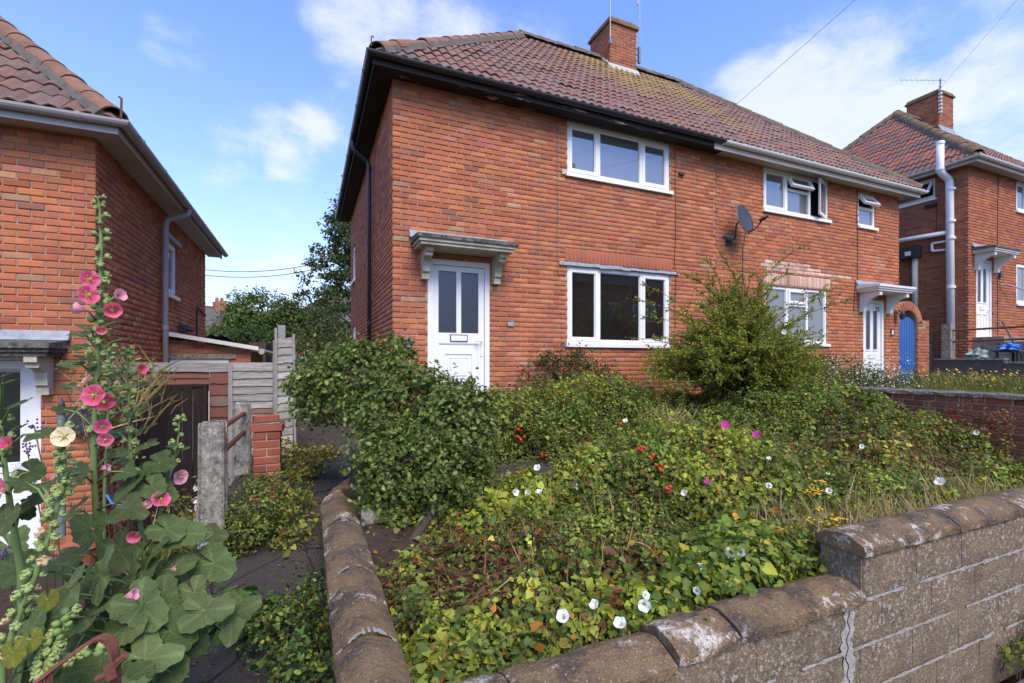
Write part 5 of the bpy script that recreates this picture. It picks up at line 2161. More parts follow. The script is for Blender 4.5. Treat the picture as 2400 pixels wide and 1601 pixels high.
mb.tube([(14.2, 6.35, .5), (14.2, 7.6, .5)], .02, 8)
mb.tube([(14.2, 6.35, .77), (14.2, 7.6, .77)], .02, 8)
obj('rail', mb, RUST, RL)
mb = MB()
mb.box(14.6, 15.6, 7.2, 7.5, -.6, .75)
tag(obj('dark_water_butt', mb, PLASTIC_DARK), 'dark box standing against the side wall behind the concrete post', 'box')


def lump(name, c, r, m, label, cat, seed=3, sub=3, crump=.25):
    bm = bmesh.new()
    bmesh.ops.create_icosphere(bm, subdivisions=sub, radius=1)
    rr = random.Random(seed)
    ph = [rr.uniform(0, 6) for _ in range(9)]
    mb = MB()
    for v in bm.verts:
        p = v.co
        k = 1 + crump * (math.sin(p.x * 5 + ph[0]) * math.sin(p.y * 6 + ph[1]) + .6 * math.sin(p.z * 9 + ph[2] + p.x * 4))
        v.co = Vector((p.x * r[0] * k, p.y * r[1] * k, max(p.z, -.55) * r[2] * k + r[2] * .55))
    vs = [v.co + Vector(c) for v in bm.verts]
    fs = [tuple(v.index for v in f.verts) for f in bm.faces]
    bm.free()
    mb.add(vs, fs)
    return tag(obj(name, mb, m, smooth=False), label, cat)


lump('rubbish_bag', (14.75, 5.95, .02), (.22, .15, .20), BAGPLASTIC, 'crumpled pale green plastic bag behind the railing', 'bag', 4, 3, .35)
lump('rubbish_bag', (14.55, 6.25, .02), (.2, .16, .06), DARKCONC, 'flat grey sack lying at the foot of the white pipe', 'bag', 6, 3, .3)
TB = thing('low_table', 'low dark table behind the railing with blue cloth on top', 'table', (15.4, 5.5, 0))
mb = MB()
mb.box(14.95, 15.85, 5.3, 5.75, .25, .29)
obj('top', mb, PLASTIC_DARK, TB)
for x in (15.0, 15.77):
    for y in (5.33, 5.68):
        mb = MB()
        mb.box(x, x + .04, y, y + .04, .0, .249)
        obj('leg', mb, PLASTIC_DARK, TB)
lump('blue_cloth', (15.1, 5.5, .292), (.25, .15, .09), BLUEPLASTIC, 'bright blue folded cloth on the low dark table', 'cloth', 9, 3, .35)
mb = MB()
mb.tube([(15.25, 5.7, 1.0), (15.75, 5.5, .02)], .016, 6)
tag(obj('leaning_pole', mb, ALU), 'thin pale pole leaning in front of the concrete steps', 'pole')

# ------------------------------------------------------------------ side passage: posts, pier, fences, gate
PF = thing('post_and_rail', 'two square concrete posts joined by two rusty bars beside the path', 'fence', (-.63, 4.9, -1.5))
for (x, y, w, zb) in ((-.63, 3.98, .165, -1.6), (-.655, 5.86, .165, -1.4)):
    mb = MB()
    vs = []
    hw = w / 2
    c = .014
    for z, q in ((zb, 1.0), (-.445, .97), (-.425, .90)):
        for sx, sy in ((-1, -1), (1, -1), (1, 1), (-1, 1)):
            vs += [(x + sx * hw * q - (sx * c if sx * sy > 0 else 0), y + sy * hw * q - (0 if sx * sy > 0 else sy * c), z),
                   (x + sx * hw * q - (0 if sx * sy > 0 else sx * c), y + sy * hw * q - (sy * c if sx * sy > 0 else 0), z)]
    fs = []
    for l in range(2):
        for k in range(8):
            k2 = (k + 1) % 8
            fs.append((l * 8 + k, l * 8 + k2, l * 8 + 8 + k2, l * 8 + 8 + k))
    fs.append(tuple(16 + k for k in range(8)))
    mb.add(vs, fs)
    obj('post', mb, CONCRETE, PF)
for z0, z1 in ((-.49, -.545), (-.68, -.745)):
    mb = MB()
    mb.tube([(-.60, 4.05, z0), (-.63, 5.80, z1)], .022, 8)
    obj('rail', mb, RUST, PF)

PI = thing('brick_pier', 'short red brick pier with a loose brick on top beside the path', 'pier', (-.35, 5.0, -1.5))
px0, px1, py0, py1 = -.465, -.235, 4.90, 5.13
mb = MB()
mb.box(px0 + .008, px1 - .008, py0 + .008, py1 - .008, -1.5, -.645)
pm = obj('core', mb, MORTAR, PI)
pcol = lambda u, z: tuple(np.clip(np.array((0.27, 0.078, 0.046)) * (1 + rng.normal(0, .14)), .01, 1))
bp = bricks_for(front_L(py0), px0, px1, -1.47, -.645, (), zref=-.645 - .075 * 20, col_fn=pcol)
bp += bricks_for(east_L(px1), py0 + .03, py1, -1.47, -.645, (), zref=-.645 - .075 * 20, start=.08, col_fn=pcol)
bp += bricks_for(west_L(px0), py0 + .03, py1, -1.47, -.645, (), zref=-.645 - .075 * 20, start=.08, col_fn=pcol)
lay(pm, bp)
for (x, y, z, l, w, h, a) in ((-.35, 4.96, -.607, .28, .14, .068, 0), (-.35, 5.10, -.607, .28, .12, .068, 0), (-.345, 5.02, -.530, .215, .10, .065, .35)):
    o = link('brick', brick_mesh(tuple(np.clip(np.array((0.29, 0.082, 0.048)) * (1 + rng.normal(0, .08)), 0, 1)), BRICK), pm, Vector((x, y, z)) - org(pm) - Vector((0, w / 2, 0)))
    o.scale = (l, w, h)
    o.rotation_euler = (0, 0, a)
mb = MB()
mb.box(-.46, -.24, 4.905, 5.15, -.5725, -.563)
obj('mortar_bed', mb, CONCRETE, PI)


def board_run(parent, x0, x1, y, ztop, zbot, cols, step=.0925, jitter=.004, tilt=0.0, name='fence_board'):
    z = ztop
    while z > zbot + .02:
        c = cols[int(rng.integers(len(cols)))]
        c = tuple(np.clip(np.array(c) * (1 + rng.normal(0, .12)), .01, 1))
        mb = MB()
        n = 6
        vs = []
        h = step * 1.12
        for i in range(n + 1):
            x = x0 + (x1 - x0) * i / n
            dz = tilt * (x - x0)
            wob = rng.normal(0, jitter)
            vs += [(x, y - .022, z - h + dz + wob), (x, y - .004, z + dz + rng.normal(0, .0015)), (x, y + .002, z + dz), (x, y - .006, z - h + dz + wob)]
        fs = [(0, 1, 2, 3), tuple(n * 4 + k for k in (3, 2, 1, 0))]
        for i in range(n):
            for k in range(4):
                k2 = (k + 1) % 4
                fs.append((i * 4 + k, i * 4 + 4 + k, i * 4 + 4 + k2, i * 4 + k2))
        mb.add(vs, fs, c)
        obj(name, mb, BOARD, parent)
        z -= step


GREYW = [(0.36, 0.33, 0.285), (0.30, 0.275, 0.235), (0.40, 0.37, 0.325), (0.33, 0.295, 0.25)]
REDW = [(0.17, 0.06, 0.035), (0.22, 0.085, 0.045), (0.14, 0.06, 0.04), (0.20, 0.12, 0.085)]
FN = thing('board_fence', 'weathered fence of overlapping grey and reddish boards behind the concrete posts', 'fence', (-1.2, 6.62, -1.7))
board_run(FN, -2.10, -.862, 6.62, 0.0, -.10, [(.24, .225, .20)], .10)
board_run(FN, -2.10, -1.085, 6.63, -.10, -.30, [(0.17, 0.065, 0.04)], .075)
board_run(FN, -1.08, -.862, 6.62, -.10, -1.6, REDW, .135)
board_run(FN, -.857, -.405, 6.62, 0.0, -.52, GREYW)
board_run(FN, -.857, -.405, 6.62, -.52, -1.5, [(0.30, 0.285, 0.26), (0.20, 0.11, 0.08), (0.33, 0.32, 0.30), (.24, .13, .09)], .10)
for x, z in ((-.38, .28), (-.862, -.02)):
    mb = MB()
    mb.box(x - .022, x + .022, 6.6 if x > -.5 else 6.585, 6.66, -1.5, z)
    obj('fence_post', mb, mat('fence_post_wood', (0.25, 0.235, 0.21), .9, .4, 30, var=.2, var_scale=10) if x > -.5 else bpy.data.materials['fence_post_wood'], FN)
FP = thing('fence_panel', 'tall narrow leaning panel of thin grey slats between the board fence and the path', 'fence', (-.27, 6.55, -1.2))
board_run(FP, -.355, -.175, 6.55, .30, -1.16, GREYW, .1, tilt=.10)
for x, zt_, zb_ in ((-.365, .43, -1.2), (-.165, .36, -1.3)):
    mb = MB()
    dx = .02 if x > -.2 else 0
    mb.hexa([(x - .014 + dx, 6.505, zb_), (x + .014 + dx, 6.505, zb_), (x + .014 + dx, 6.56, zb_), (x - .014 + dx, 6.56, zb_), (x - .014, 6.505, zt_), (x + .014, 6.505, zt_), (x + .014, 6.56, zt_), (x - .014, 6.56, zt_)])
    obj('batten', mb, bpy.data.materials['fence_post_wood'], FP)
mb = MB()
mb.box(-.345, -.26, 6.555, 6.575, .2, .47)
obj('batten', mb, bpy.data.materials['fence_post_wood'], FP)
DG = thing('garden_door', 'dark brown boarded side gate between the left house and the fence', 'gate', (-1.43, 6.6, -1.9))
nb = 6
for i in range(nb):
    x0 = -1.765 + i * .105
    mb = MB()
    mb.box(x0 + .003, x0 + .102, 6.55 + rng.uniform(0, .004), 6.575, -1.9, -.285 - .02 * (i == 5))
    obj('gate_board', mb, GATEWOOD, DG)
mb = MB()
mb.box(-1.13, -1.09, 6.50, 6.60, -1.9, -.27)
mb.box(-1.80, -1.768, 6.54, 6.6, -1.9, -.27)
obj('gate_frame', mb, GATEWOOD, DG)
mb = MB()
mb.tube([Vector((-1.40 + .055 * math.cos(t * math.pi / 6), 6.54, -.40 + .05 * math.sin(t * math.pi / 6))) for t in range(6, 13)], .006, 6)
obj('ring_handle', mb, RUST, DG)
mb = MB()
mb.box(-1.8, -1.09, 6.56, 6.6, -.285, -.255)
obj('gate_frame', mb, GATEWOOD, DG)

WB = thing('wheelie_bin', 'dark green wheelie bin in the side passage beyond the fence', 'bin', (-.03, 11.0, -.95))
mb = MB()
mb.hexa([(-.20, 10.75, -.95), (.14, 10.75, -.95), (.14, 11.2, -.95), (-.20, 11.2, -.95), (-.26, 10.7, -.02), (.20, 10.7, -.02), (.20, 11.3, -.02), (-.26, 11.3, -.02)])
mb.box(-.19, .13, 10.69, 10.72, -.35, -.15)
obj('body', mb, GREENBIN, WB)
mb = MB()
mb.hexa([(-.29, 10.66, -.018), (.23, 10.66, -.018), (.23, 11.34, .02), (-.29, 11.34, .02), (-.25, 10.72, .03), (.19, 10.72, .03), (.19, 11.3, .09), (-.25, 11.3, .09)])
obj('lid', mb, GREENBIN, WB)
for x in (-.24, .2):
    mb = MB()
    mb.tube([(x - .02, 11.25, -.85), (x + .02, 11.25, -.85)], .1, 12)
    obj('wheel', mb, PLASTIC_DARK, WB)

# things in the left garden
GP = thing('garden_post', 'thin grey metal post with a black pointed cap by the left house wall', 'post', (-2.2, 5.95, -1.9))
mb = MB()
mb.tube([(-2.2, 5.95, -1.92), (-2.2, 5.95, -.50)], .032, 10)
obj('shaft', mb, mat('grey_post_metal', (.14, .17, .19), .5), GP)
mb = MB()
mb.lathe([(.04, 0), (.042, .05), (.03, .07), (.026, .1), (.01, .13), (.004, .15)], (-2.2, 5.95, -.499), 10)
obj('cap', mb, PLASTIC_DARK, GP)
mb = MB()
vs = []
HR = thing('hose_reel', 'round dark hose reel on the brick wall behind the grey post', 'hose reel', (-2.22, YF - .06, -.75))
mb.lathe([(.10, 0), (.13, .0), (.13, .09), (.10, .09)], (0, 0, 0), 18)
mb.v = [(p[0] - 2.22, YF - .11 + p[2], p[1] - .62) for p in mb.v]
obj('drum', mb, PLASTIC_DARK, HR)
mb = MB()
mb.box(-2.26, -2.18, YF - .0195, YF - .005, -.76, -.48)
obj('bracket', mb, PLASTIC_DARK, HR)
PT = thing('flower_pot', 'terracotta flower pot on the ground by the left house wall', 'pot', (-1.95, 5.6, -1.95))
mb = MB()
mb.lathe([(.11, 0), (.17, .25), (.19, .25), (.19, .32), (.165, .32), (.15, .27)], (-1.95, 5.6, -1.95), 20)
obj('pot', mb, TERRACOTTA, PT, smooth=False)
mb = MB()
mb.lathe([(.149, 0), (.15, .005)], (-1.95, 5.6, -1.69), 20)
obj('compost', mb, SOIL, PT)

RG = thing('garden_gate', 'rusty iron hoop topped garden gate among the hollyhock leaves', 'gate', (-.55, 1.1, -1.85))
mb = MB()
hoop = [at(u, v, F) for u, v, F in ((-60, 1735, .98), (60, 1618, 1.06), (150, 1548, 1.12), (205, 1507, 1.15), (236, 1492, 1.17), (258, 1500, 1.18), (268, 1525, 1.18), (270, 1560, 1.18), (272, 1640, 1.18), (272, 2500, 1.18))]
hp = []
for i, p in enumerate(bend(hoop, .03, 3)):
    hp.append(p)
vs, fs = [], []
for i, p in enumerate(hp):
    d = (hp[min(i + 1, len(hp) - 1)] - hp[max(i - 1, 0)]).normalized()
    w_ = Vector((ST, CT, 0))
    s_ = d.cross(w_).normalized()
    for a, b in ((-.013, -.004), (.013, -.004), (.013, .004), (-.013, .004)):
        vs.append(p + w_ * a + s_ * b)
for i in range(len(hp) - 1):
    for k in range(4):
        k2 = (k + 1) % 4
        fs.append((i * 4 + k, i * 4 + k2, i * 4 + 4 + k2, i * 4 + 4 + k))
mb.add(vs, fs)
obj('hoop', mb, RUST, RG)
mb = MB()
p0 = at(115, 1576, 1.10)
mb.tube([p0, Vector((p0.x, p0.y, -1.9))], .008, 6)
p0 = at(20, 1655, 1.04)
mb.tube([p0, Vector((p0.x, p0.y, -1.9))], .008, 6)
obj('upright', mb, RUST, RG)
mb = MB()
mb.tube([at(228, 1592, 1.17), at(258, 1578, 1.17), at(280, 1548, 1.17), at(296, 1535, 1.17)], .009, 6)
mb.tube([at(255, 1558, 1.16), at(262, 1590, 1.16)], .012, 6)
obj('latch', mb, RUST, RG)

# ------------------------------------------------------------------ wires, distant roofs
PO = Vector((6.48, -0.63, 6.4))
for k, (a, b, lab) in enumerate((((6.3, 6.17, 4.0), tuple(PO - Vector((0, 0, .45))), 'thin telephone wire crossing the sky to the gutter of the middle house'),
                                 (tuple(at(2133, 286, 16)), tuple(PO), 'thin telephone wire crossing the sky to the roof of the right house'))):
    a, b = Vector(a), Vector(b)
    mb = MB()
    mb.tube([a.lerp(b, t / 24) - Vector((0, 0, .10 * 4 * (t / 24) * (1 - t / 24))) for t in range(25)], .0032, 5)
    tag(obj('telephone_wire', mb, WIRE), lab, 'wire', 'overhead wires')
for k, (v0, v1, v2, lab) in enumerate(((630, 637, 610, 'upper of the two black cables sagging between the houses'), (645, 650, 626, 'lower of the two black cables sagging between the houses'))):
    mb = MB()
    P0, P1, P2, P3 = at(400, v0 - 8, 30), at(580, v1, 30), at(720, v2, 30), at(860, v2 - 46, 30)
    pts = []
    for t in range(25):
        u = 400 + 460 * t / 24
        # parabola through the sagging points
        q = (u - 570) / 150
        pts.append(at(u, v1 - 15 * q * q * (1 if u > 570 else .9), 30))
    mb.tube(pts, .022, 5)
    tag(obj('overhead_cable', mb, CABLE), lab, 'cable', 'overhead wires')


def far_house(c, w, dpt, zb, ze, pitch, label, rot=0.0, chim=(), wall_m=None, window_on=True):
    t = thing('far_house', label, 'house', (c[0], c[1], zb), 'grey roofed houses far behind')
    cr, sr = math.cos(rot), math.sin(rot)
    def tr(p):
        return (c[0] + p[0] * cr - p[1] * sr, c[1] + p[0] * sr + p[1] * cr, p[2])
    mb = MB()
    mb.box(-w / 2, w / 2, -dpt / 2, dpt / 2, zb, ze)
    mb.v = [tr(p) for p in mb.v]
    obj('wall', mb, wall_m or FARWALL, t)
    mb = MB()
    hip_body(mb, -w / 2 - .3, w / 2 + .3, -dpt / 2 - .3, dpt / 2 + .3, ze + .01, pitch, True, True)
    mb.v = [tr(p) for p in mb.v]
    obj('roof', mb, FARROOF, t)
    h = dpt / 2 + .3
    zr = ze + h * math.tan(pitch)
    L_ = w / 2 + .3 - h
    mb = MB()
    for sx in (-1, 1):
        for sy in (-1, 1):
            mb.tube([tr((sx * (w / 2 + .3), sy * h, ze + .03)), tr((sx * L_, 0, zr + .03))], .12, 6)
    mb.tube([tr((-L_, 0, zr + .03)), tr((L_, 0, zr + .03))], .12, 6)
    obj('ridge', mb, bpy.data.materials['mossy_ridge_clay'], t)
    for x, cw, hh in chim:
        mb = MB()
        mb.box(x - cw, x + cw, -.5, .5, zr - 1.0, zr + hh)
        mb.v = [tr(p) for p in mb.v]
        ch = obj('chimney', mb, FARWALL, t)
        for k in (-1, 1):
            mb = MB()
            q = tr((x + k * cw * .45, 0, zr + hh))
            mb.lathe([(.16, .001), (.13, .45)], q, 8)
            obj('chimney_pot', mb, TERRACOTTA, ch)
    if window_on:
        for x in (-w * .3, 0.0, w * .3):
            mb = MB()
            mb.box(x - .6, x + .6, -dpt / 2 - .04, -dpt / 2 - .005, ze - 1.6, ze - .5)
            mb.v = [tr(p) for p in mb.v]
            obj('window', mb, UPVC, t)
    return t


c = at(500, 770, 45)
far_house((c.x, c.y), 12, 9, -2, 2.0, R(34), 'grey roofed house with two chimney pots behind the left house', .35, ((0.5, .45, .55),))
c = at(415, 770, 52)
far_house((c.x, c.y), 12, 9, -2, 2.6, R(36), 'grey roofed house with red chimney half hidden at the left', .35, ((4.4, .5, .7),))
c = at(600, 770, 58)
far_house((c.x, c.y), 14, 9, -2, 3.0, R(34), 'grey roofed house behind the bushy fruit trees', .3, ())
c = at(800, 790, 38)
far_house((c.x, c.y), 10, 8, -1, 2.2, R(36), 'low grey roofed house glimpsed beneath the dark conifer', .2, ())

# houses and a pole across the street: the windows mirror them
OP = thing('semi_detached_house', 'red brick house across the street, mirrored in the ground floor window', 'house', (20, -14, -2.2), 'red brick houses along the street')
mb = MB()
mb.box(8, 31, -22, -14, -2.3, 5.3)
obj('wall', mb, FARWALL, OP)
mb = MB()
hip_body(mb, 7.6, 31.4, -22.4, -13.6, 5.31, R(42), True, True)
obj('roof', mb, FARROOF, OP)
for x in (10.5, 14.5, 19.0, 22.0, 27.0):
    for z in (-.4, 2.9):
        mb = MB()
        mb.box(x - 1, x + 1, -13.999, -13.94, z, z + 1.25)
        f_ = obj('window', mb, UPVC, OP)
        for dx in (-.62, 0, .62):
            mb = MB()
            mb.box(x + dx - .26, x + dx + .26, -13.939, -13.93, z + .1, z + 1.15)
            obj('pane', mb, GLASS, f_)
TPO = thing('telegraph_pole', 'wooden telegraph pole across the street, mirrored in the upper window', 'pole', (11.75, -6.6, -2.0))
mb = MB()
mb.tube([(11.75, -6.6, -2.0), (11.75, -6.6, 9.6)], [.17, .13], 10)
obj('shaft', mb, BARK, TPO)
mb = MB()
mb.box(11.0, 12.5, -6.66, -6.54, 8.9, 9.0)
mb.box(11.55, 12.0, -6.85, -6.35, 6.4, 8.2)
obj('crossarm', mb, BARK, TPO)
# ------------------------------------------------------------------ overgrown front garden
class Field:
    """smooth random field on the ground"""
    def __init__(self, scale, seed, n=10):
        r = np.random.default_rng(seed)
        a = r.uniform(0, 2 * np.pi, n)
        k = scale * r.uniform(.5, 1.7, n)
        self.kx, self.ky = np.cos(a) * k, np.sin(a) * k
        self.p = r.uniform(0, 2 * np.pi, n)

    def __call__(self, x, y):
        x, y = np.asarray(x)[..., None], np.asarray(y)[..., None]
        return np.sin(x * self.kx + y * self.ky + self.p).sum(-1) / math.sqrt(len(self.p) / 2)


F1, F2, F3, F4 = Field(2.6, 1), Field(6.5, 2), Field(15, 3), Field(3.3, 4)


def g2(x, y, cx, cy, sx, sy):
    return np.exp(-((x - cx) / sx) ** 2 - ((y - cy) / sy) ** 2)


MOUNDS = [(6.5, 3.4, .35, .8, .22), (4.4, 3.0, .6, .5, .12), (1.75, 4.5, .3, .3, .15), (2.9, 5.1, .75, .6, .42), (2.3, 4.55, .5, .45, .20), (3.9, 5.0, .7, .6, .22), (3.15, 2.95, .62, .50, .34), (2.45, 3.1, .5, .5, .20), (3.9, 3.6, .8, .6, .16), (5.6, 3.7, .8, .7, .34),
          (5.0, 4.7, .9, .7, .20), (6.4, 4.6, .5, .9, .3), (1.9, 4.9, .5, .5, .18), (4.8, 5.7, 1.2, .5, .15), (6.3, 2.6, .6, .6, .22), (2.25, 2.05, .35, .25, .12), (5.2, 2.6, .5, .5, .1)]
BROWN = [(0.80, 2.35, .30, .26, .9), (1.15, 2.55, .30, .2, .6), (1.75, 2.25, .2, .16, .5), (4.9, 3.0, .7, .4, .75), (5.6, 2.7, .5, .35, .6), (0.7, 2.9, .3, .3, .6)]
LIME = [(1.5, 3.3, .55, .30, 1.0), (.55, 2.0, .3, .25, .8), (2.9, 2.75, .6, .35, .8), (3.4, 3.1, .5, .4, .7), (1.5, 1.85, .7, .16, .8), (3.0, 5.0, .6, .4, .7), (2.2, 2.0, .5, .3, .7), (.9, 3.0, .4, .2, .5), (4.3, 3.9, .8, .4, .35)]
BARE = [(.48, 3.0, .22, .28, 1.0), (.46, 2.78, .13, .16, .5), (.62, 3.2, .25, .18, .9), (2.95, 2.42, .30, .10, .7)]
PATHB = [(1.62, 3.82, .42, .14, 1.0)]

for k in range(46):
    MOUNDS.append((rng.uniform(.6, 6.6), rng.uniform(1.9, 6.0), rng.uniform(.12, .26), rng.uniform(.10, .22), rng.uniform(.06, .17)))


def fsum(lst, x, y):
    return sum(a * g2(x, y, cx, cy, sx, sy) for cx, cy, sx, sy, a in lst)


def soil_z(x, y):
    t = np.clip((y - 1.6) / 4.8, 0, 1)
    return -1.36 + (.58) * t


def veg_h(x, y):
    h = .13 + .045 * F2(x, y) + .045 * F1(x, y) + .045 * F3(x, y)
    h = h + sum(a * g2(x, y, cx, cy, sx, sy) for cx, cy, sx, sy, a in MOUNDS)
    h = h * 1.12 - .08 * np.clip(fsum(BROWN, x, y), 0, 1)
    h = h * (1 - .9 * np.clip(fsum(PATHB, x, y), 0, 1)) * (1 - .85 * np.clip(fsum(BARE, x, y), 0, 1))
    h = h * np.clip((y - 1.60) / .25 + .35, .2, 1) * np.clip((x - .33) / .25 + .3, .25, 1)
    return np.clip(h, .02, 1)


def surf(x, y):
    return soil_z(x, y) + veg_h(x, y)


def in_plot(x, y):
    ok = (x > .36) & (x < 6.8) & (y > 1.68) & (y < 6.48)
    # the side wall curls in towards the door
    ok &= ~((y > 3.95) & (x < .36 + np.clip(y - 3.95, 0, 1.5) ** 1.6 * .38))
    return ok


def scatter(n, dens=None):
    X, Y = [], []
    tot = 0
    while tot < n:
        x = rng.uniform(.35, 6.8, n)
        y = rng.uniform(1.68, 6.48, n)
        ok = in_plot(x, y)
        ok &= rng.random(n) > np.clip(fsum(PATHB, x, y) * 1.1 + fsum(BARE, x, y) * .85, 0, .97)
        if dens is not None:
            ok &= rng.random(n) < dens(x, y)
        X.append(x[ok])
        Y.append(y[ok])
        tot += ok.sum()
    return np.concatenate(X)[:n], np.concatenate(Y)[:n]


def surf_n(x, y):
    e = .03
    gx = (surf(x + e, y) - surf(x - e, y)) / (2 * e)
    gy = (surf(x, y + e) - surf(x, y - e)) / (2 * e)
    n = np.stack([-gx, -gy, np.ones_like(gx)], 1)
    return n / np.linalg.norm(n, axis=1, keepdims=True)


G_MID = (0.150, 0.192, 0.036)
G_DEEP = (0.080, 0.118, 0.030)
G_LIME = (0.275, 0.305, 0.045)
G_YEL = (0.34, 0.30, 0.035)
G_OLIVE = (0.180, 0.172, 0.046)
BRN = (0.15, 0.075, 0.035)
RUSTY = (0.19, 0.058, 0.026)
STRAW = (0.36, 0.27, 0.13)


def ground_cols(x, y, kind):
    n = len(x)
    br = np.clip(fsum(BROWN, x, y) + .12 * F4(x, y), 0, 1)
    li = np.clip(fsum(LIME, x, y) + .30 * F2(x, y) + .08, 0, 1)
    back = np.clip((y - 4.4) / 1.4 + .15 * F1(x, y), 0, 1)
    u = rng.random(n)
    C = np.tile(np.array(G_MID), (n, 1))
    C[rng.random(n) < .18] = G_OLIVE
    C[rng.random(n) < back * .65] = G_DEEP
    C[(rng.random(n) < .30)] = G_DEEP
    C[(rng.random(n) < li * .8)] = G_LIME
    C[(u < .028 + li * .05)] = G_YEL
    C[(u > .985 - br * .03)] = (0.36, 0.15, 0.028)
    C[(rng.random(n) < br * .45)] = BRN
    C[(rng.random(n) < br * .12 + .012)] = RUSTY
    C = C * np.clip(1 + .17 * F3(x, y) + .19 * F2(x * 1.3, y * 1.3), .45, 1.6)[:, None]
    return np.clip(C * (1 + rng.normal(0, .2, (n, 1))) * (1 + rng.normal(0, .06, (n, 3))), .004, 1)


def cover(n, size, shape, jit, lo=.25, dens=None, dz=0.0):
    x, y = scatter(n, dens)
    h = veg_h(x, y)
    q = 1 - (1 - lo) * rng.random(n) ** 1.7
    z = soil_z(x, y) + h * q + dz + rng.normal(0, .012, n)
    P = np.stack([x, y, z], 1)
    return leaf_geo(P, surf_n(x, y), size(n, x, y), ground_cols(x, y, shape), shape, jit)


big_s = lambda n, x, y: np.clip(rng.normal(.038, .013, n), .014, .075) * (1 + .18 * F2(x * .8, y * .8)) * np.clip(.75 + .35 * fsum(LIME, x, y), .7, 1.15)
sml_s = lambda n, x, y: np.clip(rng.normal(.025, .007, n), .012, .04)
not_brown = lambda x, y: 1 - .55 * np.clip(fsum(BROWN, x, y) * 1.15, 0, 1)
heart = cover(88000, big_s, 'heart', .6, .1, lambda x, y: not_brown(x, y) * np.clip(.42 + .38 * F4(x, y) + .6 * fsum(LIME, x, y) - .25 * (x > 4.6), .06, 1))
tag(leaf_obj('bindweed_undergrowth', [heart], LEAF), 'tangle of bindweed leaves smothering the whole front garden', 'weeds', None, 'stuff')
oval = cover(100000, sml_s, 'oval', .75, .2, lambda x, y: not_brown(x, y) * np.clip(.62 - .38 * F4(x, y), .12, 1))
bram_s = lambda n, x, y: np.clip(rng.normal(.046, .010, n), .02, .07)
bramble = cover(16000, bram_s, 'oval', .45, .5, lambda x, y: np.clip((x - 3.6) / 2.2 + .3 * F1(x, y), .02, 1) * np.clip((y - 2) / 1.2, .2, 1))
tag(leaf_obj('rose_undergrowth', [oval, bramble], LEAF), 'small leaved rose and bramble growth mixed through the front garden', 'weeds', None, 'stuff')

# upright shoots standing out of the tangle
nS = 900
x, y = scatter(nS, lambda x, y: np.clip(.25 + fsum(LIME, x, y) * .5 + (y - 2.5) * .15, .1, 1) * not_brown(x, y))
SP, SA, SN, SC_ = [], [], [], []
stm = MB()
for a, b in zip(x, y):
    zb = float(surf(np.array([a]), np.array([b]))[0]) - .12
    ln = rng.uniform(.14, .34)
    lean = Vector((rng.normal(0, .35), rng.normal(-.1, .35), 1)).normalized()
    p0 = Vector((a, b, zb))
    if ln > .22:
        stm.tube([p0, p0 + lean * ln], [.003, .0015], 3, (.14, .10, .05), cap=False)
    base = [G_MID, G_LIME, G_OLIVE, G_DEEP, RUSTY][int(rng.choice(5, p=[.36, .28, .18, .13, .05]))]
    k = int(ln / .016)
    for i in range(k):
        t_ = .25 + .75 * i / k
        an = i * 2.4 + rng.uniform(-.4, .4)
        d = Vector((math.cos(an), math.sin(an), .35))
        SP.append(p0 + lean * ln * t_ + d * .004)
        SA.append(d)
        SN.append(Vector((0, 0, 1)) + lean * .3)
        SC_.append(np.clip(np.array(base) * (1 + rng.normal(0, .15)) * (.8 + .35 * t_), .004, 1))
SP, SA, SN, SC_ = map(np.array, (SP, SA, SN, SC_))
tag(leaf_obj('weed_shoots', [leaf_geo(SP, SN, np.clip(rng.normal(.034, .008, len(SP)), .015, .055), SC_, 'oval', .35, SA)], LEAF), 'upright leafy shoots standing out of the overgrown front garden', 'weeds', None, 'stuff')
tag(obj('weed_stems', stm, STEM), 'thin stems of the upright weed shoots', 'weeds', None, 'stuff')

# litter on the path
nL = 4200
x, y = rng.uniform(-.66, .08, nL), 1.5 + 5.5 * rng.random(nL) ** .8
k_ = (np.abs(x + .28) / .36 + .25 * F2(x, y * 2)) > rng.random(nL) * 1.05
x, y = x[k_], y[k_]
P = np.stack([x, y, np.array([h_path(a, b) for a, b in zip(x, y)]) + .008], 1)
tag(leaf_obj('path_litter', [leaf_geo(P, np.tile([0, 0, 1.0], (len(x), 1)), rng.uniform(.008, .034, len(x)), mixcol([BRN, STRAW, G_OLIVE, G_MID, (.09, .07, .05), (.2, .17, .13)], [4, 2, 2, 1.5, 4, 2], len(x), .2), 'oval', .25)], LEAF), 'dead leaves and crumbs of litter along the side path', 'litter', None, 'stuff')

# dead stems and straw lying in the bare patches
x, y = scatter(5200, lambda x, y: np.clip(.10 + fsum(BROWN, x, y), 0, 1))
P = np.stack([x, y, soil_z(x, y) + veg_h(x, y) * rng.uniform(.2, 1.0, len(x)) + .01], 1)
ax = np.stack([rng.normal(0, 1, len(x)), rng.normal(0, 1, len(x)), rng.normal(.15, .3, len(x))], 1)
st = leaf_geo(P, np.tile([0, 0, 1.0], (len(x), 1)), rng.uniform(.08, .28, len(x)), mixcol([BRN, RUSTY, (0.07, 0.04, 0.025), STRAW], [5, .7, 5, .6], len(x), .2), 'blade', .5, ax)
tag(leaf_obj('dead_stems', [st], DRYGRASS), 'brown dead stems and twigs in the bare patches of the front garden', 'dead stems', None, 'stuff')


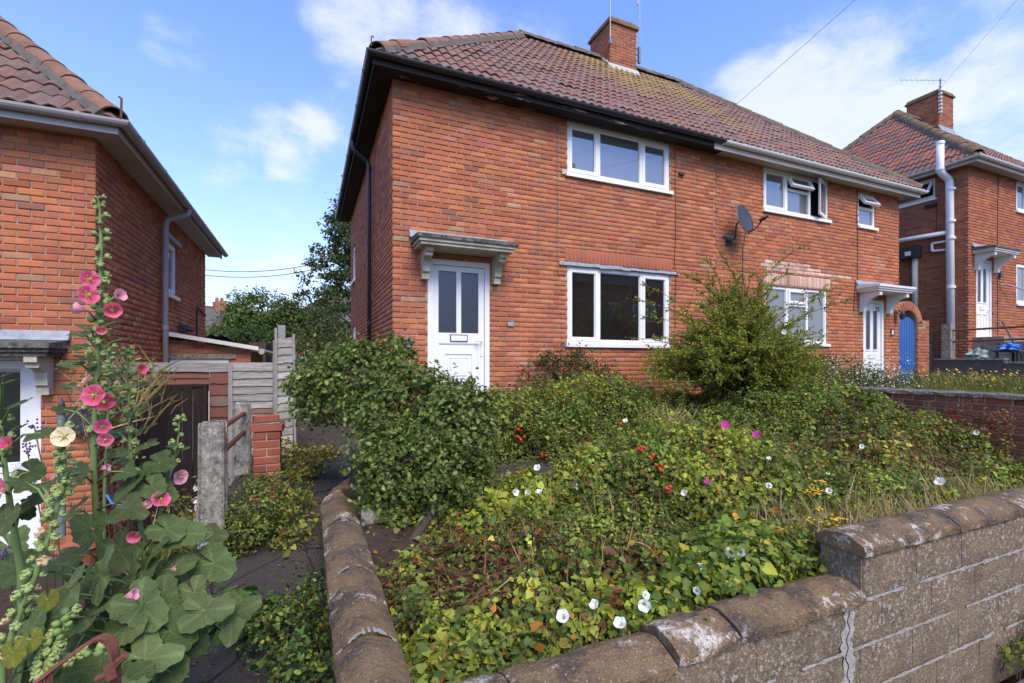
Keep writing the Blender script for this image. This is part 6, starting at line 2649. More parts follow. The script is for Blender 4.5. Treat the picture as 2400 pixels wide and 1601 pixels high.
def grass(n, fx, fy, hh, cols, w, zf=None, lean=.35):
    x, y = fx(n), fy(n)
    z = (soil_z(x, y) + veg_h(x, y) * .35) if zf is None else zf(x, y)
    P = np.stack([x, y, z], 1)
    a = rng.uniform(0, 2 * np.pi, n)
    nr = np.stack([np.cos(a), np.sin(a), np.zeros(n)], 1)
    ax = np.stack([rng.normal(0, lean, n), rng.normal(0, lean, n), np.ones(n)], 1)
    return leaf_geo(P, nr, hh(n), mixcol(cols, w, n, .15), 'blade', .12, ax)


U = lambda a, b: (lambda n: rng.uniform(a, b, n))
G = lambda m, s: (lambda n: rng.normal(m, s, n))
gp = [grass(2400, U(2.5, 5.2), lambda n: 1.72 + np.abs(rng.normal(0, .20, n)), U(.16, .40), [STRAW, (0.30, 0.22, 0.08), G_LIME, (0.42, 0.32, .17)], [5, 3, 1.5, 2]),
      grass(90, G(3.9, .12), G(4.35, .10), U(.25, .48), [STRAW, (.34, .27, .12), G_OLIVE], [4, 2, 1]),
      grass(500, U(3.5, 6.6), U(2.2, 3.6), U(.15, .34), [STRAW, G_OLIVE, BRN], [3, 2, 2]),
      grass(90, G(1.55, .35), G(2.3, .25), U(.12, .3), [STRAW, BRN, (.3, .2, .1)], [2, 3, 2]),
      grass(90, G(2.1, .5), G(2.9, .3), U(.14, .3), [STRAW, G_OLIVE, G_LIME, BRN], [2, 2, 2, 2])]
tag(leaf_obj('dry_grass', gp, DRYGRASS), 'straw coloured dry grass along the inside of the front wall and among the weeds', 'grass', None, 'stuff')


# ---- shrubs, each a thing with its own stems and foliage
def bush(name, label, cat, base, blobs, n_clump, n_leaf, clump_r, size, cols, w, m=LEAF, shape='oval', stems=6, stem_r=.012, stem_tips=None, jit=.6, shell=.55, lightvar=.18, group=None, extra=None):
    t = thing(name, label, cat, base, group)
    P, nrm, tone, cc = blob_points(blobs, n_clump, n_leaf, clump_r, shell)
    sz = np.clip(rng.normal(size, size * .25, n_leaf), size * .4, size * 1.8)
    C = mixcol(cols, w, n_leaf, .16) * (1 + lightvar * tone[:, None])
    parts = [leaf_geo(P, nrm, sz, np.clip(C, .004, 1), shape, jit)]
    if extra:
        parts += extra
    f = leaf_obj('foliage', parts, m, t)
    f['kind'] = 'stuff'
    mb = MB()
    tips = stem_tips
    if tips is None:
        pick = rng.choice(len(cc), min(stems, len(cc)), replace=False)
        tips = [cc[i] for i in pick]
    for tp in tips:
        b = Vector(base) + Vector((rng.normal(0, .05), rng.normal(0, .05), 0))
        e = Vector(tp)
        mid = b.lerp(e, .5) + Vector((rng.normal(0, .06), rng.normal(0, .06), .08))
        mb.tube([b, b.lerp(mid, .6), mid, e], [stem_r, stem_r * .8, stem_r * .6, stem_r * .25], 6)
    obj('stems', mb, BARK, t)
    return t


# the holly leaning over the low wall
ho = thing('holly_bush', 'dark glossy spiny leaved holly leaning over the low wall in front of the white door', 'bush', (.45, 3.02, -1.36))
hb = [(at(950, 1175, 3.45), (.27, .24, .13)), (at(1040, 1160, 3.5), (.22, .22, .14)), (at(850, 885, 4.4), (.60, .45, .32)), (at(960, 950, 4.1), (.54, .45, .32)), (at(790, 945, 4.45), (.36, .36, .22)), (at(985, 1090, 3.55), (.42, .36, .28)), (at(1065, 1105, 3.55), (.30, .3, .25)),
      (at(1075, 985, 3.9), (.34, .34, .30)), (at(890, 832, 4.6), (.33, .33, .17)), (at(910, 1045, 3.75), (.30, .3, .22)), (at(725, 905, 4.5), (.20, .26, .18)), (at(1105, 925, 4.1), (.13, .13, .20)), (at(875, 1120, 3.45), (.17, .16, .11)), (at(1040, 1010, 3.7), (.33, .3, .28))]
P, nrm, tone, cc = blob_points([(tuple(a), b) for a, b in hb], 800, 30000, .055, .60)
C = mixcol([(0.078, 0.108, 0.026), (0.112, 0.148, 0.034), (0.150, 0.19, 0.044), (0.21, 0.245, 0.075)], [4, 4, 3, 1.8], len(P), .18) * (1 + .2 * tone[:, None])
parts = [leaf_geo(P, nrm, np.clip(rng.normal(.036, .009, len(P)), .02, .055), np.clip(C, .004, 1), 'holly', .95)]
f = link('foliage', np_mesh('foliage', parts[0][0] - np.array(org(ho)), parts[0][1], parts[0][2], GLOSSLEAF), ho)
f['kind'] = 'stuff'
for (a, b, r0) in (((.42, 3.02, -1.38), at(1012, 1205, 3.3), .036), ((.36, 3.06, -1.38), at(930, 1225, 3.45), .034)):
    mb = MB()
    a, b = Vector(a), Vector(b)
    tip = b + (b - a) * .9 + Vector((0, .25, .15))
    mb.tube([a, a.lerp(b, .5) + Vector((.01, 0, .015)), b, tip], [r0, r0 * .92, r0 * .8, r0 * .3], 8)
    for k in range(7):
        e = Vector(cc[rng.integers(len(cc))])
        s_ = b.lerp(tip, rng.uniform(.1, .9))
        mb.tube([s_, s_.lerp(e, .5) + Vector((0, 0, .04)), e], [r0 * .45, r0 * .3, r0 * .12], 6)
    obj('trunk', mb, mat('holly_bark', (.06, .045, .04), .85, .5, 30, var=.25, var_scale=10), ho)
# red hips showing at the top of the holly
hips = MB()
for (u, v) in ((836, 800), (845, 806), (893, 802), (934, 838), (945, 842), (980, 846), (880, 812), (915, 822), (838, 812)):
    p = at(u, v, 4.35) + Vector((rng.normal(0, .01), rng.normal(0, .01), 0))
    hips.lathe([(.004, -.014), (.014, -.006), (.014, .006), (.004, .014)], p, 7)
obj('red_hip', hips, mat('hip_red', (.45, .05, .02), .4), ho)['kind'] = 'stuff'

# the arching shrub between the windows
sh_base = Vector((5.75, 4.95, -.85))
SHR = thing('arching_shrub', 'large arching shrub with tiny leaves between the two ground floor windows', 'shrub', sh_base)
mbs = MB()
LP, LA, LN = [], [], []
targets = []
for k in range(430):
    a = rng.uniform(0, 2 * np.pi)
    rr = math.sqrt(rng.uniform(.02, 1))
    hz = rng.uniform(.15, 1.0)
    q = Vector((math.cos(a) * rr * 1.62, math.sin(a) * rr * .95, 0))
    top = .30 + 1.95 * math.exp(-rr ** 2 * 1.1) * rng.uniform(.35, 1.02)
    targets.append((q, top))
for (u, v, F) in ((1600, 640, 6.7), (1655, 610, 6.9), (1690, 600, 6.8), (1660, 650, 7), (1740, 640, 6.8), (1895, 575, 7.0), (1985, 672, 6.9), (2000, 705, 6.8), (1960, 690, 6.9), (1475, 700, 6.4), (1490, 738, 6.3), (1470, 790, 6.3), (1500, 665, 6.6), (1920, 780, 6.9), (1850, 640, 6.9), (1450, 905, 6.0), (1520, 880, 6.1), (1780, 650, 7.1), (1900, 740, 6.6), (1940, 860, 6.4)):
    p = at(u, v, F)
    targets.append((Vector((p.x - sh_base.x, p.y - sh_base.y, 0)), p.z - sh_base.z))
for i, (q, top) in enumerate(targets):
    b = sh_base + Vector((rng.normal(0, .12), rng.normal(0, .1), 0))
    e = sh_base + q + Vector((0, 0, top))
    if e.y > 6.42:
        e.y = 6.42 - rng.uniform(0, .2)
    out = Vector((q.x, q.y, 0))
    c1 = b + Vector((q.x * .12, q.y * .12, top * .75 + .25))
    pts = []
    for t in np.linspace(0, 1, 9):
        pts.append(b * (1 - t) ** 2 + c1 * 2 * t * (1 - t) + e * t ** 2)
    mbs.tube(pts, [.011 * (1 - .8 * t) for t in np.linspace(0, 1, 9)], 5)
    nt = 22
    for k in range(nt):
        t = rng.uniform(.28, 1.0) ** .8
        base_p = b * (1 - t) ** 2 + c1 * 2 * t * (1 - t) + e * t ** 2
        tg = ((c1 - b) * (1 - t) + (e - c1) * t).normalized()
        dr = (Vector(rng.normal(0, 1, 3)) + tg * 1.1 + Vector((0, 0, .25))).normalized()
        ln = rng.uniform(.06, .24) * (1.15 - .5 * t)
        tip = base_p + dr * ln
        if tip.y > 6.46:
            continue
        if k % 4 == 0:
            mbs.tube([base_p, tip], [.0035, .0015], 3, cap=False)
        m_ = int(ln / .011) + 2
        for s in range(m_):
            p = base_p.lerp(tip, (s + .3) / m_)
            LP.append(p + Vector(rng.normal(0, .009, 3)))
            LA.append(dr)
            LN.append(Vector(rng.normal(0, 1, 3)) + Vector((0, -.2, .8)))
    for s in range(14):
        t = 1 - .35 * s / 14
        p = b * (1 - t) ** 2 + c1 * 2 * t * (1 - t) + e * t ** 2
        LP.append(p + Vector(rng.normal(0, .008, 3)))
        LA.append((e - c1).normalized())
        LN.append(Vector(rng.normal(0, 1, 3)))
LP, LA, LN = np.array(LP), np.array(LA), np.array(LN)
n = len(LP)
fy_ = np.clip((F1(LP[:, 0] * 1.5, LP[:, 2] * 2) + 1) / 2, 0, 1)
C = mixcol([(0.135, 0.160, 0.026), (0.19, 0.208, 0.031), (0.24, 0.245, 0.036), (0.28, 0.25, 0.045)], [4, 5, 3, 1.0], n, .18)
C = C * (0.95 + .35 * fy_[:, None])
C[rng.random(n) < .03] = (0.17, .12, .03)
f = leaf_obj('foliage', [leaf_geo(LP, LN, np.clip(rng.normal(.029, .006, n), .014, .045), C, 'oval', .5, LA)], LEAF, SHR)
f['kind'] = 'stuff'
obj('branches', mbs, mat('shrub_bark', (.07, .05, .03), .85), SHR)

bush('creeper', 'dark leaved rambling creeper growing up the brickwork below the wide ground floor window', 'creeper', (3.55, 6.35, -.8),
     [((3.35, 6.38, -.25), (.55, .09, .42)), ((3.95, 6.4, -.05), (.62, .08, .28)), ((2.95, 6.3, -.55), (.55, .15, .25)), ((4.5, 6.35, -.5), (.5, .15, .28)), ((3.9, 6.25, -.5), (.7, .2, .28)), ((3.75, 6.42, .18), (.3, .05, .1))],
     170, 5200, .085, .042, [(0.03, 0.055, 0.022), (0.045, 0.075, 0.028), (0.065, 0.095, 0.03), (.10, .06, .03)], [5, 4, 2, .5], stems=16, stem_r=.006)
bush('rose_bush', 'wild rose bush with orange hips in the middle of the front garden', 'bush', (2.2, 4.4, -1.0),
     [((2.15, 4.4, -.62), (.32, .3, .22)), ((2.6, 4.6, -.55), (.35, .3, .22))], 90, 3600, .07, .034, [G_MID, G_OLIVE, G_LIME, G_DEEP], [5, 3, 1.5, 3], stems=14, stem_r=.006)
bush('rose_bush', 'dense dark rose bush with broad leaves in front of the arching shrub', 'bush', (5.3, 4.25, -.95),
     [((5.2, 4.25, -.62), (.5, .35, .24)), ((5.9, 4.4, -.58), (.45, .35, .26)), ((6.45, 4.7, -.52), (.35, .5, .22))], 130, 5600, .075, .040, [G_DEEP, G_MID, G_OLIVE], [6, 4, 2], stems=14, stem_r=.006)
bush('bindweed_mound', 'tall bright mound of bindweed with a dark hollow under it near the front wall', 'weeds', (3.05, 2.8, -1.3),
     [((3.1, 2.95, -.93), (.48, .38, .17)), ((2.7, 2.85, -.98), (.35, .33, .16)), ((3.55, 3.0, -.92), (.35, .36, .18)), ((3.2, 2.58, -1.03), (.42, .10, .16))], 130, 5600, .075, .042, [G_LIME, G_MID, G_YEL, G_DEEP, G_OLIVE], [5, 4, .5, 2, 2], shape='heart', stems=14, stem_r=.005)
bush('bindweed_mound', 'fresh green drift of bindweed against the inside of the front wall below the step', 'weeds', (2.2, 1.9, -1.3),
     [((2.15, 1.86, -1.08), (.42, .16, .10)), ((1.6, 1.85, -1.17), (.4, .14, .06))], 100, 3000, .075, .037, [(0.125, .195, .035), G_MID, G_LIME, G_YEL], [4, 4, 3, .4], shape='heart', stems=8, stem_r=.004)
bush('fleabane', 'grey green cushion of fleabane covered in tiny white daisies below the number 73 window', 'flowers', (10.0, 5.9, -.7),
     [((9.4, 5.7, -.36), (1.0, .45, .42)), ((10.4, 5.8, -.40), (.9, .4, .36)), ((11.5, 5.9, -.50), (.9, .3, .26)), ((8.6, 5.5, -.25), (.8, .5, .4))], 300, 9500, .11, .045, [(0.075, 0.10, 0.035), (0.11, 0.13, 0.05), (.05, .075, .03)], [4, 3, 2], shape='tiny', stems=12, stem_r=.005)
P, nrm, tone, cc = blob_points([((9.4, 5.62, -.31), (1.05, .47, .42)), ((10.4, 5.74, -.36), (.95, .42, .38)), ((11.5, 5.85, -.47), (.95, .32, .26)), ((12.6, 6.0, -.6), (.4, .3, .12))], 300, 1300, .13, .8)
dv_ = leaf_geo(P, nrm + np.array([0, -.8, .3]), np.clip(rng.normal(.028, .005, len(P)), .015, .04), mixcol([(.75, .72, .72), (.72, .55, .58)], [5, 1.2], len(P), .06), 'heart', .3)
tag(leaf_obj('daisies', [dv_], PETAL), 'tiny white daisy flowers scattered over the fleabane', 'flowers', None, 'stuff')

# rough grass and yellow flowers on the neighbour's plot
gz = lambda x, y: np.array([h_next(a, b) for a, b in zip(x, y)])
gl = [grass(5200, U(9.5, 14.05), U(3.6, 6.3), U(.06, .20), [(.11, .145, .03), (.17, .18, .04), (.07, .10, .02), (.30, .25, .09)], [4, 3, 3, 1], gz, .3),
      grass(1500, U(12.6, 14.05), U(4.4, 6.4), U(.15, .42), [(.11, .145, .03), (.2, .19, .06), STRAW], [4, 3, 1], gz, .2),
      grass(800, U(7.1, 9.5), U(3.5, 6.3), U(.08, .2), [(.11, .145, .03), (.17, .18, .04)], [4, 3], gz, .3)]
tag(leaf_obj('rough_grass', gl, DRYGRASS), 'rough green grass on the plot beyond the boundary wall', 'grass', None, 'stuff')
x, y = rng.uniform(12.2, 14.05, 150), rng.uniform(4.4, 6.3, 150)
P = np.stack([x, y, gz(x, y) + rng.uniform(.12, .42, 150)], 1)
tag(leaf_obj('yellow_weed_flowers', [leaf_geo(P, np.tile([0, -.6, .8], (150, 1)), np.full(150, .045), mixcol([(.7, .42, .03), (.6, .45, .08)], [3, 1], 150, .1), 'heart', .3)], PETAL), 'scattered yellow weed flowers in front of the retaining wall', 'flowers', None, 'stuff')

# weeds along the boundary wall
bush('dock_plant', 'reddish brown seeding dock stems against the dark brick boundary wall', 'weeds', (6.7, 2.75, -1.1),
     [((6.66, 2.7, -.72), (.16, .35, .32)), ((6.68, 3.1, -.80), (.14, .2, .2))], 90, 1500, .05, .03, [RUSTY, BRN, (.2, .09, .05), G_MID], [5, 4, 2, 1.5], shape='tiny', stems=26, stem_r=.005)

bush('wall_foot_weeds', 'small green weeds at the foot of the front wall in the bottom right corner', 'weeds', (3.9, 1.36, -1.88),
     [((3.92, 1.36, -1.76), (.14, .05, .10)), ((4.15, 1.36, -1.70), (.12, .05, .14))], 26, 420, .03, .032, [G_LIME, G_MID, G_OLIVE], [2, 4, 1], stems=12, stem_r=.003)
# side path plants
bush('privet_bush', 'small privet bush at the foot of the concrete post beside the path', 'bush', (-.42, 4.1, -1.5),
     [(tuple(at(590, 1190, 3.65)), (.24, .24, .26)), (tuple(at(555, 1255, 3.45)), (.16, .16, .16)), (tuple(at(650, 1160, 4.05)), (.24, .24, .17)), (tuple(at(620, 1240, 3.6)), (.2, .2, .16))],
     130, 4200, .055, .026, [G_MID, G_DEEP, G_LIME, G_OLIVE], [4, 4, 1.5, 2], stems=16, stem_r=.005)
bush('wall_weeds', 'strip of dark privet growing along the foot of the low wall on the path side', 'weeds', (-.02, 2.5, -1.7),
     [((-.02, 2.35, -1.42), (.12, .40, .20)), ((-.03, 1.95, -1.5), (.10, .30, .18)), ((-.08, 2.75, -1.42), (.13, .25, .18)), ((-.22, 2.85, -1.42), (.12, .14, .12)), ((0.03, 2.9, -1.4), (.07, .3, .2))],
     130, 4300, .05, .026, [G_DEEP, (.02, .05, .016), G_MID, G_LIME, (.2, .1, .05)], [5, 3, 3, .7, .3], stems=24, stem_r=.004)
bush('path_weeds', 'low yellowing weeds spreading across the side path', 'weeds', (-.15, 4.9, -1.3),
     [((-.14, 4.75, -1.25), (.20, .5, .05)), ((-.1, 5.6, -1.15), (.28, .5, .06)), ((-.28, 6.1, -1.05), (.15, .3, .14)), ((-.05, 4.2, -1.33), (.12, .3, .03)), ((.1, 6.2, -1.1), (.3, .4, .05))],
     120, 1700, .06, .036, [G_LIME, G_OLIVE, G_YEL, BRN, RUSTY, G_MID], [4, 4, .8, 2, 2, 3], shape='heart', stems=10, stem_r=.003)
bush('path_weeds', 'broad green leaves sprouting from the edge of the path near the low wall', 'weeds', (-.32, 3.0, -1.6),
     [((-.27, 2.92, -1.42), (.11, .13, .07)), ((-.40, 3.25, -1.48), (.18, .2, .05))], 22, 150, .05, .075, [(.075, .15, .03), (.10, .18, .035)], [3, 2], shape='heart', stems=12, stem_r=.004, jit=.35)
bush('path_weeds', 'tiny weeds in the cracks at the near end of the path', 'weeds', (-.35, 2.0, -1.7),
     [((-.32, 2.03, -1.69), (.13, .08, .012))], 12, 130, .03, .03, [G_OLIVE, G_MID, BRN], [3, 2, 2], stems=8, stem_r=.002)
bush('grass_clump', 'straggly green clump growing in front of the dark side gate', 'grass', (-.98, 5.2, -1.85),
     [((-.98, 5.1, -1.45), (.22, .3, .25)), ((-.8, 4.6, -1.6), (.18, .25, .2))], 60, 700, .06, .05, [G_OLIVE, G_MID, STRAW, G_LIME], [4, 3, 2, 1], shape='tiny', stems=10, stem_r=.003,
     extra=[(lambda q: (q[0], np.concatenate([q[1][:, [0, 1, 2]], q[1][:, [0, 2, 3]]]), q[2]))(grass(420, G(-.95, .16), G(4.9, .35), U(.25, .6), [G_OLIVE, STRAW, (.10, .17, .04)], [4, 2, 4], lambda x, y: np.full_like(x, -1.85), .3))])
bush('dry_plant', 'straw coloured dried plant spilling over by the corner of the left house', 'plant', (-1.75, 6.1, -1.9),
     [((-1.72, 5.9, -.18), (.34, .25, .28)), ((-1.80, 6.0, -.65), (.20, .2, .4))], 50, 500, .08, .05, [STRAW, G_OLIVE, (.3, .24, .12)], [4, 4, 2], shape='tiny', stems=26, stem_r=.004,
     extra=[(lambda q: (q[0], np.concatenate([q[1][:, [0, 1, 2]], q[1][:, [0, 2, 3]]]), q[2]))(grass(150, G(-1.68, .14), G(5.9, .16), U(.2, .5), [STRAW, (.4, .3, .16), G_OLIVE], [4, 2, 3], lambda x, y: -.4 + rng.normal(0, .18, len(x)), .9))])
bush('snapdragon', 'thin flower spike of pale pink and cream blossoms behind the front concrete post', 'flowers', (-.78, 4.4, -1.8),
     [((-.78, 4.4, -.98), (.035, .035, .17)), ((-.74, 4.4, -.80), (.03, .03, .1)), ((-.75, 4.38, -1.15), (.06, .05, .12))], 30, 130, .02, .028, [(.75, .55, .55), (.7, .5, .35), (.75, .7, .68)], [3, 2, 3], m=PETAL, shape='heart', stems=3, stem_r=.004)

# ---- trees and hedges beyond the back gardens
def tree(name, label, base, h, blobs, n_clump, n_leaf, cr, size, cols, w, trunk_r, shape='oval', limbs=10, group=None, jit=.7, shell=.45, axis=None):
    t = thing(name, label, 'tree', base, group)
    P, nrm, tone, cc = blob_points(blobs, n_clump, n_leaf, cr, shell)
    sz = np.clip(rng.normal(size, size * .25, n_leaf), size * .4, size * 1.7)
    C = np.clip(mixcol(cols, w, n_leaf, .16) * (1 + .2 * tone[:, None]), .004, 1)
    f = leaf_obj('crown', [leaf_geo(P, nrm, sz, C, shape, jit)], LEAF, t)
    f['kind'] = 'stuff'
    mb = MB()
    b = Vector(base)
    top = b + Vector((0, 0, h))
    mb.tube([b, b.lerp(top, .35), b.lerp(top, .7), top], [trunk_r, trunk_r * .8, trunk_r * .5, trunk_r * .12], 8)
    for i in range(limbs):
        e = Vector(cc[rng.integers(len(cc))])
        s = b.lerp(top, min(.95, max(.15, (e.z - b.z) / h * rng.uniform(.6, .9))))
        mb.tube([s, s.lerp(e, .5) + Vector((0, 0, .1)), e], [trunk_r * .35, trunk_r * .2, trunk_r * .06], 5)
    obj('trunk', mb, BARK, t)
    return t


# conifer half hidden by the rear corner of the middle house
cb = at(845, 850, 24)
ct = (cb.x, cb.y, -1.2)
cblobs = []
rs = np.random.default_rng(5)
for z, L0 in ((.9, 1.9), (1.7, 2.5), (2.6, 3.0), (3.4, 2.9), (4.2, 2.7), (5.0, 2.45), (5.8, 2.1), (6.6, 1.75), (7.4, 1.4), (8.2, 1.0), (8.9, .6)):
    for k in range(9):
        a = 2 * np.pi * (k + rs.uniform(-.3, .3)) / 9
        for s in (.45, .72, 1.0):
            l_ = L0 * s * rs.uniform(.8, 1.12)
            cblobs.append(((ct[0] + math.cos(a) * l_, ct[1] + math.sin(a) * l_, z + .25 * (1 - s) - .2 * s * s + rs.uniform(-.15, .15)), (.42 * (1.25 - .4 * s), .42 * (1.25 - .4 * s), .17)))
tree('conifer', 'tall dark layered conifer rising behind the middle house', ct, 10.2, cblobs, 1500, 36000, .15, .16, [(0.055, 0.078, 0.030), (0.075, 0.10, 0.034), (0.11, 0.135, 0.045)], [5, 4, 2], .25, 'tiny', 40, shell=.2)


def bt(u, v, F, ru, rv, dd=.8):
    p = at(u, v, F)
    return (tuple(p), (ru * F / FPX, ru * F / FPX * dd, rv * F / FPX))


fg = [(0.085, 0.115, 0.034), (0.115, 0.148, 0.042), (0.15, 0.175, 0.055), (.16, .12, .06)]
tree('fruit_tree', 'bright green bushy fruit tree behind the sheds, left of the others', (*at(570, 850, 18).xy, -1.2), 2.6,
     [bt(565, 745, 18, 40, 45), bt(600, 730, 18, 35, 38), bt(540, 770, 18, 40, 28), bt(612, 690, 18, 14, 20), bt(570, 700, 18, 25, 20), bt(505, 785, 18, 35, 18)], 260, 6500, .16, .085, [(0.09, 0.14, 0.03), (.12, .17, .038), (.15, .20, .05)], [4, 4, 2], .09, group='bushy trees behind the sheds')
tree('fruit_tree', 'dull green bushy fruit tree behind the sheds, in the middle', (*at(660, 850, 19).xy, -1.2), 2.8,
     [bt(650, 750, 19, 48, 48), bt(690, 755, 19, 40, 48), bt(660, 715, 19, 28, 22), bt(630, 785, 19, 45, 30), bt(695, 715, 19, 16, 14)], 280, 7500, .16, .085, fg, [5, 4, 1, .6], .09, group='bushy trees behind the sheds')
tree('fruit_tree', 'greyish olive bushy tree behind the sheds, below the conifer', (*at(745, 850, 20).xy, -1.2), 2.6,
     [bt(735, 765, 20, 40, 45), bt(770, 775, 20, 32, 40), bt(710, 740, 20, 22, 24), bt(800, 790, 20, 30, 25)], 220, 6000, .16, .085, [(.08, .10, .04), (.105, .122, .05), (.14, .145, .07)], [5, 4, 1], .09, group='bushy trees behind the sheds')
bush('bramble_hedge', 'tall reddish green brambles and grass along the far end of the side passage', 'bush', (*at(750, 880, 13.5).xy, -.95),
     [bt(725, 800, 13.5, 28, 28), bt(760, 805, 13.5, 32, 25), bt(795, 810, 13.5, 28, 25), bt(705, 830, 13, 20, 30), bt(760, 850, 13, 50, 30), bt(735, 870, 12.6, 40, 30)], 220, 6500, .13, .07,
     [(.09, .115, .028), (.12, .13, .035), (.16, .09, .035), (.055, .08, .022)], [5, 4, 2, 3], shape='tiny', stems=30, stem_r=.008)
bush('bramble_hedge', 'dark hedge at the foot of the fruit trees beside the old shed', 'bush', (*at(560, 830, 16.5).xy, -1.2),
     [bt(520, 795, 16.5, 45, 14), bt(600, 790, 16.5, 45, 22), bt(670, 800, 16, 45, 28)], 150, 4500, .14, .08, [(0.04, .07, .02), (.06, .095, .024)], [4, 3], stems=14, stem_r=.01)
mb = MB()
mb.box(*(at(812, 800, 13.6).x + d for d in (-.25, .45)), at(812, 800, 13.6).y - .2, at(812, 800, 13.6).y + .3, -.95, .55)
mb2 = MB()
tag(obj('water_tank', mb, CONCRETE), 'pale grey tank standing at the rear corner of the middle house', 'tank')


# ------------------------------------------------------------------ single flowers in the front garden
def hit(u, v, dz=0.0):
    """where the line of sight through a pixel meets the top of the weeds"""
    d = ray(u, v)
    t = 1.4
    while t < 9:
        p = d * t
        if p.z < float(surf(np.array([p.x]), np.array([p.y]))[0]) + dz:
            return p
        t += .01
    return d * 5


def trumpet(m, rad=.033, dep=.045):
    mb = MB()
    S = 20
    rings = [(.004, -dep, (.5, .55, .25)), (.007, -dep * .6, (.72, .74, .55)), (.014, -dep * .15, (.80, .81, .74)), (.026, 0, (.86, .86, .85)), (rad, .004, (.86, .86, .86))]
    vs, cs = [], []
    for i, (r_, z, c) in enumerate(rings):
        for k in range(S):
            a = 2 * math.pi * k / S
            w = 1 + (.05 * math.cos(5 * a) if i > 2 else 0)
            vs.append((r_ * w * math.cos(a), r_ * w * math.sin(a), z + (.004 * math.cos(5 * a) if i > 2 else 0)))
            cs.append(c)
    fs = []
    for i in range(len(rings) - 1):
        for k in range(S):
            fs.append((i * S + k, i * S + (k + 1) % S, (i + 1) * S + (k + 1) % S, (i + 1) * S + k))
    fs.append(tuple(range(S)))
    mb.add(vs, fs)
    mb.c = cs
    mb.has = True
    return mesh_of('bindweed_flower', mb, m)


def stalk_mesh():
    mb = MB()
    mb.tube([(0, 0, 0), (.004, .01, -.05), (.0, .02, -.12)], .0025, 5, (.10, .16, .05))
    return mesh_of('stalk', mb, STEM)


TR = trumpet(PETAL)
TRC = trumpet(PETAL, .016, .05)
TRH = trumpet(PETAL, .026, .03)
SK = stalk_mesh()
FL = [(1465, 986, 'white bindweed flower in the green mound below the ground floor window'), (1603, 1155, 'round white bindweed flower facing out of the tall mound in the middle of the garden'),
      (1348, 1140, 'white bindweed flower alone, right of the row of three'), (1259, 1096, 'white bindweed flower above the row of three, by the bare path'),
      (1209, 1154, 'first white bindweed flower of the row of three, next to the holly'), (1237, 1154, 'middle white bindweed flower of the row of three beside the holly'),
      (1263, 1152, 'last white bindweed flower of the row of three beside the holly'), (1802, 1138, 'white bindweed flower seen from its side left of the yellow ragwort'),
      (1802, 1074, 'small white bindweed flower on top of the tall mound'), (1943, 1150, 'white bindweed flower just right of the yellow ragwort'), (1940, 1109, 'white bindweed flower above the yellow ragwort'),
      (1715, 1296, 'large white bindweed flower above the front wall, nearest its step'), (1319, 1444, 'white bindweed flower near the front wall, nearest the low side wall'), (1392, 1416, 'white bindweed flower near the front wall, second from the low side wall'),
      (1453, 1460, 'white bindweed flower lowest and nearest the front wall coping'), (1510, 1419, 'oval white bindweed flower with a small one above it near the front wall'), (1514, 1395, 'small white bindweed flower just above the oval one near the front wall'),
      (1639, 1328, 'white bindweed flower lying flat near the front wall'), (1633, 1384, 'tiny white bindweed flower close to the front wall coping'), (2203, 1128, 'big white bindweed flower in the dry grass above the raised wall'),
      (2037, 1212, 'white bindweed flower right behind the raised coping'), (2020, 1046, 'white bindweed flower in the reddish brambles'), (2289, 1014, 'white bindweed flower far right among the brambles by the boundary wall'), (1735, 1292, 'crumpled white bindweed flower beside the large one near the step')]
for i, (u, v, lab) in enumerate(FL):
    p = hit(u, v, .09 if v > 1280 else .06)
    t = thing('bindweed_flower', lab, 'flower', p, 'white bindweed flowers in the front garden')
    s = .85 if i not in (16, 18, 8, 10) else .55
    if i in (11, 19):
        s = 1.05
    to = (-p).normalized()
    d = (to + Vector((rng.normal(0, .5), rng.normal(0, .5), .35 + rng.normal(0, .3)))).normalized()
    o = link('corolla', TRC if i in (7, 10, 17, 20) else TRH if i % 4 == 1 else TR, t)
    o.rotation_euler = d.to_track_quat('Z', 'Y').to_euler()
    o.scale = (s, s, s)
    link('stalk', SK, t, (0, 0, -.03))
p = at(1838, 778, 6.3)
t = thing('bindweed_flower', 'single white bindweed flower high up in the arching shrub', 'flower', p, 'white bindweed flowers in the front garden')
o = link('corolla', TR, t)
o.rotation_euler = (-p).normalized().to_track_quat('Z', 'Y').to_euler()
link('stalk', SK, t, (0, 0, -.03))


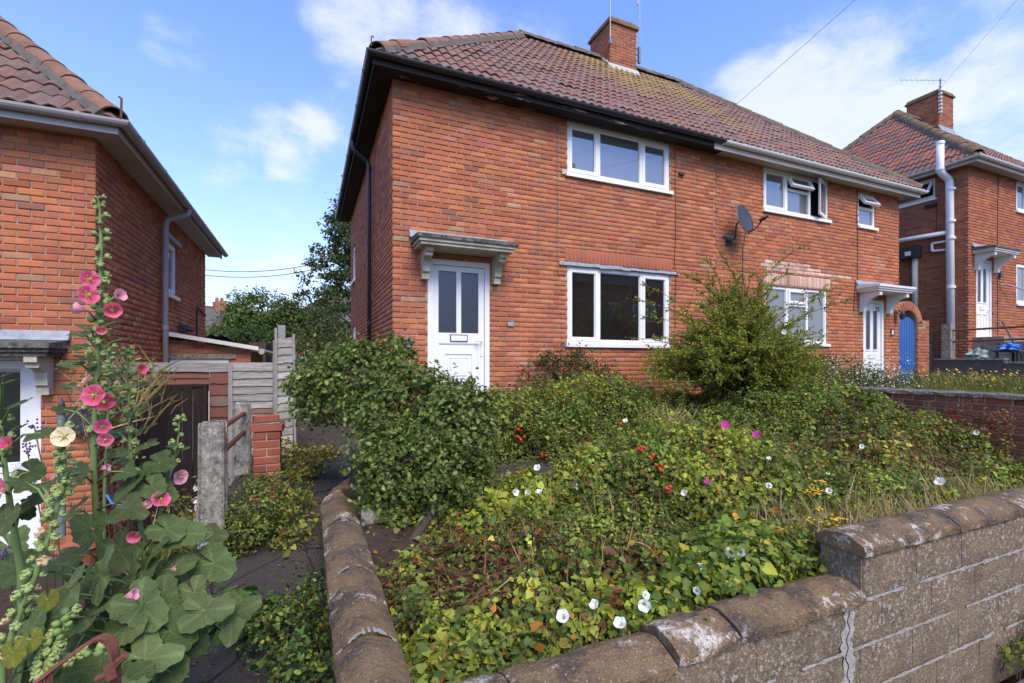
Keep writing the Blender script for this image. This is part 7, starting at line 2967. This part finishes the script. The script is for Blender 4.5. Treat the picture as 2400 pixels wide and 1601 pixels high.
def ruffle(cols, rad, n_pet, seed, depth=.3):
    """a loose flower of overlapping ruffled petals, facing +z"""
    r = random.Random(seed)
    mb = MB()
    cs = []
    for k in range(n_pet):
        a0 = 2 * math.pi * k / n_pet + r.uniform(-.1, .1)
        wd = 2 * math.pi / n_pet * .72
        rows, nn = 5, 7
        vs = []
        ph = r.uniform(0, 6)
        for i in range(rows):
            t = i / (rows - 1)
            for j in range(nn):
                s = -1 + 2 * j / (nn - 1)
                rr = rad * (t ** .85) * (1 - .10 * s * s * t) + .001
                a = a0 + s * wd * (.35 + .65 * t)
                z = rad * (depth * t - .10 + .07 * t * math.sin(s * 5 + ph) + .03 * (k % 2) + .12 * t * t * (.5 - .5 * math.cos(s * 3)))
                vs.append((rr * math.cos(a), rr * math.sin(a), z))
                c0, c1, c2 = cols
                if t < .3:
                    q = t / .3
                    c = [c0[m_] * (1 - q) + c1[m_] * q for m_ in range(3)]
                else:
                    q = (t - .3) / .7
                    c = [c1[m_] * (1 - q) + c2[m_] * q for m_ in range(3)]
                f_ = 1 + .10 * math.sin(j * 2.6 + k)
                cs.append(tuple(min(1, x * f_) for x in c))
        fs = []
        for i in range(rows - 1):
            for j in range(nn - 1):
                q = i * nn + j
                fs.append((q, q + 1, q + nn + 1, q + nn))
        mb.add(vs, fs)
    mb.c = cs
    mb.has = True
    return mb


MAG = ((.5, .12, .2), (.55, .03, .28), (.62, .06, .36))
for u, v, s, lab in ((1700, 998, .034, 'magenta rose in front of the dry grass tuft below the shrub'), (1774, 1021, .042, 'larger magenta rose low in front of the arching shrub'), (1658, 1130, .02, 'small faded pink rose beside the round white flower')):
    p = hit(u, v, .05)
    t = thing('rose_flower', lab, 'flower', p, 'pink roses in the front garden')
    me = mesh_of('petals', ruffle(MAG, s, 5, int(u), .5), PETAL, True)
    o = link('petals', me, t)
    o.rotation_euler = ((-p).normalized() + Vector((0, 0, .8))).normalized().to_track_quat('Z', 'Y').to_euler()
    link('stalk', SK, t, (0, 0, -.01))
mb = MB()
mb.lathe([(.003, -.014), (.013, -.008), (.015, .002), (.008, .012), (.004, .018)], (0, 0, 0), 8)
HIP = mesh_of('hip', mb, bpy.data.materials['hip_red'], True)
for u, v, k, lab in ((1564, 1146, 7, 'cluster of bright red rose hips beside the round white flower'), (1216, 1008, 5, 'upper cluster of red rose hips right of the holly'), (1219, 1028, 6, 'lower cluster of red rose hips right of the holly'), (1271, 1068, 5, 'cluster of orange rose hips above the bare path'),
                     (1501, 1054, 7, 'cluster of red rose hips in the middle of the weeds'), (1450, 992, 4, 'few red rose hips beside the white flower of the green mound'), (1530, 1070, 3, 'pair of dark red rose hips behind the middle mound'), (1310, 917, 3, 'orange rose hips at the top of the mound below the window'), (1545, 1095, 4, 'dull orange rose hips above the round white flower')):
    p = hit(u, v, .05)
    t = thing('rose_hips', lab, 'rose hips', p, 'clusters of rose hips in the front garden')
    for i in range(k):
        o = link('hip', HIP, t, Vector((rng.normal(0, .018), rng.normal(0, .012), rng.normal(0, .014))))
        o.rotation_euler = tuple(rng.uniform(-1, 1, 3))
YEL = mat('ragwort_yellow', (.72, .42, .015), .6, transl=.15)
for u, v, k, s, lab in ((1912, 1152, 34, .05, 'largest yellow ragwort head behind the front wall'), (1962, 1222, 30, .045, 'yellow ragwort head close above the raised coping'), (1900, 1226, 12, .026, 'small yellow ragwort head left of the raised coping'), (1915, 1192, 5, .02, 'smallest sprig of yellow ragwort between the larger heads'), (1925, 1134, 12, .04, 'loose yellow ragwort sprig on top of the tall mound')):
    p = hit(u, v, .10)
    t = thing('ragwort', lab, 'flower', p, 'yellow ragwort in the front garden')
    mb = MB()
    st_ = MB()
    for i in range(k):
        q = p + Vector((rng.normal(0, s * .75), rng.normal(0, s * .6), rng.normal(0, s * .35)))
        mb.lathe([(.003, -.002), (.009, .002), (.005, .006)], q, 7)
        st_.tube([q, q.lerp(p - Vector((0, 0, .06)), .8), p - Vector((0, 0, .25))], .0016, 3, (.10, .16, .05), cap=False)
    obj('florets', mb, YEL, t)['kind'] = 'stuff'
    obj('stalks', st_, STEM, t)
# ------------------------------------------------------------------ hollyhocks
def palmate(seed, col, lobes=5, depth=.17, cup=.10):
    """round lobed leaf: the stalk joins at the origin, the tip points along +y, +z faces up"""
    r = random.Random(seed)
    nb, nr = 73, 8
    mb = MB()
    vs, cs = [(0, 0, 0)], [tuple(c * 1.25 for c in col)]
    ph = r.uniform(0, 6)
    for i in range(1, nr + 1):
        t = i / nr
        for k in range(nb):
            s = -1 + 2 * k / (nb - 1)            # round the leaf from one side of the notch to the other
            a = math.pi / 2 + s * math.pi * .955
            l_ = math.cos(s * math.pi * lobes / 2 * .95 * 1.0)
            env = 1 - .13 * abs(s) ** 2
            rad = (.80 + depth * l_ - .035 * math.cos(s * 44)) * env
            rad *= t
            vein = abs(math.cos(s * math.pi * lobes / 2 * .95))
            z = cup * t * t * (.9 - 1.2 * abs(s)) - .075 * vein * t + .06 * t * t * math.sin(s * 7 + ph) + .035 * t * t * math.sin(s * 17 + ph * 2) + .012 * math.sin(i * 3 + s * 31)
            vs.append((rad * math.cos(a), rad * math.sin(a), z))
            sh = (1 + (.55 if vein > .985 else .18 if vein > .95 else -.05) * (1 - .45 * t) + .09 * math.sin(k * 1.7 + i * 2.2))
            sh *= 1 + .13 * math.sin(3.1 * rad * math.cos(a) * 2 + ph) * math.sin(5.3 * rad * math.sin(a) + ph * 2)
            cs.append(tuple(c * sh for c in col))
    fs = []
    for k in range(nb - 1):
        fs.append((0, 1 + k, 2 + k))
    for i in range(nr - 1):
        for k in range(nb - 1):
            q = 1 + i * nb + k
            fs.append((q, q + nb, q + nb + 1, q + 1))
    mb.add(vs, fs)
    mb.c = cs
    mb.has = True
    return mesh_of('leaf', mb, BIGLEAF, True)


LCOL = [(0.130, 0.192, 0.066), (0.160, 0.220, 0.078), (0.100, 0.155, 0.052), (0.185, 0.240, 0.090)]
LEAVES = [palmate(i, LCOL[i % 4], 5 if i % 3 else 7, [.15, .20, .12, .24][i % 4], [.10, .16, .05, -.06][i % 4]) for i in range(8)]
SMALLL = [palmate(20 + i, LCOL[(i + 1) % 4], 5, .26, .12) for i in range(3)]
YLEAF = [palmate(40 + i, (0.36, 0.36, 0.05), 5, .06, .05) for i in range(2)]
mb = MB()
mb.lathe([(.002, -.9), (.45, -.75), (.78, -.25), (.80, .15), (.6, .55), (.25, .85), (.02, 1.0)], (0, 0, 0), 8, (.17, .25, .07))
BUD = mesh_of('bud', mb, STEM, True)
mb = MB()
mb.lathe([(.002, -.7), (.6, -.55), (.95, -.1), (.9, .25), (.55, .4), (.3, .3), (.02, .28)], (0, 0, 0), 9, (.26, .33, .10))
for k in range(5):
    a = 2 * math.pi * k / 5
    mb.tube([(.75 * math.cos(a), .75 * math.sin(a), .0), (.85 * math.cos(a), .85 * math.sin(a), .45), (.35 * math.cos(a), .35 * math.sin(a), .95)], [.26, .3, .03], 4, (.30, .36, .12))
POD = mesh_of('seed_pod', mb, STEM, True)
mb = MB()
mb.lathe([(.002, -.7), (.6, -.55), (1.0, -.1), (.95, .2), (.55, .35), (.3, .2), (.02, .15)], (0, 0, 0), 9, (.44, .32, .16))
for k in range(5):
    a = 2 * math.pi * k / 5
    mb.tube([(.8 * math.cos(a), .8 * math.sin(a), .0), (.95 * math.cos(a), .95 * math.sin(a), .4), (.6 * math.cos(a), .6 * math.sin(a), .85)], [.26, .3, .03], 4, (.46, .36, .19))
DRYPOD = mesh_of('seed_pod', mb, STEM, True)
PINKS = [((.55, .50, .10), (.52, .03, .11), (.76, .17, .30)), ((.60, .45, .12), (.56, .05, .15), (.78, .22, .35)), ((.5, .4, .1), (.68, .22, .34), (.80, .42, .52)), ((.55, .5, .15), (.78, .62, .36), (.80, .70, .50))]
FLW = [mesh_of('flower', ruffle(PINKS[i], 1.0, 5, 60 + i, .30), PETAL, True) for i in range(4)]
FLC = [mesh_of('flower', ruffle(PINKS[i], 1.0, 5, 70 + i, 1.5), PETAL, True) for i in range(3)]
mb = MB()
mb.lathe([(.06, 0), (.10, .1), (.11, .3), (.05, .42)], (0, 0, 0), 8, (.62, .58, .16))
STAMEN = mesh_of('stamen', mb, PETAL, True)


def catmull(pts, n=8):
    P = [pts[0]] + list(pts) + [pts[-1]]
    out = []
    for i in range(1, len(P) - 2):
        for k in range(n):
            t = k / n
            a, b, c, d = P[i - 1], P[i], P[i + 1], P[i + 2]
            out.append(.5 * ((2 * b) + (c - a) * t + (2 * a - 5 * b + 4 * c - d) * t * t + (3 * b - a - 3 * c + d) * t ** 3))
    out.append(P[-2])
    return out


def orient(o, fwd, up):
    """+y along fwd, +z as near up as can be"""
    y = Vector(fwd).normalized()
    z = Vector(up)
    z = (z - y * z.dot(y)).normalized()
    x = y.cross(z)
    o.rotation_euler = Matrix((x, y, z)).transposed().to_euler()


def hollyhock(label, px, r0, buds=(), pods=(), flowers=(), leaves=(), ground=-1.9, scol=(.15, .22, .07)):
    """px: stalk from top to bottom as (u, v, depth); buds/pods: (t0, t1, count, size)"""
    pts = [at(*p) for p in px]
    foot = Vector((pts[-1].x, pts[-1].y + .02, ground))
    t = thing('hollyhock', label, 'hollyhock', foot, 'hollyhocks in the left front garden')
    cv = catmull(pts, 8)
    if pts[-1].z > ground + .1:
        cv.append(foot)
    mb = MB()
    n = len(cv)
    mb.tube(cv, [r0 * (.28 + .72 * (i / (n - 1)) ** .8) for i in range(n)], 8, scol)
    F0 = px[0][2]

    def along(s):
        x = s * (n - 1)
        i = min(int(x), n - 2)
        return cv[i].lerp(cv[i + 1], x - i)
    for items, me_list in ((buds, [BUD, POD]), (pods, [POD, DRYPOD])):
        for (s0, s1, cnt, size) in items:
            for k in range(cnt):
                s = s0 + (s1 - s0) * (k + rng.uniform(0, .8)) / cnt
                p = along(min(s, 1))
                a = k * 2.4 + rng.uniform(-.4, .4)
                d = Vector((math.cos(a), math.sin(a), .55)).normalized()
                q = p + d * (r0 * .6 + size * 1.15)
                mb.tube([p, q - d * size * .4], .0028, 4, scol, cap=False)
                me = me_list[0] if (k % 3 or items is pods and k % 2) else me_list[1]
                if items is buds and s > s0 + (s1 - s0) * .4:
                    me = POD
                o = link('seed_pod' if me is not BUD else 'bud', me, t, q - foot)
                o.rotation_euler = d.to_track_quat('Z', 'Y').to_euler()
                z = size * rng.uniform(.8, 1.2)
                o.scale = (z, z, z)
    for (u, v, F, size, kind, dr) in flowers:
        p = at(u, v, F)
        # nearest point of the stalk
        c = min(cv, key=lambda q: (q - p - Vector((0, 0, -.03))).length)
        mb.tube([c, c.lerp(p, .6), p - Vector(dr).normalized() * size * .15], .004, 5, scol)
        closed = kind >= 10
        me = FLC[kind - 10] if closed else FLW[kind]
        o = link('flower', me, t, p - foot)
        o.rotation_euler = Vector(dr).to_track_quat('Z', 'Y').to_euler()
        o.scale = (size, size, size)
        if not closed:
            s_ = link('stamen', STAMEN, o)
    for L_ in leaves:
        u, v, F, size, fwd, up = L_[:6]
        p = at(u, v, F)
        me = L_[6] if len(L_) > 6 else (LEAVES[int(rng.integers(8))] if size > .045 else SMALLL[int(rng.integers(3))])
        c = min(cv, key=lambda q: (q - p + Vector((0, 0, .06))).length)
        mb.tube([c, c.lerp(p, .55) + Vector((0, 0, .02)), p], [.0045 if size > .05 else .003, .0035, .0025], 5, scol)
        o = link('leaf', me, t, p - foot)
        orient(o, fwd, up)
        o.scale = (size * .80, size * .80, size * .80)
    obj('stem', mb, STEM, t, smooth=True)
    return t


RT = Vector((CT, -ST, 0))       # sideways to the right as seen from the pavement
FW_ = Vector((ST, CT, 0))       # away from the pavement
UPV = Vector((0, 0, 1))


def dirv(r, f, u):
    return RT * r + FW_ * f + UPV * u


def side_leaves(lst, F):
    """(u, v, size, side) small stalk leaves seen nearly edge on"""
    out = []
    for u, v, s, sd_ in lst:
        out.append((u, v, F + rng.uniform(-.06, .06), s, dirv(sd_, rng.uniform(-.5, .1), rng.uniform(-.15, .3)), dirv(rng.uniform(-.2, .2), -.45, 1)))
    return out


def big_leaves(lst):
    """(u, v, F, size, right, up) broad leaves, their faces turned up and to the pavement"""
    out = []
    for u, v, F, s, r_, q in lst:
        out.append((u, v, F, s, dirv(r_ + rng.normal(0, .2), .02 + rng.normal(0, .15), q - .38 + rng.normal(0, .3)), dirv(r_ * .25 + rng.normal(0, .25), -.7 + rng.normal(0, .2), .75 + rng.normal(0, .12))))
    return out


# tallest stalk with the pink flowers
hollyhock('tallest hollyhock, bare budded spike above pink flowers', [(231, 462, 1.72), (236, 540, 1.72), (236, 640, 1.71), (231, 740, 1.7), (228, 850, 1.7), (224, 950, 1.7), (220, 1060, 1.7), (224, 1180, 1.72), (236, 1300, 1.75), (250, 1420, 1.78)], .0125,
          buds=[(.0, .07, 9, .008), (.07, .30, 17, .0125), (.30, .47, 18, .014), (.47, .62, 8, .014)],
          flowers=[(209, 655, 1.66, .031, 0, dirv(.9, -.45, .2)), (206, 692, 1.64, .033, 0, dirv(.9, -.4, .25)), (203, 727, 1.66, .022, 12, dirv(-.9, -.35, .15)), (268, 697, 1.66, .022, 12, dirv(.95, -.2, .3)), (262, 726, 1.66, .027, 11, dirv(.6, -.6, -.1)),
                   (222, 927, 1.60, .037, 0, dirv(.12, -.97, .18)), (203, 893, 1.66, .029, 2, dirv(-.5, -.5, .55)), (243, 940, 1.68, .034, 0, dirv(.6, -.6, -.4)), (240, 1000, 1.66, .026, 0, dirv(.5, -.75, .2)), (247, 1030, 1.66, .024, 1, dirv(.55, -.7, -.1)), (131, 1117, 1.55, .022, 1, dirv(-.4, -.7, .3)), (238, 775, 1.66, .016, 11, dirv(.5, -.6, 0))],
          leaves=side_leaves([(200, 768, .030, -1), (262, 770, .034, 1), (185, 783, .045, -1), (290, 795, .045, 1), (182, 812, .05, -1), (270, 755, .028, 1), (165, 853, .055, -1), (200, 838, .04, -1), (255, 868, .05, 1), (155, 905, .05, -1), (265, 830, .04, 1), (290, 905, .05, 1), (150, 960, .05, -1), (280, 1060, .055, 1)], 1.70)
          + big_leaves([(175, 1120, 1.62, .075, -.8, .2), (290, 1105, 1.70, .07, .8, .2), (170, 1200, 1.66, .085, -.8, .1), (300, 1190, 1.65, .085, .7, .1), (180, 1300, 1.7, .10, -.7, .1), (280, 1290, 1.68, .10, .6, .0), (210, 1235, 1.62, .085, -.2, .1)]))
hollyhock('second tall hollyhock with green buds at its top and deep pink flowers low down', [(299, 818, 1.82), (301, 900, 1.81), (304, 1000, 1.80), (310, 1110, 1.78), (324, 1190, 1.76), (336, 1290, 1.74), (347, 1400, 1.72), (350, 1470, 1.72)], .011,
          buds=[(.0, .12, 12, .010), (.12, .35, 14, .0125), (.35, .5, 7, .012)],
          flowers=[(376, 1172, 1.70, .031, 0, dirv(.55, -.35, .55)), (345, 1185, 1.70, .026, 2, dirv(-.1, -.6, .6)), (296, 1212, 1.66, .034, 0, dirv(-.75, -.3, .35)), (322, 1250, 1.66, .022, 11, dirv(.3, -.9, -.1)), (322, 868, 1.8, .02, 10, dirv(.9, -.3, .2))],
          leaves=side_leaves([(268, 880, .045, -1), (330, 900, .045, 1), (265, 945, .05, -1), (325, 960, .06, 1), (350, 1000, .05, 1), (262, 1015, .06, -1), (345, 1040, .06, 1)], 1.8)
          + big_leaves([(375, 1085, 1.78, .075, .8, .2), (355, 1140, 1.72, .085, .5, .2), (300, 1140, 1.7, .08, -.4, .2), (390, 1240, 1.7, .09, .8, .0), (430, 1250, 1.72, .10, .9, .1), (360, 1290, 1.66, .085, .4, .1), (410, 1330, 1.7, .11, .8, .1), (500, 1320, 1.75, .115, .8, .1), (330, 1340, 1.62, .085, -.2, .2), (455, 1390, 1.68, .08, .8, -.1)]))
hollyhock('slim leaning hollyhock with one pale pink flower in front of the dark side gate', [(421, 978, 1.95), (417, 1030, 1.94), (405, 1090, 1.92), (392, 1140, 1.88), (370, 1230, 1.82), (352, 1380, 1.75)], .007,
          buds=[(.0, .05, 5, .009), (.05, .4, 9, .012)], flowers=[(421, 1118, 1.85, .030, 2, dirv(.85, -.35, -.05))],
          leaves=big_leaves([(368, 1085, 1.85, .085, -.2, .3), (385, 1150, 1.8, .07, .6, .3)]) + side_leaves([(432, 1052, .03, 1), (402, 1045, .03, -1)], 1.92))
hollyhock('thin hollyhock spike full of buds between the two tall ones', [(258, 815, 1.95), (257, 900, 1.95), (252, 1010, 1.93), (246, 1130, 1.92), (243, 1300, 1.9)], .007,
          buds=[(.0, .4, 20, .011), (.4, .6, 6, .012)], leaves=side_leaves([(285, 870, .04, 1), (300, 930, .045, 1), (222, 980, .045, -1), (285, 1010, .05, 1), (290, 1075, .06, 1)], 1.93))
hollyhock('hollyhock with a pale cream flower on a leaning stalk of seed pods', [(140, 985, 1.30), (150, 1050, 1.30), (150, 1130, 1.29), (125, 1220, 1.28), (90, 1330, 1.26), (45, 1440, 1.24), (5, 1560, 1.22)], .009,
          buds=[(.06, .38, 22, .0105)], pods=[(.34, 1.0, 40, .0118)], flowers=[(150, 1024, 1.26, .027, 3, dirv(.35, -.9, .25))],
          leaves=side_leaves([(115, 1010, .035, -1), (95, 1140, .05, -1), (60, 1130, .055, -1), (180, 1095, .04, 1)], 1.3) + [(112, 1405, 1.22, .040, dirv(.3, -.3, -.9), dirv(.3, -.9, .2), YLEAF[0]), (30, 1530, 1.15, .048, dirv(.2, -.2, -.9), dirv(.1, -.95, .2), YLEAF[1]), (72, 1500, 1.2, .045, dirv(.5, -.3, -.6), dirv(.2, -.9, .3), YLEAF[0])])
hollyhock('budding hollyhock at the very left edge of the view', [(2, 985, 1.35), (8, 1060, 1.35), (22, 1170, 1.36), (38, 1270, 1.38), (50, 1340, 1.4)], .011,
          buds=[(.0, .4, 9, .012)], flowers=[(2, 1150, 1.3, .035, 1, dirv(-.3, -.8, .2)), (24, 1045, 1.33, .018, 11, dirv(.2, -.8, .5))],
          leaves=side_leaves([(45, 945, .05, 1), (35, 1005, .045, 1), (5, 900, .05, 1), (8, 880, .03, 1), (95, 1015, .05, 1)], 1.34) + big_leaves([(70, 1105, 1.38, .065, .8, .2), (55, 1190, 1.4, .06, .5, .1), (15, 1215, 1.3, .06, -.4, .1), (75, 1170, 1.38, .055, .8, .3)]))
hollyhock('short hollyhock with pale green pods behind the rusty gate hoop', [(160, 1438, 1.26), (148, 1475, 1.25), (130, 1510, 1.24), (110, 1550, 1.22), (90, 1590, 1.2)], .007,
          buds=[(.0, 1.0, 26, .0125)], scol=(.2, .27, .08))
hollyhock('low hollyhock shoot with pods lying level behind the rusty gate hoop', [(252, 1532, 1.3), (215, 1533, 1.29), (175, 1545, 1.28), (140, 1560, 1.26), (110, 1575, 1.25)], .006,
          buds=[(.0, 1.0, 16, .013)], scol=(.2, .27, .08))
# the broad basal leaves of the clump nearest the path
bl = [(545, 1440, 1.66, .125, .9, .15), (480, 1430, 1.6, .11, .5, .3), (235, 1345, 1.50, .125, -.1, .2), (150, 1390, 1.45, .12, -.7, .1), (330, 1420, 1.52, .12, .3, .1), (290, 1470, 1.5, .115, -.1, .1), (400, 1480, 1.55, .12, .5, .1), (110, 1450, 1.4, .12, -.5, .1), (60, 1410, 1.42, .10, -.8, .0),
      (200, 1450, 1.46, .11, -.2, .1), (340, 1545, 1.45, .125, .6, .0), (230, 1580, 1.42, .12, -.2, .1), (400, 1575, 1.52, .10, .8, .0), (160, 1540, 1.4, .11, -.5, .0), (290, 1600, 1.4, .11, .2, .1), (60, 1490, 1.36, .11, -.6, .1), (450, 1500, 1.62, .09, .8, -.1), (470, 1330, 1.75, .10, .7, .2), (260, 1400, 1.56, .10, .2, .3),
      (380, 1400, 1.6, .10, .2, .2), (120, 1320, 1.55, .09, -.5, .2), (40, 1330, 1.5, .09, -.6, .1), (315, 1310, 1.62, .08, .0, .3), (200, 1370, 1.56, .09, -.6, .2), (500, 1250, 1.85, .07, .8, .2), (30, 1580, 1.3, .10, -.4, .1), (120, 1590, 1.34, .11, .0, .1), (440, 1440, 1.7, .11, .4, -.2), (350, 1490, 1.62, .12, .2, -.2), (250, 1510, 1.58, .12, -.2, -.2), (150, 1470, 1.55, .12, -.5, -.2),
      (300, 1370, 1.72, .11, .1, -.2), (400, 1350, 1.8, .10, .5, -.2), (80, 1540, 1.45, .12, -.4, -.2), (200, 1600, 1.5, .12, .1, -.3), (360, 1610, 1.52, .11, .5, -.3)]
for k in range(12):
    u_, v_ = rng.uniform(-10, 480), rng.uniform(1270, 1610)
    if u_ > 120 + (v_ - 1200) * 1.2:
        u_ *= .5
    bl.append((u_, v_, 1.62 + .35 * rng.random(), rng.uniform(.08, .125), rng.uniform(-.8, .8), rng.uniform(-.1, .25)))
hollyhock('leafy base of the hollyhock clump, very broad crinkled leaves beside the path', [(345, 1400, 1.68), (340, 1480, 1.62), (320, 1560, 1.6), (315, 1620, 1.6)], .011, leaves=big_leaves(bl))
for (u, v, F, s) in ((290, 1400, 1.45, .018), (395, 1340, 1.7, .018), (235, 1100, 1.7, .014)):
    p = at(u, v, F)
    o = link('fallen_blossom', FLC[2], None, p)
    o.scale = (s, s, s * 1.3)
    o.rotation_euler = (1.3, .4, 1.2)
    tag(o, {290: 'withered pink hollyhock blossom on a broad leaf above the rusty gate', 395: 'pale pink fallen blossom among the leaves by the path', 235: 'small folded pink blossom halfway up the tallest hollyhock'}[u], 'blossom')
# purple verbena sprigs
VB = mat('verbena_purple', (.10, .03, .17), .7)
for k, (u, v, F) in enumerate(((192, 963, 1.8), (80, 998, 1.6), (110, 1148, 1.6), (62, 1048, 1.6), (10, 1300, 1.5))):
    p = at(u, v, F)
    t = thing('verbena', ['purple verbena head in front of the brick wall between the pink flowers', 'purple verbena head over the white side door', 'small purple verbena head beside the door edge', 'thin purple verbena sprig over the door glass', 'purple verbena low at the left edge'][k], 'flower', p, 'purple verbena sprigs')
    mb, st_ = MB(), MB()
    for i in range(16):
        q = p + Vector(rng.normal(0, .011, 3))
        mb.lathe([(.001, -.004), (.004, 0), (.001, .004)], q, 5)
    st_.tube([p, p + Vector((.03, .02, -.25)), p + Vector((.05, .02, -.6))], .0022, 4, (.10, .14, .06))
    obj('blossoms', mb, VB, t)
    obj('stalk', st_, STEM, t)
mb = MB()
mb.tube([at(250, 1160, 1.7), at(262, 1180, 1.68), at(290, 1185, 1.68), at(330, 1195, 1.7)], .004, 5)
tag(obj('garden_twine', mb, BLUEPLASTIC), 'blue twine tying the hollyhock stalks together', 'twine')
